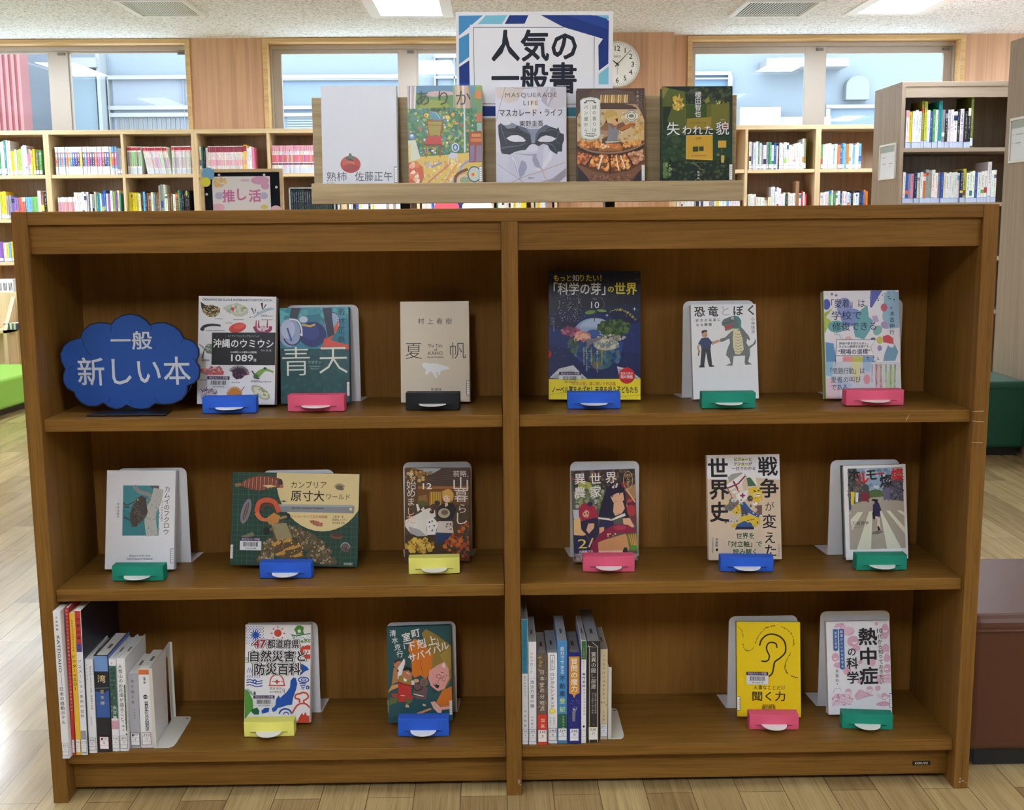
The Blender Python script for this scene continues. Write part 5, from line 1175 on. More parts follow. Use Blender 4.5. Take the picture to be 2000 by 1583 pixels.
def art_isekai(a):
    a.fill((88, 92, 84)); a.P([(90, 150), (1010, 130), (1040, 420), (120, 460)], (60, 56, 60)); a.S(160, 100, 160, 1000, 420, [(60, 50, 56), (110, 100, 60), (150, 90, 70), (50, 46, 60)], 26, 3); a.S(150, 110, 350, 560, 760, [(110, 124, 84), (150, 156, 110), (84, 104, 84), (176, 180, 160)], 32, 5, ell=True); a.S(16, 200, 340, 380, 430, [(176, 180, 80)], 30, 6, ell=True); a.P([(110, 740), (220, 740), (240, 900), (120, 870)], (190, 200, 216)); a.P([(860, 380), (1040, 360), (1050, 960), (880, 900)], (110, 60, 66)); a.S(26, 880, 600, 1040, 900, [(150, 50, 60), (96, 40, 60), (190, 80, 84)], 40, 4, ell=True); a.P([(860, 440), (1020, 360), (1040, 560), (980, 600)], (176, 136, 96))
    hb = (38, 36, 60); sk = (226, 178, 144)
    a.P([(690, 350), (800, 370), (870, 500), (880, 700), (930, 860), (700, 860), (480, 840), (520, 640), (600, 420)], hb); a.P([(640, 520), (830, 460), (850, 600), (770, 650), (690, 630)], sk); a.P([(700, 640), (830, 620), (860, 720), (820, 790), (720, 830), (690, 770)], sk); a.P([(620, 420), (760, 380), (850, 470), (760, 490), (660, 540)], hb); a.P([(620, 430), (720, 400), (700, 520), (650, 560), (630, 520)], hb); a.P([(740, 400), (850, 420), (850, 480), (790, 500)], hb); a.E(782, 508, 24, 15, (240, 232, 226)); a.E(785, 508, 12, 14, (120, 50, 50)); a.E(672, 555, 18, 13, (240, 232, 226)); a.E(674, 555, 10, 12, (120, 50, 50)); a.curve([(755, 494), (785, 486), (812, 494)], 9, (50, 30, 36)); a.curve([(652, 545), (672, 538), (692, 544)], 8, (50, 30, 36)); a.curve([(716, 612), (735, 618), (752, 610)], 6, (170, 90, 80)); a.S(9, 620, 330, 760, 420, [(240, 220, 214)], 16, 2, ell=True); a.P([(800, 350), (860, 320), (880, 420), (820, 410)], (150, 40, 50)); a.L([(880, 440), (1010, 630)], 20, (226, 190, 140)); a.E(950, 750, 60, 80, (170, 60, 66))
    a.P([(500, 860), (690, 880), (700, 960), (600, 1060), (480, 1030)], (44, 44, 84)); a.P([(460, 850), (640, 870), (660, 885), (760, 830), (860, 790), (870, 830), (670, 900), (470, 872)], (236, 230, 216)); a.P([(830, 870), (930, 860), (1000, 990), (960, 1000), (840, 950)], sk); a.P([(490, 1000), (560, 990), (560, 1050), (490, 1090)], sk)
    a.P([(190, 760), (230, 660), (340, 640), (430, 700), (470, 830), (430, 880), (200, 900)], (170, 40, 70)); a.P([(240, 800), (300, 740), (345, 770), (330, 850), (270, 850)], sk); a.E(275, 800, 12, 12, (90, 40, 50)); a.E(318, 790, 12, 12, (90, 40, 50)); a.curve([(285, 832), (300, 836), (312, 828)], 5, (150, 80, 70)); a.E(355, 655, 40, 34, (44, 44, 84)); a.P([(220, 910), (320, 880), (470, 850), (490, 1060), (430, 1190), (360, 1200), (290, 1080), (230, 1040)], (44, 40, 70)); a.P([(120, 880), (210, 850), (230, 1030), (300, 1100), (180, 1150), (120, 1100)], (230, 190, 130)); a.P([(300, 1040), (330, 940), (420, 940), (410, 1010), (340, 1090)], sk)
    a.P([(120, 1110), (300, 1120), (380, 1250), (470, 1370), (130, 1380)], (36, 40, 76)); a.P([(400, 1210), (560, 1040), (720, 950), (900, 960), (1030, 1040), (1000, 1080), (760, 1080), (560, 1180), (470, 1370), (340, 1360)], (140, 36, 70)); a.E(790, 1000, 90, 36, (176, 60, 84)); a.S(12, 560, 1090, 800, 1160, [(230, 200, 120)], 14, 3, ell=True); a.P([(470, 1220), (560, 1180), (870, 1090), (940, 1270), (900, 1370), (480, 1370)], (206, 150, 100)); a.P([(480, 1340), (900, 1330), (900, 1370), (480, 1370)], (230, 190, 170)); a.P([(880, 1100), (1040, 1080), (1060, 1330), (930, 1340)], (110, 130, 60))
    for k in range(4): a.L([(920+k*32, 1100), (960+k*22, 1260)], 13, (230, 150, 90)); a.n -= 1
    a.n += 1; a.E(1000, 1290, 50, 30, (84, 150, 60)); a.P([(820, 1370), (850, 1290), (890, 1290), (910, 1370)], (50, 44, 60)); a.R(110, 1380, 1080, 1520, (150, 130, 130)); a.S(40, 120, 1390, 1060, 1500, [(120, 60, 90), (190, 170, 160)], 26, 3, ell=True)
    lt = (244, 242, 240)
    for ch, x, y in (('異', 208, 290), ('世', 435, 280), ('界', 660, 268), ('農', 208, 485), ('家', 438, 475)): a.T(ch, x, y, 172, lt, b=.012); a.n -= 1
    a.n += 1; a.ring(905, 310, 66, 130, 7, (220, 200, 130), 0, 360); a.V('のんびり', 908, 235, 390, 54, (230, 214, 150)); a.T('2', 245, 1235, 190, (240, 224, 110), w=130, b=.004); a.L([(395, 1150), (340, 1285)], 22, (240, 200, 150)); a.T('内藤騎之介', 300, 1352, 46, lt, w=200, b=.01); a.T('やすも', 210, 1395, 26, lt)
def art_sekai(a):
    be = (222, 200, 174); a.fill((236, 236, 240)); a.P([(60, 415), (420, 440), (700, 400), (1110, 440), (1140, 1560), (90, 1560)], be)
    ink = (30, 28, 30)
    for ch, x, y in (('世', 224, 258), ('界', 245, 570), ('史', 255, 880)): a.T(ch, x, y, 300, ink, w=268, b=.024); a.n -= 1
    a.n += 1
    for ch, x, y, s in (('戦', 928, 248, 285), ('争', 948, 555, 285), ('変', 955, 1020, 210)): a.T(ch, x, y, s, ink, b=.02 if s > 250 else .012); a.n -= 1
    a.T('が', 958, 810, 140, ink); a.T('え', 965, 1250, 180, ink, b=.01); a.T('た', 975, 1430, 190, ink, b=.012)
    gy, ye, bl_, nv = (170, 168, 164), (230, 196, 60), (52, 92, 150), (44, 40, 70)
    a.P([(360, 400), (420, 350), (560, 330), (600, 380), (500, 460), (400, 480)], gy); a.P([(340, 510), (430, 440), (580, 340), (620, 350), (560, 500), (400, 580)], (240, 238, 236)); a.L([(360, 550), (510, 490), (610, 380)], 22, (150, 50, 80)); a.L([(440, 450), (530, 600)], 26, (150, 50, 80)); a.L([(340, 510), (500, 830)], 8, ink); a.P([(640, 350), (740, 310), (780, 520), (650, 540)], (240, 238, 234)); a.P([(630, 410), (680, 400), (770, 520), (650, 530)], (70, 110, 76)); a.L([(600, 350), (640, 420)], 6, ink)
    a.P([(500, 500), (560, 490), (590, 580), (520, 600)], (236, 224, 214)); a.P([(480, 640), (560, 600), (650, 580), (640, 700), (560, 750), (500, 720)], (240, 238, 236)); a.E(575, 655, 40, 14, (150, 50, 80)); a.E(575, 655, 14, 40, (150, 50, 80)); a.P([(660, 560), (760, 530), (850, 600), (850, 720), (760, 780), (690, 700)], ye); a.P([(720, 640), (830, 620), (820, 670), (740, 670)], (240, 236, 226)); a.L([(735, 650), (825, 640)], 8, ink); a.E(745, 595, 22, 9, ink, .4); a.E(800, 590, 16, 8, ink)
    a.P([(320, 780), (420, 680), (520, 720), (520, 800), (400, 880), (320, 840)], (120, 116, 112)); a.E(350, 740, 34, 44, (226, 206, 150)); a.E(455, 720, 44, 26, (220, 216, 212)); a.P([(520, 780), (600, 740), (700, 860), (820, 930), (800, 970), (660, 900), (560, 960), (540, 860)], bl_); a.P([(540, 800), (640, 860), (660, 960), (560, 920)], (70, 76, 110)); a.P([(460, 830), (540, 760), (560, 900), (470, 940), (430, 880)], ye); a.P([(520, 960), (640, 930), (820, 970), (820, 1060), (720, 1110), (420, 1100), (420, 1060), (540, 1030)], ye); a.P([(470, 1130), (500, 1060), (600, 1010), (700, 1040), (740, 1130)], bl_); a.P([(470, 1130), (500, 1090), (740, 1100), (735, 1132)], nv); a.L([(640, 1010), (745, 985)], 8, ink); a.P([(380, 940), (500, 920), (540, 980), (500, 1030), (390, 1030)], (210, 200, 190)); a.E(680, 700, 40, 44, (90, 70, 66)); a.E(750, 770, 34, 24, (240, 240, 240)); a.P([(770, 800), (850, 790), (850, 930), (790, 920)], (120, 90, 84)); a.E(462, 605, 42, 20, (240, 238, 234)); a.S(60, 330, 690, 840, 1050, [(90, 80, 84), (230, 214, 120), (60, 80, 120), (200, 190, 180), (150, 60, 70)], 12, 4)
    a.L([(450, 155), (640, 155)], 10, (220, 220, 60)); a.L([(450, 225), (650, 225)], 10, (220, 220, 60)); a.T('ビフォーと', 575, 145, 54, ink, w=240, b=.012); a.T('アフターが', 575, 210, 54, ink, w=255, b=.012); a.T('一目でわかる', 585, 275, 54, ink, w=330, b=.006)
    gn = (40, 96, 70); a.T('世界を', 615, 1220, 92, gn, w=250, b=.012); a.T('「対立軸」で', 615, 1335, 92, gn, w=470, b=.012); a.T('読み解く', 610, 1440, 86, gn, w=330, b=.012); a.V('伊藤敏', 215, 1265, 1350, 40, ink); a.E(219, 1410, 17, 20, ink); a.V('日本能率協会監修', 160, 1250, 1440, 24, ink); a.V('中村東海出版', 1090, 1345, 1500, 22, ink)
def art_hormo(a):
    a.fill((238, 239, 242)); a.P([(297, 170), (1085, 150), (1135, 1310), (333, 1332)], (176, 168, 154)); a.P([(420, 168), (960, 155), (860, 460), (620, 500)], (150, 180, 206)); a.S(30, 440, 180, 900, 450, [(206, 216, 224), (120, 150, 176)], 34, 3)
    a.P([(610, 490), (700, 465), (800, 490), (820, 570), (610, 590)], (84, 110, 66)); a.P([(297, 170), (420, 168), (480, 330), (600, 420), (620, 600), (350, 690), (320, 760)], (76, 78, 84)); a.P([(800, 450), (950, 330), (1090, 300), (1105, 640), (820, 600)], (84, 84, 98)); a.S(140, 310, 200, 600, 640, [(110, 110, 112), (54, 54, 62), (150, 120, 96), (120, 70, 70), (90, 100, 90)], 20, 5, 4, inside=lambda x, y: x < 420+(y-200)*.45); a.S(110, 820, 350, 1100, 620, [(60, 60, 76), (120, 116, 130), (96, 90, 110)], 18, 6, 4, inside=lambda x, y: y > 330+(1100-x)*.5)
    a.P([(345, 500), (400, 505), (385, 690), (345, 690)], (222, 212, 70)); a.P([(410, 515), (455, 515), (448, 650), (410, 655)], (238, 238, 238)); a.R(490, 520, 600, 640, (130, 44, 60)); a.P([(318, 690), (352, 690), (350, 760), (322, 765)], (70, 84, 150)); a.P([(815, 460), (900, 440), (900, 610), (815, 610)], (110, 104, 140))
    st = (226, 226, 206)
    for q in ([(440, 795), (520, 790), (360, 1060), (340, 900)], [(605, 785), (655, 782), (635, 1325), (430, 1330)], [(765, 780), (785, 780), (1070, 1310), (865, 1315)], [(855, 775), (905, 772), (1125, 1020), (1125, 1110)], [(1005, 772), (1060, 770), (1112, 800), (1115, 850)], [(320, 800), (345, 798), (325, 830)]): a.P(q, st); a.n -= 1
    a.n += 1; a.P([(655, 1080), (740, 1055), (815, 1075), (740, 1110), (650, 1112)], (130, 124, 116)); a.P([(690, 870), (720, 860), (760, 880), (770, 1030), (720, 1050), (725, 900)], (226, 206, 190)); a.P([(725, 990), (750, 1000), (770, 1055), (730, 1055)], (40, 36, 44)); a.P([(660, 690), (700, 645), (745, 660), (785, 770), (760, 780), (765, 860), (690, 850), (660, 800)], (52, 44, 84)); a.P([(650, 800), (700, 790), (690, 900), (660, 890)], (40, 36, 60)); a.P([(640, 610), (690, 605), (735, 615), (730, 655), (690, 660), (680, 640), (645, 630)], (34, 28, 34))
    bk, rd = (34, 32, 36), (206, 40, 54)
    a.T('ホ', 390, 262, 190, bk, b=.03, rot=-.05); a.T('ル', 515, 310, 190, rd, b=.03, rot=.1); a.T('モ', 640, 262, 180, bk, b=.03, rot=.06); a.T('ー', 760, 243, 150, rd, b=.03, rot=.08); a.T('燦', 850, 345, 190, bk, b=.024, rot=.05); a.T('燦', 1010, 255, 190, rd, b=.024); a.T('Horumo Karan', 790, 190, 22, bk, w=170)
    a.T('万城目学', 480, 953, 66, (60, 56, 52), w=240); a.T('Manabu Makime', 440, 1006, 22, (150, 60, 54), w=165)
def art_47(a):
    a.fill((238, 238, 241)); B, R_2, G, DG = (22, 84, 176), (200, 72, 50), (84, 150, 62), (20, 96, 70)
    for i in range(13):
        for j in range(12):
            x, y = 95+i*21, 105+j*23
            if (i+j) % 2 and not (170 < x < 300 and 165 < y < 300): a.E(x, y, 8, 8, B, n=6); a.n -= 1
    a.n += 1
    for k in range(6): t0 = pi*k/6+.52; a.L([(230-70*cos(t0)*1.1, 232-80*sin(t0)), (230+70*cos(t0)*1.1, 232+80*sin(t0))], 15, B); a.n -= 1
    a.E(230, 232, 46, 46, B); a.E(564, 202, 56, 56, R_2)
    for k in range(8): t0 = pi*k/4; a.L([(564+80*cos(t0), 205+80*sin(t0)), (564+108*cos(t0), 205+108*sin(t0))], 15, R_2); a.n -= 1
    a.n += 1; a.P([(850, 90), (900, 80), (955, 110), (945, 170), (960, 215), (840, 225), (830, 180), (805, 150)], G); a.E(885, 170, 24, 26, (238, 238, 241)); a.curve([(765, 225), (840, 240), (930, 225), (1060, 205)], 14, DG); a.S(26, 780, 230, 1050, 290, [DG], 7, 4, 6); a.P([(900, 320), (960, 290), (1060, 290), (1055, 340), (910, 345)], G); a.S(14, 930, 300, 1045, 335, [(238, 238, 241)], 9, 3, 6)
    a.P([(900, 440), (930, 390), (960, 400), (1000, 380), (1058, 385), (1058, 590), (980, 590), (890, 500)], R_2); a.R(945, 450, 1045, 520, (238, 238, 241)); a.L([(960, 460), (960, 500)], 18, R_2); a.L([(1010, 460), (1010, 500)], 18, R_2)
    for y in (575, 605, 640): a.curve([(66, y), (110, y+4), (150, y-10), (170, y-30 if y < 600 else y+30)], 11, G)
    for i in range(4): a.L([(125+i*32, 730), (95+i*32, 800)], 8, B); a.n -= 1
    for i in range(6): a.L([(110+i*36, 840), (98+i*36, 880)], 8, B); a.n -= 1
    for y in (915, 950, 990): a.curve([(88, y), (150, y-8), (240, y+20), (330, y+4)], 15, B)
    a.P([(175, 960), (185, 915), (215, 895), (245, 920), (235, 965)], B); a.E(212, 935, 14, 14, (238, 238, 241))
    a.P([(60, 1040), (110, 1080), (180, 1200), (190, 1340), (60, 1500)], G); a.P([(188, 1130), (205, 1075), (228, 1100), (222, 1140)], DG); a.P([(165, 1350), (250, 1325), (280, 1380), (270, 1430), (200, 1430), (160, 1390)], DG)
    for i in range(4): a.L([(90+i*24, 1040+i*12), (130+i*16, 1120+i*8)], 8, DG); a.n -= 1
    a.curve([(440, 990), (450, 900), (500, 840), (590, 840), (640, 900), (655, 990)], 17, R_2); a.L([(420, 992), (668, 992)], 17, R_2); a.R(535, 905, 560, 965, R_2); a.R(510, 925, 588, 945, R_2); a.L([(470, 932), (500, 932)], 12, R_2); a.L([(605, 932), (635, 932)], 12, R_2)
    a.P([(790, 870), (830, 880), (850, 960), (830, 1060), (790, 1160), (770, 1280), (690, 1290), (640, 1310), (560, 1330), (520, 1380), (480, 1390), (465, 1340), (520, 1290), (530, 1200), (570, 1140), (590, 1180), (690, 1090), (740, 1020), (750, 920)], B); a.P([(880, 690), (920, 660), (1000, 710), (1030, 750), (960, 780), (910, 830), (870, 800)], B); a.P([(310, 1370), (360, 1330), (430, 1330), (420, 1390), (320, 1420)], B)
    a.ring(945, 905, 76, 40, 17, B); a.ring(945, 905, 36, 16, 13, B)
    for i, (x0, x1) in enumerate(((880, 980), (895, 970), (905, 960), (915, 950))): a.L([(x0, 960+i*26), (x1, 968+i*26)], 14, B); a.n -= 1
    a.E(1005, 1020, 28, 30, B); a.E(1003, 1024, 10, 10, (238, 238, 241)); a.ring(670, 1420, 90, 76, 24, B, 180, 360); a.ring(680, 1430, 40, 36, 15, B, 180, 360)
    a.curve([(880, 1250), (880, 1200), (820, 1180), (830, 1130), (900, 1110), (930, 1095), (990, 1110), (1015, 1160), (980, 1200), (945, 1220), (955, 1260)], 24, R_2); a.curve([(770, 1410), (860, 1280), (980, 1270), (1060, 1360)], 24, R_2); a.P([(850, 1540), (880, 1460), (920, 1400), (940, 1440), (970, 1390), (990, 1440), (1040, 1450), (1045, 1560), (850, 1560)], R_2)
    a.T('菊池 俊夫', 525, 1035, 40, (60, 60, 64), w=180); a.T('矢ケ﨑太洋', 525, 1088, 40, (60, 60, 64), w=180); a.ring(645, 1060, 16, 18, 6, (70, 70, 76)); a.L([(656, 1076), (656, 1105)], 8, (40, 60, 110))
    K, w_ = (30, 30, 34), (244, 244, 246)
    for s, x, y, sz, wd, c in (('47', 290, 362, 170, 180, (170, 40, 50)), ('都道府県', 645, 362, 140, 480, K), ('自然災害と', 560, 548, 175, 820, K), ('防災百科', 555, 742, 190, 690, K)):
        a.T(s, x, y, sz, K, w=wd+34, b=.085); a.T(s, x, y, sz, w_, w=wd+22, b=.06); a.T(s, x, y, sz, c, w=wd, b=.02)
def art_muro(a):
    te, og = (40, 84, 88), (216, 120, 36); a.fill(te)
    a.P([(580, 260), (640, 190), (760, 250), (1000, 420), (1020, 860), (880, 1110), (700, 720), (720, 560)], (150, 122, 54)); a.P([(840, 560), (1010, 430), (1020, 700), (960, 820)], (168, 140, 66))
    a.P([(400, 420), (480, 330), (620, 400), (740, 560), (720, 760), (640, 920), (560, 860), (480, 900), (440, 860), (430, 700), (440, 600), (390, 500)], og); a.curve([(560, 640), (580, 780), (600, 880)], 5, (120, 60, 20)); a.curve([(440, 700), (440, 840), (480, 900), (560, 860)], 5, (120, 60, 20))
    a.P([(870, 1080), (1010, 1010), (1020, 1300), (860, 1330), (780, 1250)], og); a.P([(700, 1250), (760, 1235), (840, 1320), (1000, 1300), (1010, 1340), (860, 1360), (850, 1400), (800, 1400), (740, 1340)], (236, 178, 166)); a.P([(490, 1410), (690, 1335), (720, 1350), (560, 1420)], (214, 150, 100))
    a.P([(690, 790), (790, 720), (900, 660), (960, 760), (970, 900), (900, 1050), (810, 1090), (710, 1030), (670, 900)], (232, 164, 156)); a.P([(860, 720), (905, 670), (910, 760)], (240, 238, 236)); a.P([(690, 1000), (800, 1090), (830, 1100), (740, 1130)], (30, 70, 72)); a.P([(740, 990), (770, 970), (800, 1000), (830, 1000), (810, 1050), (780, 1040)], (50, 26, 28)); a.P([(750, 990), (770, 976), (780, 1000)], (236, 230, 226)); a.ring(820, 875, 34, 26, 5, (60, 30, 30)); a.ring(890, 910, 22, 34, 5, (60, 30, 30)); a.L([(850, 815), (890, 820)], 7, (60, 30, 30)); a.L([(920, 850), (935, 870)], 7, (60, 30, 30)); a.curve([(860, 880), (800, 960), (820, 970)], 5, (110, 60, 56))
    a.E(235, 700, 56, 62, (190, 124, 90)); a.P([(185, 660), (250, 630), (290, 650), (220, 670), (195, 710)], (30, 26, 28)); a.P([(180, 760), (240, 760), (240, 960), (150, 1000)], (176, 124, 80)); a.P([(100, 1100), (150, 1010), (260, 990), (260, 1030), (130, 1090), (105, 1120)], (206, 150, 96)); a.P([(240, 760), (330, 620), (350, 660), (290, 860), (280, 920), (235, 920)], (230, 228, 226)); a.L([(345, 640), (345, 720)], 14, (190, 90, 80)); a.E(240, 800, 12, 16, (40, 40, 44))
    a.P([(240, 940), (430, 960), (420, 1240), (240, 1250)], (190, 54, 50)); a.L([(235, 965), (330, 1000), (440, 1015)], 9, (40, 24, 26)); a.P([(250, 880), (330, 840), (440, 900), (430, 1000), (330, 980), (245, 950)], (150, 130, 50)); a.E(370, 850, 72, 84, (190, 124, 92)); a.P([(300, 790), (360, 735), (440, 760), (430, 830), (390, 790), (330, 800)], (26, 24, 26)); a.L([(360, 820), (400, 850)], 9, (240, 236, 230)); a.P([(320, 900), (370, 930), (350, 960), (318, 940)], (238, 236, 232)); a.P([(140, 1130), (230, 1130), (230, 1200), (160, 1180)], (180, 60, 50)); a.P([(370, 1150), (470, 1170), (420, 1230)], (180, 60, 50)); a.P([(120, 1190), (230, 1200), (220, 1260), (110, 1300)], (96, 110, 60)); a.P([(350, 1190), (450, 1230), (380, 1290), (350, 1280)], (96, 110, 60)); a.P([(350, 1280), (390, 1300), (395, 1330), (340, 1325)], (220, 166, 130)); a.L([(275, 1155), (335, 1160)], 9, (226, 214, 200))
    a.P([(450, 960), (660, 1040), (640, 1210), (480, 1200)], (110, 84, 84)); a.ring(520, 1010, 66, 74, 13, (34, 30, 32)); a.E(610, 960, 60, 60, (130, 100, 90)); a.ring(605, 965, 24, 24, 6, (40, 30, 30)); a.P([(430, 940), (480, 930), (470, 1000), (430, 1000)], (226, 210, 206)); a.L([(460, 1130), (530, 1150), (600, 1165)], 11, (230, 226, 220)); a.E(500, 940, 40, 26, (214, 160, 140)); a.P([(590, 1270), (640, 1290), (620, 1310), (585, 1300)], (220, 170, 140)); a.T('角川新書', 180, 1490, 34, (20, 40, 60))
    lt = (238, 236, 230); rr = .27
    for s, x, y, sz in (('室', 365, 310, 130), ('町', 500, 255, 130)): a.T(s, x, y, sz, lt, b=.02, rot=rr*.75); a.n -= 1
    for ch, x, y in (('下', 430, 445), ('剋', 580, 400), ('上', 730, 355)): a.T(ch, x, y, 140, lt, b=.02, rot=rr*.7); a.n -= 1
    a.T('「', 350, 440, 130, lt, rot=rr*.7); a.T('」', 800, 370, 130, lt, rot=rr*.7)
    for i, ch in enumerate('サバイバル'): a.T(ch, 445+i*116, 608-i*44, 128, lt, b=.022, rot=rr*.9); a.n -= 1
    a.n += 1; a.V('清水克行', 172, 258, 560, 96, lt, b=.012, x1=270)
def art_kiku(a):
    a.fill((238, 206, 24)); K = (42, 36, 26)
    a.curve([(505, 510), (530, 430), (600, 365), (690, 348), (790, 380), (860, 450), (882, 540), (870, 620), (800, 690), (730, 740), (710, 800), (690, 900), (640, 950)], 22, K)
    a.curve([(755, 545), (745, 490), (690, 465), (630, 480), (605, 540), (620, 600), (645, 650), (635, 710), (590, 735), (530, 725)], 21, K)
    path = [(195, 230), (250, 290), (268, 360), (262, 450), (275, 530), (310, 575), (360, 580), (410, 550), (440, 490), (470, 410), (520, 330), (600, 255), (700, 228), (800, 235), (890, 275), (960, 340), (1000, 430), (1000, 500), (970, 600), (920, 680), (880, 760), (870, 840), (900, 900), (950, 940), (1020, 970), (1085, 985)]
    q = []
    for i in range(len(path)-1):
        for k in range(8): t0 = k/8; q.append((path[i][0]*(1-t0)+path[i+1][0]*t0, path[i][1]*(1-t0)+path[i+1][1]*t0))
    rn = random.Random(4)
    for i in range(0, len(q)-2, 2):
        if i % 40 in (20, 22, 24): continue
        x, y = q[i]; s = 9 if i > 60 else 7
        a.R(x-s, y-s*.8, x+s*rn.uniform(.2, 1), y+s*rn.uniform(.2, .9), K); a.n -= 1
    a.n += 1; a.T('大事なことだけ', 648, 1108, 68, K, w=455, b=.008); a.T('聞く力', 640, 1230, 150, K, w=470, b=.014); a.T('明治大学教授', 640, 1358, 26, K, w=170, b=.02); a.T('堀田秀吾', 640, 1395, 52, K, w=200, b=.02)
def art_necchu(a):
    a.fill((236, 236, 240)); P1, P2, K = (222, 176, 200), (200, 136, 166), (34, 32, 40)
    for x, y, rx, ry in ((310, 245, 80, 56), (450, 320, 80, 60), (510, 470, 90, 84), (560, 580, 60, 50), (245, 710, 56, 64), (300, 830, 80, 44), (420, 920, 60, 60), (990, 330, 60, 120), (1000, 600, 56, 80), (1020, 740, 50, 60), (1030, 900, 60, 70), (1010, 1060, 90, 60), (800, 800, 50, 60), (860, 210, 28, 28), (620, 790, 30, 30), (610, 1090, 30, 30)): a.E(x, y, rx, ry, P1); a.n -= 1
    a.n += 1; a.P([(330, 225), (525, 265), (500, 330), (390, 385), (340, 310)], (230, 196, 212)); a.P([(200, 1330), (240, 1270), (330, 1260), (400, 1280), (440, 1200), (490, 1260), (490, 1440), (200, 1450)], (236, 208, 220)); a.P([(530, 1300), (600, 1210), (700, 1250), (820, 1300), (800, 1310), (560, 1360)], (230, 190, 208)); a.E(885, 1195, 40, 40, P1); a.E(970, 1440, 110, 34, P1); a.R(860, 990, 1090, 1120, (230, 200, 214))
    for x, y, r in ((275, 250, 44), (530, 480, 44), (245, 720, 36), (265, 1330, 46), (370, 1310, 40), (440, 1240, 46), (760, 1210, 46), (980, 1320, 48), (1000, 640, 36), (1010, 890, 40), (990, 310, 44)):
        a.E(x, y, r, r, (240, 230, 234)); a.ring(x, y, r, r, 6, P2); a.E(x, y-r*.45, r*.95, r*.55, P1)
    for q in ([(540, 1340), (620, 1200), (700, 1260), (820, 1310)], [(560, 1370), (780, 1290)], [(860, 1440), (960, 1400), (1060, 1440)], [(200, 1450), (250, 1380), (340, 1390), (480, 1440)], [(215, 1250), (230, 1190), (320, 1185), (335, 1240)], [(870, 1000), (1090, 990)], [(860, 1060), (1090, 1050)]): a.L(q, 6, P2)
    a.S(30, 200, 1260, 500, 1450, [P2, (240, 226, 232)], 14, 3); a.S(16, 900, 1260, 1060, 1450, [P2], 10, 5); a.L([(880, 1270), (880, 1330)], 5, P2); a.L([(330, 190), (330, 205)], 6, K); a.L([(355, 190), (352, 205)], 6, K)
    BL = (56, 104, 170); a.P([(203, 280), (277, 280), (286, 596), (248, 616), (212, 596)], BL); a.P([(292, 280), (368, 280), (386, 884), (350, 902), (312, 880)], BL); a.V('知恵と技術', 243, 335, 555, 44, (238, 240, 244), b=.008, x1=250); a.V('酷暑からいのちを守る', 330, 320, 848, 46, (238, 240, 244), b=.008, x1=350)
    a.T('熱', 728, 400, 270, K, w=270, b=.026); a.T('中', 738, 700, 270, K, w=235, b=.026); a.T('症', 745, 1000, 275, K, w=270, b=.026); a.T('の', 488, 632, 140, K, b=.02); a.T('科', 497, 805, 180, K, b=.022); a.T('学', 507, 1022, 190, K, b=.022)
    a.T('10', 905, 315, 92, K, w=80, b=.006); a.V('代から知っておきたい', 910, 405, 1100, 76, K, b=.006, x1=940); a.V('永島計', 268, 915, 1060, 54, K, x1=270); a.T('著', 272, 1112, 26, K)
def art_jukushi(a):
    a.fill((208, 211, 219))
    a.E(323, 858, 54, 46, (166, 62, 50)); a.E(312, 846, 36, 28, (186, 84, 66)); a.E(326, 878, 44, 22, (150, 52, 46)); a.E(322, 826, 22, 14, (110, 112, 96)); a.P([(296, 826), (314, 812), (318, 800), (326, 800), (332, 812), (348, 822), (334, 838), (306, 838)], (90, 96, 84)); a.P([(300, 822), (330, 830), (346, 842), (320, 838)], (70, 76, 66)); a.L([(320, 812), (320, 802)], 7, (96, 60, 40))
    ink = (70, 74, 84); a.T('熟柿', 248, 922, 54, ink, w=108); a.T('佐藤正午', 445, 922, 54, ink, w=200); a.T('角川書店', 216, 958, 12, ink, w=44)
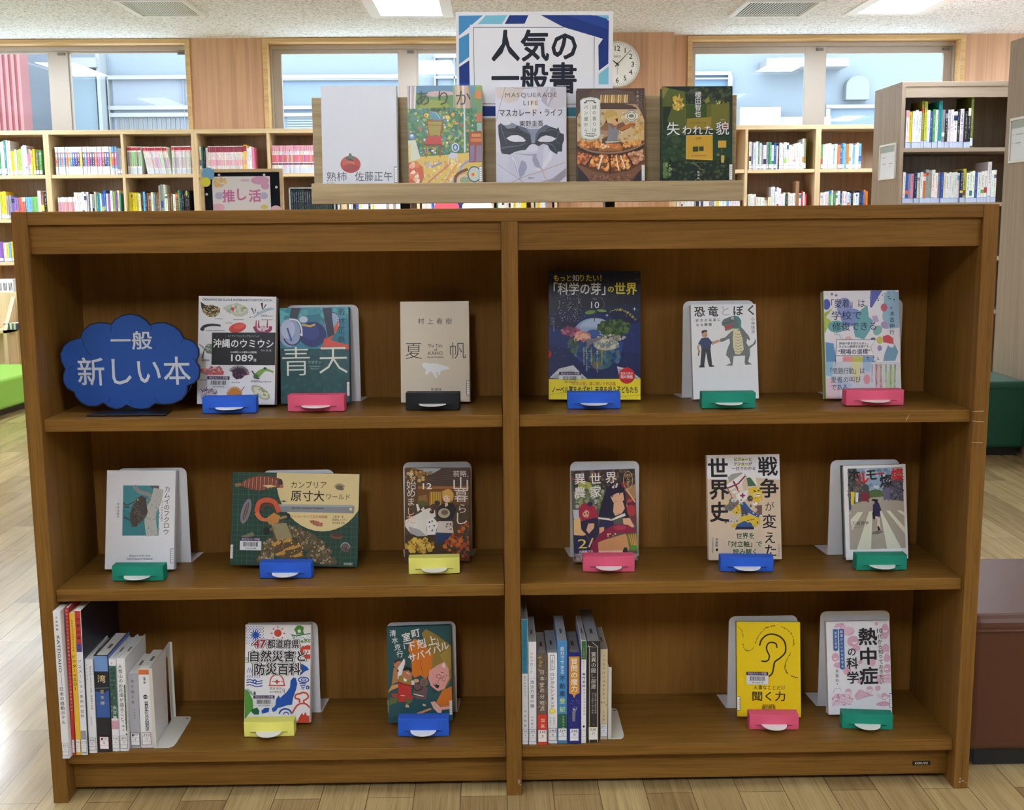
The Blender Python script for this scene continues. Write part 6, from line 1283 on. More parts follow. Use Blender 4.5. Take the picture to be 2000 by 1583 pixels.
def art_arika(a):
    a.fill((110, 150, 96)); a.R(100, 60, 1195, 180, (90, 140, 170)); a.E(600, 190, 220, 46, (206, 176, 176)); a.P([(230, 180), (420, 240), (800, 200), (820, 400), (200, 410)], (104, 146, 74)); a.P([(260, 330), (420, 270), (640, 290), (760, 400), (300, 400)], (150, 166, 66))
    for i in range(6): a.P([(105+i*22, 65), (125+i*22, 65), (118+i*20, 410), (103+i*18, 412)], [(206, 190, 206), (150, 150, 140), (226, 214, 206), (176, 160, 190), (190, 170, 120), (220, 224, 226)][i]); a.n -= 1
    for i in range(8): a.P([(775+i*32, 65), (810+i*32, 65), (815+i*35, 400), (775+i*36, 400)], [(150, 160, 140), (206, 180, 110), (214, 200, 206), (180, 150, 90), (226, 220, 200), (206, 170, 190), (200, 170, 100), (120, 140, 150)][i]); a.n -= 1
    a.n += 1; G5 = [(76, 130, 84), (120, 160, 84), (60, 110, 90), (160, 180, 90), (90, 140, 130), (70, 120, 70)]
    a.R(100, 405, 1120, 1150, (84, 132, 86)); a.S(620, 105, 400, 1110, 1120, G5, 26, 4); a.S(150, 110, 430, 1100, 1080, [(222, 200, 80), (214, 120, 60), (206, 170, 196), (226, 224, 214), (120, 130, 190), (200, 90, 80), (90, 150, 190)], 15, 5); a.E(510, 520, 110, 60, (96, 150, 170), .5); a.curve([(430, 450), (520, 470), (580, 560)], 10, (200, 214, 150)); a.E(380, 505, 34, 30, (236, 210, 80)); a.E(375, 508, 14, 14, (214, 90, 50)); a.E(690, 535, 30, 30, (230, 200, 90)); a.E(770, 495, 26, 30, (226, 170, 70))
    a.P([(100, 1130), (600, 1100), (1000, 1060), (1195, 1150), (1195, 1620), (100, 1620)], (216, 190, 96)); a.P([(300, 1200), (600, 1190), (400, 1300)], (190, 180, 190)); a.S(200, 110, 1180, 1180, 1600, [(236, 214, 110), (206, 160, 84), (226, 196, 160), (190, 180, 120), (240, 226, 150)], 24, 8, ell=True)
    for x0, y0, x1, y1, c in ((860, 1180, 600, 1560, (226, 150, 120)), (960, 1180, 700, 1560, (180, 170, 200)), (700, 1240, 330, 1560, (206, 120, 96)), (1000, 1180, 860, 1280, (150, 150, 196)), (600, 1210, 440, 1280, (140, 140, 170))): a.L([(x0, y0), (x1, y1)], 24, c)
    BR, RD = (176, 84, 40), (190, 70, 60)
    a.P([(385, 580), (625, 580), (590, 800), (415, 800)], (150, 160, 70)); a.L([(390, 585), (400, 700), (420, 820)], 16, BR); a.L([(618, 585), (600, 700), (575, 820)], 16, BR); a.L([(388, 590), (620, 590)], 18, BR); a.L([(400, 650), (605, 655)], 12, BR)
    for k in range(5): a.L([(440+k*36, 660), (450+k*30, 800)], 8, (190, 130, 60)); a.n -= 1
    a.n += 1; a.P([(395, 815), (590, 815), (605, 935), (345, 935)], RD); a.L([(345, 938), (605, 938)], 16, (140, 50, 40)); a.L([(372, 945), (368, 1140)], 16, BR); a.L([(575, 945), (572, 1130)], 16, BR); a.L([(420, 830), (416, 860)], 12, BR); a.E(440, 1020, 36, 22, (60, 60, 80)); a.E(462, 1032, 20, 14, (230, 230, 230))
    a.E(800, 985, 56, 66, (226, 230, 236)); a.E(800, 985, 42, 52, (70, 120, 180)); a.E(800, 985, 18, 30, (200, 214, 230)); a.P([(690, 1110), (740, 1060), (830, 1070), (830, 1130), (760, 1155), (700, 1140)], (206, 206, 220))
    for x, x2 in ((705, 690), (745, 740), (785, 790), (820, 835)): a.L([(x, 1140), (x2, 1235)], 9, (230, 226, 220)); a.n -= 1
    a.n += 1; a.L([(940, 390), (938, 1060)], 24, (206, 222, 214)); a.P([(1000, 760), (1195, 740), (1195, 1200), (1000, 1210)], (150, 70, 44)); a.R(1040, 780, 1180, 830, (206, 140, 70)); a.R(1030, 850, 1190, 900, (206, 120, 60)); a.P([(1020, 960), (1080, 950), (1080, 1190), (1010, 1200)], (130, 120, 160)); a.P([(1110, 960), (1195, 950), (1195, 1190), (1100, 1200)], (140, 120, 150)); a.P([(1100, 90), (1195, 90), (1195, 260), (1100, 260)], (206, 120, 50)); a.R(1105, 60, 1195, 150, (130, 160, 80)); a.P([(1115, 480), (1195, 470), (1195, 600), (1120, 610)], (196, 110, 80)); a.R(1120, 620, 1195, 740, (150, 190, 180))
    a.P([(100, 880), (215, 870), (285, 1150), (100, 1200)], (206, 210, 190)); a.P([(100, 940), (140, 930), (140, 1180), (100, 1190)], (214, 200, 110)); a.E(160, 820, 40, 44, (120, 150, 196)); a.E(160, 806, 20, 18, (236, 236, 240)); a.P([(180, 780), (270, 820), (250, 840)], (60, 110, 150)); a.P([(100, 1210), (230, 1190), (320, 1280), (330, 1420), (280, 1560), (100, 1560)], (196, 96, 56)); a.S(26, 110, 1220, 290, 1500, [(230, 180, 150), (214, 130, 80), (240, 220, 200)], 34, 3, ell=True); a.E(1075, 1385, 100, 120, (60, 80, 90)); a.E(1075, 1385, 86, 104, (190, 206, 206)); a.E(1060, 1390, 40, 40, (226, 190, 120)); a.E(1056, 1390, 20, 20, (206, 90, 50)); a.curve([(790, 1540), (800, 1420), (880, 1350), (980, 1310)], 40, (110, 66, 50)); a.curve([(830, 1540), (850, 1440), (930, 1400)], 36, (226, 190, 170)); a.E(930, 1480, 70, 60, (150, 170, 130))
    ink = (44, 44, 30)
    for ch, x in (('あ', 330), ('り', 630), ('か', 925)): a.T(ch, x, 252, 240, ink); a.n -= 1
    a.n += 1; a.T('瀬尾まいこ', 640, 425, 74, ink, w=375, b=.004); a.T('水鈴社', 655, 1465, 24, ink, w=66)
def art_mask(a):
    a.fill((206, 208, 222)); a.P([(55, 90), (500, 90), (380, 300), (250, 330), (70, 240)], (206, 196, 190)); a.P([(640, 90), (1090, 90), (1090, 400), (900, 430), (760, 330)], (196, 194, 206)); a.P([(560, 260), (640, 240), (700, 350), (620, 520), (540, 440)], (220, 212, 210)); a.P([(820, 100), (940, 110), (960, 190), (880, 320), (840, 400), (730, 300)], (176, 172, 188)); a.P([(840, 120), (870, 110), (860, 300), (820, 380)], (206, 202, 214)); a.L([(200, 90), (110, 420), (65, 600)], 5, (110, 96, 90)); a.L([(110, 420), (300, 620)], 4, (190, 176, 170)); a.curve([(260, 80), (400, 120), (700, 100)], 7, (170, 160, 160)); a.P([(60, 1060), (1100, 1040), (1110, 1600), (70, 1600)], (196, 198, 216)); a.P([(300, 1080), (600, 1090), (900, 1060), (700, 1130)], (160, 160, 184)); a.P([(680, 1520), (900, 1460), (1110, 1300), (1110, 1420), (900, 1600), (700, 1600)], (150, 144, 158)); a.P([(950, 1600), (1110, 1480), (1110, 1600)], (206, 200, 206))
    dk, md, lg = (48, 52, 64), (84, 92, 110), (126, 134, 154)
    a.P([(95, 660), (130, 625), (180, 660), (260, 650), (300, 620), (370, 660), (450, 690), (560, 720), (700, 720), (800, 655), (880, 690), (970, 720), (985, 690), (1015, 780), (1070, 800), (1075, 880), (1050, 950), (1045, 1060), (980, 1060), (970, 1100), (900, 1060), (820, 990), (740, 960), (690, 975), (650, 950), (600, 940), (560, 960), (500, 1030), (420, 1035), (330, 1060), (270, 1095), (150, 1080), (130, 1030), (125, 930), (100, 800)], dk)
    a.P([(370, 660), (560, 720), (700, 720), (800, 655), (880, 690), (700, 790), (640, 930), (590, 930), (560, 800), (430, 730)], md); a.P([(520, 720), (700, 725), (650, 800), (640, 930), (590, 930), (580, 800)], lg); a.P([(180, 660), (260, 650), (300, 620), (370, 660), (350, 700), (230, 710)], lg); a.curve([(130, 640), (160, 760), (220, 940)], 16, md, 6); a.curve([(130, 1000), (250, 980), (420, 960), (500, 920)], 26, md, 8); a.curve([(790, 930), (900, 960), (960, 1060)], 20, md, 8); a.curve([(1000, 760), (960, 900), (1020, 950)], 12, md, 6); a.curve([(150, 720), (300, 740), (440, 770)], 12, (30, 32, 42), 20); a.curve([(760, 760), (900, 730), (1000, 780)], 16, md, 6)
    a.P([(215, 850), (290, 810), (390, 808), (460, 840), (505, 890), (480, 905), (340, 908), (270, 890)], (206, 208, 222)); a.P([(680, 890), (730, 840), (800, 815), (880, 830), (958, 865), (900, 905), (840, 915), (720, 910)], (206, 208, 222))
    l1, l2, l3 = (190, 192, 214), (150, 154, 184), (216, 216, 230)
    a.P([(265, 1120), (360, 1115), (430, 1180), (440, 1280), (400, 1450), (340, 1430), (270, 1370), (215, 1260), (250, 1200)], l1); a.P([(440, 1180), (500, 1210), (525, 1290), (480, 1390), (415, 1450), (390, 1330)], l2); a.L([(320, 1150), (360, 1300), (410, 1470)], 5, (96, 96, 120)); a.curve([(300, 1130), (350, 1220), (400, 1440)], 20, l3, 5)
    a.P([(690, 980), (760, 940), (830, 960), (870, 1040), (850, 1140), (760, 1260), (720, 1330), (690, 1200), (665, 1090)], l1); a.P([(870, 1040), (910, 1080), (890, 1170), (790, 1290), (750, 1330), (760, 1220)], l3); a.P([(610, 1110), (640, 1090), (700, 1210), (740, 1330), (640, 1270), (600, 1180)], l2); a.P([(770, 990), (830, 970), (850, 1080), (760, 1240)], (206, 206, 224)); a.P([(590, 1330), (700, 1290), (740, 1340)], (214, 212, 222)); a.curve([(750, 1310), (780, 1420), (880, 1600)], 20, (196, 172, 160), 12); a.curve([(250, 1530), (500, 1420), (700, 1360), (1080, 1220)], 9, (170, 150, 142)); a.curve([(90, 1240), (300, 1390), (480, 1520)], 6, (150, 136, 136)); a.L([(410, 1460), (480, 1530)], 8, (150, 136, 130))
    gd, ink = (120, 100, 84), (34, 36, 52)
    a.T('MASQUERADE', 585, 222, 92, gd, w=765, sp=1.2); a.T('LIFE', 580, 335, 90, gd, w=220, sp=1.3); a.T('マスカレード・ライフ', 580, 478, 120, ink, w=930, b=.008); a.T('東野圭吾', 588, 636, 92, ink, w=355, b=.006); a.T('Keigo Higashino', 588, 692, 20, ink, w=220); a.T('集英社', 588, 1448, 30, ink, w=88)
def art_pan(a):
    a.fill((110, 84, 62)); dk, md, wd = (70, 54, 50), (110, 84, 72), (120, 78, 44)
    a.E(565, 560, 560, 480, (84, 66, 62)); a.E(565, 640, 520, 480, (176, 150, 110)); a.P([(55, 75), (1075, 80), (1080, 420), (900, 130), (300, 100), (60, 420)], (78, 62, 56)); a.E(590, 320, 440, 220, (96, 80, 72), 0, 30, 180, 360); a.P([(410, 300), (560, 290), (750, 310), (900, 340), (1000, 400), (420, 390)], (84, 64, 56)); a.R(410, 230, 830, 300, (110, 84, 60))
    for k in range(13): a.P([(415+k*33, 180), (438+k*33, 170), (432+k*33, 300+k*.5), (408+k*33, 290)], [(206, 176, 110), (170, 130, 70), (226, 204, 150)][k % 3]); a.n -= 1
    a.n += 1; a.P([(60, 500), (420, 390), (1000, 400), (1080, 560), (1080, 900), (60, 900)], (200, 176, 134)); a.S(120, 70, 420, 1070, 880, [(216, 196, 156), (184, 156, 112), (206, 176, 120), (160, 130, 90)], 26, 3)
    for k in range(4): a.curve([(960+k*28, 860), (970+k*26, 700), (990+k*22, 620)], 12, (206, 170, 100)); a.n -= 1
    a.n += 1; a.S(40, 940, 620, 1070, 760, [(226, 190, 120), (190, 150, 80)], 18, 5)
    a.E(885, 498, 100, 96, (222, 220, 210)); a.ring(885, 498, 62, 60, 9, (90, 80, 70)); a.ring(885, 498, 88, 84, 12, (120, 110, 98), 200, 330); a.ring(885, 498, 88, 84, 12, (120, 110, 98), 30, 150); a.E(885, 498, 40, 26, (130, 120, 106))
    a.P([(470, 600), (540, 600), (700, 640), (690, 720), (560, 740), (500, 720)], (130, 90, 64)); a.P([(500, 590), (640, 640), (560, 800), (430, 760), (370, 720), (420, 660)], (140, 100, 72)); a.P([(540, 610), (600, 700), (660, 640), (700, 720), (670, 850), (690, 900), (480, 880), (530, 760)], (128, 128, 138)); a.P([(380, 700), (540, 720), (520, 780), (400, 770)], (166, 132, 106)); a.P([(660, 620), (760, 590), (800, 640), (720, 720), (660, 690)], (120, 84, 62)); a.P([(690, 690), (870, 600), (950, 600), (900, 650), (730, 715)], (170, 104, 52)); a.P([(690, 690), (730, 715), (900, 655), (950, 605), (940, 640), (740, 730)], (96, 60, 36)); a.E(640, 585, 46, 56, (214, 164, 124)); a.P([(480, 490), (520, 590), (480, 610), (500, 560)], (70, 46, 36)); a.E(570, 470, 100, 66, (190, 160, 90)); a.P([(540, 530), (620, 490), (720, 510), (730, 525), (600, 560)], (206, 176, 100)); a.P([(640, 540), (680, 530), (680, 590), (650, 570)], (70, 46, 36)); a.P([(440, 840), (530, 800), (500, 900), (440, 900)], (90, 66, 54)); a.R(490, 880, 700, 905, (206, 204, 200))
    a.P([(60, 880), (570, 900), (1080, 870), (1085, 1600), (60, 1600)], (90, 60, 40)); a.P([(60, 890), (430, 900), (330, 1010), (180, 980), (70, 930)], wd); a.P([(740, 900), (1060, 880), (980, 960), (780, 1000)], wd); a.P([(380, 970), (450, 910), (700, 910), (760, 970), (740, 1030), (390, 1030)], (150, 100, 56)); a.S(70, 100, 880, 420, 970, [(206, 130, 60), (176, 100, 46), (226, 160, 90)], 22, 4); a.S(60, 760, 870, 1030, 960, [(206, 140, 70), (226, 170, 100)], 22, 5); a.S(40, 430, 925, 720, 985, [(214, 140, 70), (230, 200, 170), (190, 110, 50)], 24, 6)
    a.curve([(60, 920), (200, 1000), (350, 1040), (570, 1055), (800, 1030), (1000, 960), (1080, 910)], 22, (150, 116, 92)); a.curve([(60, 960), (200, 1040), (350, 1080), (570, 1095), (800, 1070), (1000, 1000), (1080, 950)], 36, (52, 38, 34))
    def tray(q, cols, sd):
        a.P(q, (110, 68, 40)); xs_ = [p[0] for p in q]; ys_ = [p[1] for p in q]
        def ins(x, y):
            r = False
            for i in range(len(q)):
                (x0, y0), (x1, y1) = q[i-1], q[i]
                if (y0 > y) != (y1 > y) and x < (x1-x0)*(y-y0)/(y1-y0)+x0: r = not r
            return r
        a.S(90, min(xs_), min(ys_), max(xs_), max(ys_), cols, 24, sd, 6, inside=ins)
    OR = [(206, 120, 50), (226, 150, 76), (180, 96, 40), (230, 176, 110)]
    tray([(70, 1040), (280, 1080), (180, 1230), (70, 1200)], [(170, 96, 60), (206, 130, 84), (140, 70, 44)], 2); tray([(320, 1090), (545, 1095), (545, 1340), (235, 1240)], OR, 3); tray([(570, 1095), (790, 1085), (890, 1280), (600, 1340)], OR, 4); tray([(830, 1080), (1050, 1020), (1085, 1170), (940, 1240)], [(180, 120, 90), (206, 160, 130), (150, 96, 70)], 5)
    a.L([(440, 1100), (380, 1300)], 26, (226, 222, 200)); a.L([(650, 1095), (690, 1320)], 16, (230, 226, 206)); a.L([(720, 1095), (790, 1290)], 14, (230, 226, 206)); a.L([(558, 1080), (560, 1370)], 20, (60, 42, 34)); a.L([(300, 1080), (200, 1250)], 18, (60, 42, 34)); a.L([(810, 1080), (920, 1260)], 18, (60, 42, 34))
    a.P([(70, 1220), (300, 1330), (560, 1380), (850, 1330), (1085, 1200), (1085, 1260), (850, 1500), (560, 1540), (280, 1500), (70, 1260)], (120, 82, 62)); a.S(60, 250, 1380, 900, 1500, [(140, 100, 80), (100, 66, 52)], 20, 7, 4); a.P([(60, 1240), (200, 1400), (330, 1600), (60, 1600)], (44, 38, 44)); a.P([(1090, 1230), (950, 1420), (850, 1600), (1090, 1600)], (44, 38, 44))
    a.P([(105, 260), (150, 225), (258, 210), (370, 225), (410, 260), (412, 790), (370, 835), (258, 855), (150, 830), (118, 780)], (196, 206, 206)); a.P([(122, 270), (160, 240), (258, 228), (360, 240), (396, 270), (398, 780), (360, 820), (258, 838), (160, 815), (134, 770)], (222, 224, 218)); a.L([(265, 320), (265, 740)], 3, (150, 156, 156)); a.P([(190, 258), (325, 258), (325, 290), (300, 272), (210, 272), (190, 290)], (60, 56, 54)); a.L([(165, 295), (205, 285)], 20, (60, 56, 54)); a.L([(310, 285), (348, 295)], 20, (60, 56, 54))
    ink = (56, 56, 60); a.V('謎の香りは', 322, 360, 705, 66, ink); a.V('パン屋から', 195, 360, 715, 66, ink); a.lines([(195, 758, 330), (180, 784, 355), (215, 806, 320)], ink, 11)
    a.V('土屋うさぎ', 978, 140, 400, 42, (196, 186, 176)); a.V('このミステリー', 1032, 130, 390, 22, (180, 170, 160)); a.V('宝島社', 1050, 1455, 1490, 18, (200, 190, 180))
def art_kao(a):
    a.fill((32, 52, 34)); a.P([(70, 80), (420, 80), (420, 800), (80, 840)], (84, 96, 46)); a.P([(800, 300), (1060, 280), (1070, 720), (800, 740)], (110, 110, 48)); a.P([(70, 80), (180, 80), (100, 240), (75, 260)], (130, 126, 60)); a.P([(400, 340), (800, 350), (800, 720), (420, 720)], (96, 100, 40)); a.P([(420, 350), (730, 350), (730, 600), (430, 640)], (56, 80, 36)); a.P([(440, 560), (800, 540), (800, 730), (430, 720)], (150, 130, 46)); a.P([(80, 380), (220, 380), (150, 580), (230, 760), (90, 860)], (30, 46, 30)); a.P([(90, 830), (430, 800), (430, 1200), (100, 1260)], (34, 60, 40)); a.P([(810, 740), (1080, 720), (1110, 1260), (820, 1200)], (30, 62, 42)); a.R(70, 1190, 1110, 1600, (22, 38, 32)); a.P([(70, 80), (1090, 85), (1090, 260), (700, 240), (420, 160), (180, 110)], (28, 40, 40))
    a.S(160, 420, 90, 1080, 330, [(24, 36, 36), (44, 60, 50), (34, 50, 40), (70, 84, 60)], 30, 3); a.S(120, 90, 1150, 1100, 1500, [(30, 50, 38), (18, 30, 28), (50, 72, 46), (70, 84, 56)], 26, 4); a.S(60, 90, 700, 420, 1150, [(40, 70, 46), (28, 50, 36), (56, 80, 48)], 30, 6)
    a.P([(225, 240), (270, 215), (300, 250), (325, 180), (340, 270), (390, 250), (360, 310), (390, 350), (370, 420), (300, 445), (240, 420), (220, 350), (260, 330), (230, 300)], (196, 166, 76)); a.S(20, 240, 300, 380, 430, [(226, 200, 110), (150, 120, 50)], 20, 3, ell=True); a.P([(750, 230), (775, 310), (720, 345), (690, 300), (720, 270)], (130, 130, 60)); a.S(12, 840, 300, 930, 350, [(190, 190, 120)], 11, 2, ell=True); a.P([(90, 1210), (170, 1210), (140, 1290), (215, 1380), (150, 1450), (95, 1440)], (90, 120, 70)); a.S(30, 95, 1220, 220, 1450, [(130, 150, 96), (60, 90, 54)], 18, 2, ell=True)
    a.P([(430, 810), (820, 810), (825, 1185), (430, 1165)], (214, 172, 66)); a.P([(445, 820), (810, 822), (812, 1170), (445, 1150)], (196, 156, 56)); a.L([(560, 840), (600, 900)], 4, (110, 90, 40)); a.L([(660, 840), (620, 900)], 4, (110, 90, 40)); a.R(580, 845, 655, 862, (130, 100, 40)); a.R(530, 980, 610, 1055, (56, 66, 36)); a.R(622, 980, 690, 1045, (56, 66, 36)); a.R(525, 968, 695, 978, (170, 140, 60)); a.lines([(510, 1118, 745)], (130, 100, 40), 12); a.R(902, 895, 1022, 1000, (196, 160, 66)); a.L([(955, 1000), (960, 1080)], 5, (150, 140, 80)); a.P([(950, 1110), (1000, 1120), (990, 1230), (950, 1220)], (190, 170, 90)); a.E(905, 1105, 24, 20, (110, 120, 70)); a.E(980, 1270, 40, 20, (60, 90, 60)); a.L([(440, 1215), (760, 1215)], 8, (90, 110, 70)); a.curve([(520, 1220), (620, 1280), (630, 1310), (700, 1330)], 7, (170, 160, 110)); a.curve([(560, 1490), (620, 1450), (660, 1490)], 6, (170, 160, 110))
    lt = (226, 228, 232); dk_ = (24, 34, 30)
    a.V('櫻田智也', 598, 210, 492, 98, lt, b=.008); a.T('Lost Identity', 600, 628, 30, (70, 70, 30), w=250)
    for ch, x, y, s in (('失', 240, 710, 205), ('わ', 440, 735, 150), ('れ', 600, 735, 150), ('た', 765, 735, 150)): a.T(ch, x+4, y+5, s, dk_, b=.03); a.n += 1; a.T(ch, x, y, s, lt, b=.008)
    a.T('貌', 969, 718, 210, dk_, b=.03); a.T('貌', 965, 712, 205, lt, b=.008); a.P([(960, 655), (1040, 660), (1045, 720), (960, 705)], (150, 50, 56)); a.T('貌', 965, 712, 205, lt); a.T('かたち', 965, 585, 22, lt); a.V('新潮社', 615, 1360, 1450, 36, lt)

FT = 75   # part of the covers on the stand that its front rail hides
bk = {}
def cb(key, *a, **k): bk[key] = cover_book(*a, **k)
e4 = .0062
cb('umi', 'thick white field guide with rows of sea slugs and a black title box', (-.5386, .1283, Z[0]+e4+.0016, -.0143, .1816, -.0197), (.1528, .2133), .027, (238, 238, 242), art_umi, ((60, 50), (1130, 62), (35, 1535)), 'L', (60, 60, 70), False, pages=(176, 172, 164), back=(30, 30, 34), barcode=(177, 1155, 492, 1325, '49109958'))
cb('aoten', 'teal novel with a football helmet painting and large pale title', (-.3844, .1449, Z[0]+e4, -.0015, .1731, .0074), (.1366, .19), .024, (24, 82, 88), art_aoten, ((580, 138), (1005, 131), (592, 722)), 'R', (18, 66, 84), call=(1, (40, 44, 60)))
cb('kaho', 'beige novel with a small white bear on its cover', (-.1464, .1406, Z[0]+e4, -.0036, .1729, 0), (.1362, .2001), .026, (222, 208, 184), art_kaho, ((1319, 100), (1735, 95), (1322, 712)), 'R', (200, 186, 160), call=(1, (50, 50, 60)))
cb('kagaku', 'tall night-blue science book with a globe and yellow foot band', (.1705, .1461, Z[0]+e4, -.002, .1737, -.0131), (.1836, .2577), .016, (22, 30, 66), art_kagaku, ((72, 38), (1145, 45), (68, 1540)), 'L', (20, 26, 50), False, call=(-1, (50, 50, 60)), barcode=(188, 1218, 450, 1358, '49106671'))
cb('dino', 'white book with a man shaking hands with a dinosaur', (.4327, .1401, Z[0]+e4, .0594, .2208, -.0043), (.1326, .1899), .016, (238, 239, 242), art_dino, ((1397, 422), (1895, 433), (1415, 1168)), 'R', (236, 237, 240), False)
cb('aichaku', 'white book with patches of pastel brush shapes and a pennant', (.7045, .1287, Z[0]+e4, -.0049, .1894, .004), (.1504, .2147), .022, (236, 234, 240), art_aichaku, ((88, 85), (1100, 62), (137, 1510)), 'L', (184, 196, 90), False, back=(200, 210, 214))
cb('fukuro', 'white book with a framed painting of an owl on a branch', (-.7442, .12, Z[1]+e4, .0121, .2098, -.0189), (.1366, .198), .022, (236, 236, 240), art_fukuro, ((110, 113), (580, 112), (83, 805)), 'R', (196, 198, 206), call=(1, (44, 46, 56)))
cb('cambria', 'wide dark green picture book of ancient sea creatures on a grid', (-.4354, .1195, Z[1]+e4+.003, -.0143, .2137, -.0253), (.2555, .1865), .015, (34, 66, 54), art_cambria, ((115, 140), (1880, 140), (60, 1420)), 'L', (24, 44, 40), True, pages=(206, 206, 208), call=(-1, (110, 130, 120)), barcode=(197, 1037, 508, 1215, '49106448'))
cb('yama', 'comic-style novel with a fair-haired figure, white hen and autumn leaves', (-.1493, .1492, Z[1]+e4, -.0186, .1652, -.0058), (.1317, .19), .020, (96, 70, 44), art_yama, ((108, 135), (1040, 130), (120, 1535)), 'R', (90, 66, 50), False)
cb('isekai', 'comic-style novel with a long-haired figure reading and a red-haired child', (.1938, .1324, Z[1]+e4, .0003, .1809, .0226), (.1294, .1858), .022, (88, 92, 84), art_isekai, ((82, 170), (1005, 140), (130, 1510)), 'R', (206, 204, 200), False)
cb('sekai', 'beige history book with bold black title and a crowd of cartoon soldiers', (.4764, .1317, Z[1]+e4, -.0082, .1945, .0039), (.1482, .2133), .016, (222, 200, 174), art_sekai, ((65, 80), (1090, 78), (108, 1555)), 'R', (222, 206, 186), False)
cb('hormo', 'white-bordered novel showing a runner on a zebra crossing', (.7426, .1227, Z[1]+e4, .0012, .1707, .0146), (.1268, .1908), .022, (238, 239, 242), art_hormo, ((235, 130), (1130, 108), (278, 1480)), 'R', (210, 210, 212), True, pages=(206, 204, 202), back=(60, 80, 70))
cb('b47', 'white disaster guide with a blue map and red volcano', (-.4819, .1182, Z[2]+e4+.0016, .0311, .1864, -.0249), (.1329, .2005), .026, (238, 238, 241), art_47, ((80, 75), (1060, 70), (50, 1560)), 'R', (226, 226, 228), True, pages=(206, 200, 186), barcode=(188, 1135, 515, 1320, '49107044'))
cb('muro', 'teal paperback with cartoon figures in orange and slanted white title', (-.1876, .1167, Z[2]+e4, .078, .1711, -.0035), (.131, .1952), .018, (40, 84, 88), art_muro, ((88, 180), (1000, 130), (100, 1560)), 'R', (34, 72, 78), True, call=(1, (200, 204, 206)))
cb('kiku', 'yellow book with a black line drawing of an ear', (.5291, .1148, Z[2]+e4, -.0688, .1916, .0017), (.1301, .1943), .016, (238, 206, 24), art_kiku, ((170, 160), (1088, 185), (185, 1510)), 'L', (120, 104, 20), False, call=(-1, (70, 100, 110)), barcode=(312, 880, 630, 1055, '49106673'))
cb('necchu', 'white book with pink sketches and bold black upright title', (.7205, .1216, Z[2]+e4, -.0083, .1882, .0106), (.1317, .191), .018, (236, 236, 240), art_necchu, ((100, 165), (1055, 165), (148, 1583)), 'R', (230, 230, 236), False, call=(1, (60, 60, 72)))

# supports and stops for them
def pitch_top(key, th):  # how far back the top of a shown book reaches
    pass
BE = [('white bookend plate behind the teal football novel', -.4449, -.3009, 'aoten', 0, .196, 0), ('white bookend plate behind the dinosaur book', .3537, .4983, 'dino', 0, .197, .03), ('white bookend plate behind the white owl book', -.7967, -.6572, 'fukuro', 1, .199, 0),
      ('white bookend plate rising above the wide green picture book', -.5006, -.3571, 'cambria', 1, .193, 0), ('white bookend plate framing the novel with the white hen', -.2188, -.0780, 'yama', 1, .201, 0), ('white bookend plate framing the novel with the red-haired child', .1243, .2661, 'isekai', 1, .201, 0),
      ('white bookend plate behind the zebra crossing novel', .6574, .7993, 'hormo', 1, .200, 0), ('white bookend plate behind the teal cartoon paperback', -.2576, -.1149, 'muro', 2, .199, .02), ('white bookend plate behind the yellow ear book', .4544, .5979, 'kiku', 2, .202, 0),
      ('white bookend plate behind the pink-sketch book', .6466, .7923, 'necchu', 2, .209, 0), ('white bookend plate mostly hidden behind the pastel book', .655, .797, 'aichaku', 0, .198, 0), ('white bookend plate mostly hidden behind the disaster guide', -.545, -.402, 'b47', 2, .199, 0)]
for lab, x0, x1, Y, zi, h, yw in BE: bookend(lab, x0, x1, TOPBACK[bk[Y]['label']], Z[zi], h, yw)
ST = [('blue', 'sea slug guide', -.5360, .0606, .020, .1022, 0, .0322, .150), ('pink', 'teal football novel', -.3720, .0691, -.04, .1094, 0, .0330, .165), ('black', 'beige bear novel', -.1485, .0720, -.05, .1040, 0, .034, .165),
      ('blue', 'night-blue science book', .1621, .0645, -.03, .1020, 0, .0323, .16), ('green', 'dinosaur book', .4197, .0526, -.02, .1033, 0, .0314, .16), ('pink', 'pastel brush-shape book', .7063, .0670, .0, .1127, 0, .0310, .15),
      ('green', 'owl book', -.7288, .0594, -.025, .1009, 1, .0308, .14), ('blue', 'wide green picture book', -.4422, .0642, -.03, .1016, 1, .0321, .135), ('yellow', 'white hen novel', -.1519, .0805, .03, .1006, 1, .0333, .165), ('pink', 'red-haired child novel', .1935, .0782, -.03, .1023, 1, .0329, .15),
      ('blue', 'history book', .4653, .0673, -.06, .1044, 1, .0300, .15), ('green', 'zebra crossing novel', .7321, .0644, -.025, .0996, 1, .0315, .14), ('yellow', 'disaster guide', -.4885, .0694, .006, .1003, 2, .0318, .14), ('blue', 'teal cartoon paperback', -.1786, .0589, -.02, .1022, 2, .0379, .135), ('pink', 'yellow ear book', .5273, .0649, -.05, .0991, 2, .0325, .13), ('green', 'pink-sketch book', .7150, .0604, -.12, .1005, 2, .0320, .14)]
SB = ['umi', 'aoten', 'kaho', 'kagaku', 'dino', 'aichaku', 'fukuro', 'cambria', 'yama', 'isekai', 'sekai', 'hormo', 'b47', 'muro', 'kiku', 'necchu']
for (c, nm, x, y, yw, w_, zi, h, rch), kk in zip(ST, SB):
    rch = bk[kk].matrix_world.translation.y+.002
    card_stop(c, '%s card stop with a white lip before the %s' % (c, nm), x, y, yw, w_, Z[zi], h, rch-y)

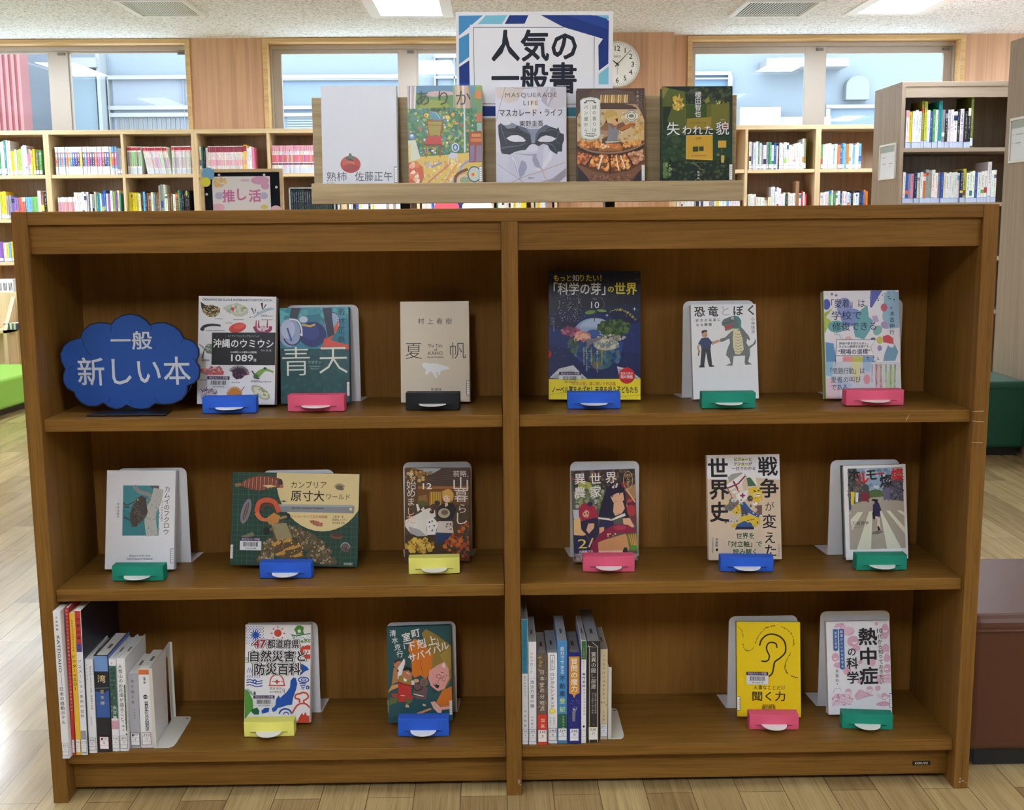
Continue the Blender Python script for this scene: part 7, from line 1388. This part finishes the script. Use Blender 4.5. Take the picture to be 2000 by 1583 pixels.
# ------------------------------------------------------------------ blue cloud sign
CP = [(775, 835), (800, 800), (850, 772), (910, 762), (970, 774), (1020, 806), (1045, 837), (1090, 823), (1150, 822), (1210, 845), (1255, 880), (1285, 935), (1330, 943), (1365, 968), (1388, 1010), (1388, 1058), (1368, 1095), (1392, 1128), (1398, 1165), (1388, 1215), (1355, 1250), (1310, 1268), (1304, 1320), (1270, 1365), (1210, 1393), (1140, 1400), (1080, 1393), (1045, 1422), (985, 1434), (925, 1424), (885, 1403), (850, 1425), (805, 1432), (755, 1415), (722, 1388), (675, 1412), (615, 1412), (560, 1385), (525, 1345), (515, 1312), (465, 1288), (438, 1240), (435, 1190), (452, 1148), (425, 1105), (418, 1045), (440, 985), (490, 945), (560, 928), (578, 875), (625, 836), (690, 822), (740, 825)]
cy0 = .088
t = thing('cloud_sign', 'blue cloud-shaped sign with pale lettering on the top shelf', 'sign', (at_y(255, 700, cy0).x, cy0, Z[0]+.0004))
def cpt(x, y):
    p = at_y(x/3.5714, 400+y/3.5714, cy0); return (p.x-t.location.x, p.z-Z[0])
pts = [cpt(*p) for p in CP]; lowest = min(p[1] for p in pts)
m_ = MB((24, 28, 40)); m_.prism(pts[::-1], 0, .0045, 'y')
ccx, ccz = sum(p[0] for p in pts)/len(pts), sum(p[1] for p in pts)/len(pts)
ins = []
for i, p in enumerate(pts):
    a_, b_ = Vector(pts[i-1]), Vector(pts[(i+1) % len(pts)]); d = (b_-a_).normalized(); nrm = Vector((d.y, -d.x)); 
    if nrm.dot(Vector((ccx, ccz))-Vector(p)) < 0: nrm = -nrm
    ins.append(tuple(Vector(p)+nrm*.0022))
m_.poly([(p[0], -.0002, p[1]) for p in ins][::-1], (34, 78, 154))
TLc, TRc, BLc = cpt(420, 762), cpt(1398, 762), cpt(420, 1434)
w_, h_2 = TRc[0]-TLc[0], TLc[1]-BLc[1]
a = Art(m_, w_, h_2, (420, 762), (1398, 762), (420, 1434), -.0003, (TLc[0]+TRc[0])/2, BLc[1])
dk_ = (20, 46, 104)
for q in ([(775, 838), (768, 870), (772, 890)], [(1045, 838), (1052, 860), (1050, 880)], [(562, 930), (572, 990), (600, 1035), (628, 1055)], [(452, 1150), (475, 1130), (497, 1120)], [(1285, 938), (1265, 955), (1250, 975)], [(1368, 1097), (1340, 1085), (1325, 1082)], [(1310, 1268), (1295, 1300), (1270, 1315)], [(722, 1388), (724, 1370), (732, 1355)], [(885, 1403), (878, 1388), (876, 1372)], [(1080, 1393), (1060, 1375), (1045, 1355)]): a.curve(q, 4.5, dk_)
lt = (196, 204, 214)
a.T('一般', 905, 952, 138, lt, w=285, b=.016); a.T('新しい本', 912, 1166, 215, lt, w=790, b=.010)
m_.build('cloud_board', M['matte'], t)
m_ = MB(); m_.prism([(-.076+.0, -.035), (.076, -.035), (.068, .03), (-.060, .03)], 0, .004, 'z'); o = m_.build('base', M['black'], t, .0015); o.location = (0, -.012, .0)
bx('stem', M['black'], t, -.03, .03, .0046, .0075, .0038, lowest+.05)

# ------------------------------------------------------------------ rows of books at the left of each bay, spines out
def spine_book(label, x0, x1, y, z, h, depth, base, art, lean=0.0, hard=True, right=None, call=None, pages=PAGE, top=None, group=None):
    w = x1-x0
    t = thing('book', label, 'book', ((x0+x1)/2, y, z+.0004+w/2*abs(lean)), group=group); t.rotation_euler = (0, lean, 0)
    m_ = MB(base); bd = .0022 if hard else .0006
    n = 6; bow = .0022 if hard else .0004
    P = [(-w/2+w*i/n, -bow*sin(pi*i/n)) for i in range(n+1)]
    m_.prism(P+[(w/2, .0016), (-w/2, .0016)], 0, h, 'z', base)
    rc = right or base
    m_.box(-w/2, -w/2+bd, .0016, depth, 0, h, base); m_.box(w/2-bd, w/2, .0016, depth, 0, h, base, {'+x': rc, '-y': rc})
    a = Art(m_, w-.0006, h, (0, 0), (100, 0), (0, 100*h/w), -bow-.00002); a.H = 100*h/w
    a.fill(base); art(a); m_.build('cover', M['film'], t)
    g = .003 if hard else .0005
    pb = MB(pages); pb.box(-w/2+bd, w/2-bd, .0016, depth-g, g, h-g)
    st_ = tuple(v*.84 for v in pages)
    for k in range(1, 5):
        xx = -w/2+bd+(w-2*bd)*k/5; pb.poly([(xx, .0016, h-g+.0001), (xx+.0005, .0016, h-g+.0001), (xx+.0005, depth-g, h-g+.0001), (xx, depth-g, h-g+.0001)], st_)
    pb.poly([(-w*.12, .045, h-g+.0002), (w*.12, .045, h-g+.0002), (w*.12, .07, h-g+.0002), (-w*.12, .07, h-g+.0002)], tuple(v*.5 for v in pages))
    pb.build('page_block', M['page'], t)
    if call:
        no, kana, rc_, lc = call; lw = min(w-.0008, .019); lh = .027
        l = MB((236, 238, 240)); la = Art(l, lw, lh, (0, 0), (100, 0), (0, 100*lh/lw), -bow-.0016, 0, .006); HH = 100*lh/lw
        la.R(0, 0, 100, HH, rc_); la.R(7, 7, 93, HH-7, lc); la.R(7, HH*.34, 93, HH*.355, rc_); la.R(7, HH*.67, 93, HH*.685, rc_)
        la.T(no, 50, HH*.2, 34, (50, 50, 58), w=62, b=.012); la.T(kana, 50, HH*.51, 32, (50, 50, 58), b=.012)
        l.build('call_number_label', M['film'], t)
    return t
K = (36, 36, 42)
def vt(s, x, y0, y1, size, c, b=0.0): return lambda a: a.V(s, x, y0, y1, size, c, b)
LB_, RB_ = 'upright books at the left end of the left bay', 'upright books at the left end of the right bay'
S3 = Z[2]
WL = (232, 234, 238)
def s1(a):
    a.V('大型時報', 46, 90, 260, 34, (120, 50, 90), .02); a.T('KATEIGAHO', 52, 620, 60, (30, 34, 60), w=560, b=.01, rot=-pi/2); a.L([(62, 900), (62, 1080)], 5, (120, 60, 80)); a.V('日本の感動ホテル', 50, 1130, 1620, 62, (34, 36, 44), .01)
def s2(a): a.V('日本のうつわと人間の博物館のすべてをめぐるお菓子旅行読本', 50, 90, 3600, 80, (230, 190, 180), .01)
def s3(a): a.V('新幹線電気軌道総合試験車', 50, 160, 760, 44, (90, 70, 20)); a.V('ドクターイエロー', 50, 900, 1560, 84, (40, 36, 26), .02)
def s4(a): a.R(0, 0, 100, 560, (190, 60, 56)); a.R(0, 560, 100, 700, (90, 66, 130)); a.R(0, 700, 100, 2100, (230, 232, 236)); a.V('別冊太陽', 50, 150, 460, 62, (50, 30, 34), .02); a.V('アニメーション美術の世界', 46, 860, 1800, 66, K); a.R(0, 2050, 100, 2450, (150, 154, 156)); a.V('平凡', 50, 2260, 2330, 44, K)
def s5(a): a.V('活字を友とする人と本屋と図書館の物語', 66, 90, 640, 30, K); a.V('出版と読書', 26, 70, 250, 15, (90, 90, 100)); a.V('橋本雅司', 50, 760, 850, 20, K)
def s6(a): a.R(0, 0, 100, 115, (110, 150, 206)); a.P([(0, 115), (60, 128), (100, 112), (100, 175), (0, 170)], (24, 34, 44)); a.R(0, 170, 100, 260, (28, 38, 48)); a.P([(0, 260), (60, 275), (100, 255), (100, 460), (50, 470), (0, 458)], (52, 92, 160)); a.R(0, 458, 100, 700, (34, 38, 46)); a.L([(0, 240), (100, 236)], 3, (150, 170, 190)); a.L([(10, 350), (90, 350)], 1.4, (120, 150, 190)); a.T('湾', 50, 170, 62, (226, 206, 150), b=.01); a.V('宮本輝', 50, 265, 350, 30, (220, 210, 170))
def s7(a): a.R(0, 0, 100, 90, WL); a.R(0, 90, 100, 810, (52, 92, 84)); a.S(50, 0, 90, 100, 800, [(70, 112, 100), (40, 76, 70), (96, 130, 116)], 16, 3); a.V('聖母', 40, 50, 120, 22, (60, 60, 66)); a.V('長崎の鐘', 46, 190, 380, 48, (24, 50, 46), .01); a.V('永井隆', 56, 660, 800, 56, (232, 236, 232), .01); a.R(0, 840, 100, 960, (206, 160, 176))
def s8(a): a.V('大雪山のお花畑が語ること', 42, 100, 760, 56, K, .008); a.R(80, 330, 100, 900, (70, 90, 60)); a.S(30, 78, 330, 100, 1000, [(50, 70, 46), (120, 130, 90)], 10, 2); a.V('工藤岳', 50, 800, 900, 30, K)
def s9(a): a.V('海を撮る者', 40, 80, 300, 38, (70, 70, 78)); a.V('今村翔吾', 52, 380, 470, 20, (70, 70, 78))
def s10(a): a.R(0, 0, 100, 45, (206, 110, 60)); a.V('永瀬一朝', 50, 70, 115, 20, K, .02); a.E(52, 238, 19, 19, (50, 56, 56)); a.T('新書', 52, 238, 17, WL); a.V('世界史のなかの昭和史', 58, 290, 520, 36, K, .014); a.R(0, 695, 100, 760, (206, 110, 80))
G_ = (60, 62, 70)
spine_book('thin white magazine leaning against the left side panel', -.8709, -.8572, -.014, S3+.0002, .296, .215, WL, s1, .004, False, (230, 232, 236), ('291', '二', (60, 60, 76), WL), group=LB_)
spine_book('thin red book beside the leaning white magazine', -.8565, -.8508, .0, S3, .298, .20, (190, 44, 46), s2, .017, False, (170, 40, 44), ('29', 'イ', (190, 60, 60), WL), group=LB_)
spine_book('thin yellow train book next to the red spine', -.8497, -.8400, .001, S3, .287, .20, (236, 190, 60), s3, .017, False, (200, 150, 40), ('686', 'ド', (226, 190, 110), WL), group=LB_)
spine_book('tall white book with red top and black cover side', -.8396, -.8278, .001, S3, .292, .218, WL, s4, .017, False, (26, 26, 40), ('778', 'ア', (120, 130, 140), WL), group=LB_)
spine_book('white book about bookshops, left of the blue bay novel', -.8275, -.8120, .010, S3, .191, .13, WL, s5, .017, True, (40, 44, 50), ('016', 'ス', (50, 54, 76), WL), group=LB_)
spine_book('thick blue and black novel with a gold character on the spine', -.8117, -.7842, .014, S3, .197, .135, (34, 38, 46), s6, .017, True, (70, 110, 180), ('F', 'ミ', (130, 50, 66), (244, 240, 244)), group=LB_)
spine_book('green-spined book with a pink band beside the thick blue novel', -.7839, -.7690, .016, S3, .189, .13, WL, s7, .017, True, (226, 228, 232), ('916', 'ナ', (150, 130, 150), WL), group=LB_)
spine_book('white mountain flower book beside the green-spined book', -.7687, -.7525, .016, S3, .190, .135, WL, s8, .017, True, (226, 228, 232), ('471', 'ウ', (50, 54, 76), WL), group=LB_)
spine_book('small grey paperback left of the orange-topped paperback', -.7520, -.7325, .027, S3, .154, .108, (172, 174, 182), s9, .017, False, (180, 182, 190), ('F', 'イ', (50, 54, 76), WL), group=LB_)
spine_book('small white paperback with orange top by the steel bookend', -.7322, -.7085, .028, S3, .162, .108, WL, s10, .017, False, WL, ('210', 'ハ', (150, 50, 60), WL), group=LB_)
def r1(a): a.R(0, 0, 100, 900, (40, 130, 160)); a.V('友人の話が面白いと気づいたら', 50, 200, 860, 50, (24, 80, 110)); a.V('だったのだろう', 50, 960, 1260, 44, K); a.V('・成田奈緒子', 50, 1450, 1850, 40, K)
def r2(a): a.V('シルクロード', 40, 150, 400, 44, K); a.V('流沙万里の路', 46, 540, 860, 56, K, .008); a.V('山田勝久', 44, 1010, 1150, 34, (80, 80, 90)); a.L([(8, 490), (92, 490)], 2, K)
def r3(a): a.fill((96, 84, 74)); a.S(60, 0, 20, 100, 560, [(140, 120, 96), (70, 64, 60), (110, 96, 84)], 14, 3); a.V('教科書が', 34, 40, 120, 22, (206, 196, 90)); a.V('日本史の分岐点', 50, 190, 560, 50, (226, 224, 220)); a.R(0, 620, 100, 960, (206, 60, 46)); a.V('加来耕三', 54, 680, 860, 44, (236, 220, 214), .01)
def r4(a): a.P([(26, 30), (50, 20), (74, 30), (76, 180), (50, 190), (24, 180)], (40, 40, 46)); a.P([(30, 34), (50, 26), (70, 34), (72, 176), (50, 184), (28, 176)], WL); a.V('13歳からの', 50, 50, 160, 28, K); a.V('ロジカルシンキング', 48, 240, 600, 46, K, .014); a.E(50, 650, 34, 30, (226, 206, 60)); a.E(50, 646, 22, 18, (240, 226, 120)); a.V('平井基之', 28, 730, 800, 18, (70, 90, 80)); a.V('監修宮本', 66, 730, 800, 18, (70, 90, 80))
def r5(a): a.fill((70, 140, 196)); a.V('自分でできる', 50, 80, 330, 48, (232, 236, 240), .01); a.V('不動産', 50, 400, 560, 62, (30, 60, 80), .02); a.V('登記', 50, 640, 730, 62, (206, 226, 110), .02); a.R(0, 780, 100, 1020, (40, 96, 70)); a.V('児島明日美', 60, 810, 930, 22, (190, 214, 200)); a.R(0, 1100, 100, 1160, (60, 120, 96))
def r6(a): a.fill((30, 40, 120)); a.P([(10, 30), (90, 30), (90, 320), (62, 332), (50, 360), (38, 332), (10, 320)], (206, 150, 60)); a.V('質問の魔力', 50, 70, 285, 54, (244, 240, 230), .008); a.S(20, 20, 370, 90, 440, [(120, 130, 190)], 3, 3); a.E(48, 450, 8, 9, (200, 202, 206)); a.P([(34, 462), (60, 462), (58, 500), (56, 545), (36, 545)], (130, 130, 140)); a.L([(58, 466), (72, 430)], 7, (150, 150, 160)); a.V('松本隆太郎', 24, 400, 640, 12, (90, 100, 170))
def r7(a): a.R(0, 0, 100, 380, (44, 96, 56)); a.L([(0, 120), (100, 120)], 6, (120, 160, 110)); a.V('学校選び', 50, 170, 330, 40, (150, 190, 140)); a.V('知りたい！', 50, 420, 600, 36, K); a.V('専門学校', 50, 680, 920, 60, K, .02); a.V('教育と仕事の最前線', 60, 1000, 1500, 36, (60, 64, 70)); a.E(50, 1760, 24, 24, K)
def r8(a): a.fill((44, 42, 42)); a.L([(6, 30), (18, 46), (18, 900)], 4, (214, 214, 214)); a.L([(2, 44), (84, 50), (84, 900)], 4, (214, 214, 214)); a.L([(40, 8), (88, 50)], 4, (214, 214, 214)); a.V('驚異の隠し部屋', 52, 110, 380, 44, (214, 212, 206)); a.V('秘密が眠る世界の奇跡', 68, 440, 600, 16, (190, 190, 186)); a.V('城や屋敷の地下通路', 44, 440, 600, 16, (190, 190, 186)); a.lines([(50, 700, 52)], (150, 150, 150), 4); a.V('エリス', 52, 700, 760, 15, (170, 170, 166))
def r9(a): a.fill((216, 200, 164)); a.V('いつもそばには本があった', 50, 90, 760, 44, (90, 80, 60)); a.V('永田希', 50, 900, 1010, 34, (90, 80, 60)); a.E(20, 760, 8, 12, (90, 70, 50)); a.E(84, 800, 6, 9, (90, 70, 50))
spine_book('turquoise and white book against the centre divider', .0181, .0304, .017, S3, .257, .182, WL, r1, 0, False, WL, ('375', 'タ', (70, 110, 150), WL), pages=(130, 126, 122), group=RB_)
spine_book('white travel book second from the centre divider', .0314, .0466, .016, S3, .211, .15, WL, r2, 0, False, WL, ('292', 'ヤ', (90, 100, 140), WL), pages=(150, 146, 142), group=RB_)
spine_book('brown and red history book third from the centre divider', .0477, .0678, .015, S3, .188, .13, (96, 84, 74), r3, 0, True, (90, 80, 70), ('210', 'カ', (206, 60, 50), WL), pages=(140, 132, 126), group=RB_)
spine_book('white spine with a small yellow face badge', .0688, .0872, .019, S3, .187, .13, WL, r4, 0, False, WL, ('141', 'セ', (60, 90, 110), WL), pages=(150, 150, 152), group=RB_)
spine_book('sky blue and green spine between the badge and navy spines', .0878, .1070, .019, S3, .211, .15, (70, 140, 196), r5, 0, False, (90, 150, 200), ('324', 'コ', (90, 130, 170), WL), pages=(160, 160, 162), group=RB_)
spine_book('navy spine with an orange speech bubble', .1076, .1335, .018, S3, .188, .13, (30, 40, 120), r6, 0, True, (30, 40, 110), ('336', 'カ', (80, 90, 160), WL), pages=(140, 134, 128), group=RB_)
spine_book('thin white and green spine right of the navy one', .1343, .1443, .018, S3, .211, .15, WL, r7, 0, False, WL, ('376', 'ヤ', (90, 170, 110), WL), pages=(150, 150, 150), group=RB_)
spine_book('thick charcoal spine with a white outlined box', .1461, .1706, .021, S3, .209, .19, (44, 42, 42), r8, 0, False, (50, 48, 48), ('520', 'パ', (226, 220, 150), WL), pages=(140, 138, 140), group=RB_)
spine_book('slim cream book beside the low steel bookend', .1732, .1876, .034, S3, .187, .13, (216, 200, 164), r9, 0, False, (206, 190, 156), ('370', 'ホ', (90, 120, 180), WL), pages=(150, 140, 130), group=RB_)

# L-shaped steel bookends closing the rows
def end_support(label, x, y0, y1, z, h, foot, w_out=True):
    t = thing('steel_bookend', label, 'bookend', (x, y0, z+.0004), group='steel bookends')
    d = y1-y0; mat = M['beige_steel']
    m_ = MB(); th = .0016; r = .02
    m_.box(0, th, 0, .018, 0, h); m_.box(0, th, d-.018, d, 0, h*1.0); m_.box(0, th, .018, d-.018, h*.86, h) 
    m_.build('upright_frame', mat, t, .0005)
    m_ = MB(); m_.box(0, .007, -.0016, 0, 0, h); m_.build('front_flange', mat, t, .0005)
    m_ = MB(); m_.box(0, .006, d-.0016, d, 0, h); m_.build('rear_flange', mat, t, .0005)
    m_ = MB(); P = [(0, -.0016), (foot*.78, -.0016), (foot*.95, .006), (foot, .02), (foot, d-.02), (foot*.95, d-.004), (foot*.8, d), (0, d)]
    m_.prism(P, .0, .0016, 'z'); m_.build('foot', mat, t, .0005)
    m_ = MB((70, 66, 60)); m_.disc(0, 0, .0022, 0, .0002); o = m_.build('screw_hole', M['matte'], t); o.rotation_euler = (pi/2, 0, 0); o.location = (foot*.8, d-.012, .0017)
    return t
end_support('tall beige steel bookend closing the left row of books', -.7078, .026, .172, S3, .165, .040)
end_support('low beige steel bookend closing the right row of books', .1885, .035, .180, S3, .150, .034)

# ================================================================== stand on top of the bookcase
TY = .045
pL, pR, pB = at_y(608, 360, TY), at_y(1452, 352, TY), at_y(1000, 395.5, TY)
zl = (pL.z+pR.z)/2; zb = at_y(608, 399.5, TY).z
zk = at_y(612, 191, .11).z
bl_, br_ = at_y(612, 300, .11).x, at_y(1437, 300, .11).x
sx = (pL.x+pR.x)/2
t = thing('book_display_stand', 'pale ash display stand on top of the oak bookcase', 'display stand', (sx, TY, CH+.0003))
x0, x1 = pL.x-sx, pR.x-sx
bx('front_rail', M['stand'], t, x0, x1, 0, .016, zb-CH, zl-CH, .0012)
bx('ledge', M['stand'], t, x0+.002, x1-.002, .016, .076, zb-CH+.010, zb-CH+.024, .0008)
bx('backboard', M['stand'], t, bl_-sx, br_-sx, .065, .083, zb-CH+.024, zk-CH, .0012)
for px in (791, 1192): 
    fx = at_y(px, 402, .07).x-sx; bx('foot', M['black'], t, fx-.009, fx+.009, .03, .075, 0, zb-CH+.010)
LZ = zb+.0266
BB = TY+.0628
def on_stand(key, label, px0, px1, pyt, th, base, art, frame, **k):
    y = TY+.022; p = at_y(px0, pyt, y); q = at_y(px1, pyt, y); x = (p.x+q.x)/2
    h = p.z-LZ-.001; tl = min(.09, atan2(BB-y-th-.001, h))
    bk[key] = cover_book(label, (x, y, LZ, 0, tl, 0), (q.x-p.x, h/cos(tl)), th, base, art, frame, **k)
on_stand('jukushi', 'plain white novel with a single persimmon on the stand', 624, 772, 165, .024, (208, 211, 219), art_jukushi, ((174, 446), (573, 445), (173, 993)), spine='R', spinecol=(206, 210, 218), call=(1, (40, 44, 50)))
on_stand('arika', 'novel with a painted garden and red chair on the stand', 794, 939.5, 164.5, .024, (110, 150, 96), art_arika, ((103, 65), (1190, 62), (103, 1605)), spine='R', spinecol=(206, 200, 180), call=(1, (60, 60, 50)))
on_stand('mask', 'pale novel with a black carnival mask on the stand', 967.5, 1106, 167, .024, (206, 208, 222), art_mask, ((55, 90), (1098, 95), (66, 1600)), spine='R', spinecol=(214, 214, 222))
on_stand('pan', 'brown novel with a baker carrying a tray on the stand', 1127.5, 1261, 170, .022, (110, 84, 62), art_pan, ((55, 75), (1083, 80), (62, 1580)), spine='R', spinecol=(96, 74, 62), call=(1, (210, 210, 200)))
on_stand('kao', 'dark green novel with a yellow door at the right of the stand', 1295, 1434, 166, .024, (32, 52, 34), art_kao, ((66, 80), (1105, 85), (80, 1580)), spine='R', spinecol=(30, 56, 44), call=(1, (190, 200, 190)))
# poster fixed to the backboard
PYq = TY+.065-.0016
a0, b0, c0, d0 = at_y(890, 25, PYq), at_y(1197.5, 20.5, PYq), at_y(893, 232, PYq), at_y(1198, 229, PYq)
pw, pz = b0.x-a0.x, (c0.z+d0.z)/2; phh = (a0.z+b0.z)/2-pz
t = thing('poster', 'laminated white poster with blue geometric border and bold black heading', 'poster', ((a0.x+b0.x)/2, PYq, pz))
m_ = MB((240, 241, 244)); m_.box(-pw/2, pw/2, 0, .0012, 0, phh)
a = Art(m_, pw, phh, (892, 66), (1722, 55), (897, 627), 0)
a.fill((224, 226, 232)); N1, N2, C1, C2 = (24, 52, 124), (40, 76, 158), (66, 138, 190), (120, 190, 214)
a.P([(910, 84), (1700, 76), (1702, 610), (912, 612)], (226, 228, 234))
a.P([(908, 85), (1036, 82), (908, 190)], C1); a.P([(1050, 82), (1165, 80), (1135, 126), (1008, 128)], C2); a.P([(1175, 80), (1275, 79), (1255, 124), (1150, 126)], N1); a.P([(1340, 78), (1610, 76), (1700, 104), (1700, 330), (1650, 368), (1646, 235), (1670, 200), (1460, 140)], N1); a.P([(1470, 78), (1690, 77), (1696, 150)], (34, 66, 144)); a.P([(1625, 76), (1698, 76), (1700, 98)], C2); a.P([(908, 205), (962, 175), (962, 300), (908, 340)], C1); a.P([(908, 354), (962, 318), (964, 450), (910, 600)], N1); a.P([(1702, 344), (1650, 386), (1650, 440), (1702, 440)], C2); a.P([(1024, 510), (1100, 530), (1200, 612), (1024, 614)], N1); a.P([(1480, 565), (1702, 560), (1702, 610), (1480, 612)], (70, 140, 160)); a.P([(910, 440), (964, 440), (980, 612), (912, 612)], N2)
a.P([(966, 132), (1640, 128), (1646, 560), (970, 560)], (228, 230, 236)); a.P([(1340, 78), (1610, 76), (1700, 104), (1700, 330), (1650, 368), (1646, 235), (1670, 200), (1460, 140)], N1); a.P([(1480, 79), (1690, 77), (1696, 150)], (34, 66, 144)); a.P([(1625, 76), (1698, 76), (1700, 98)], C2)
a.L([(985, 145), (1460, 142)], 3.5, (70, 74, 96)); a.L([(985, 145), (990, 548), (1626, 546), (1624, 190)], 3.5, (70, 74, 96))
ink = (28, 32, 48)
a.T('人気の', 1306, 238, 168, ink, w=446, b=.026); a.T('一般書', 1306, 410, 168, ink, w=446, b=.026)
m_.build('poster_sheet', M['matte'], t)

# ------------------------------------------------------------------ done: remove the type used for setting words
bpy.data.objects.remove(_to); bpy.data.curves.remove(_tc)
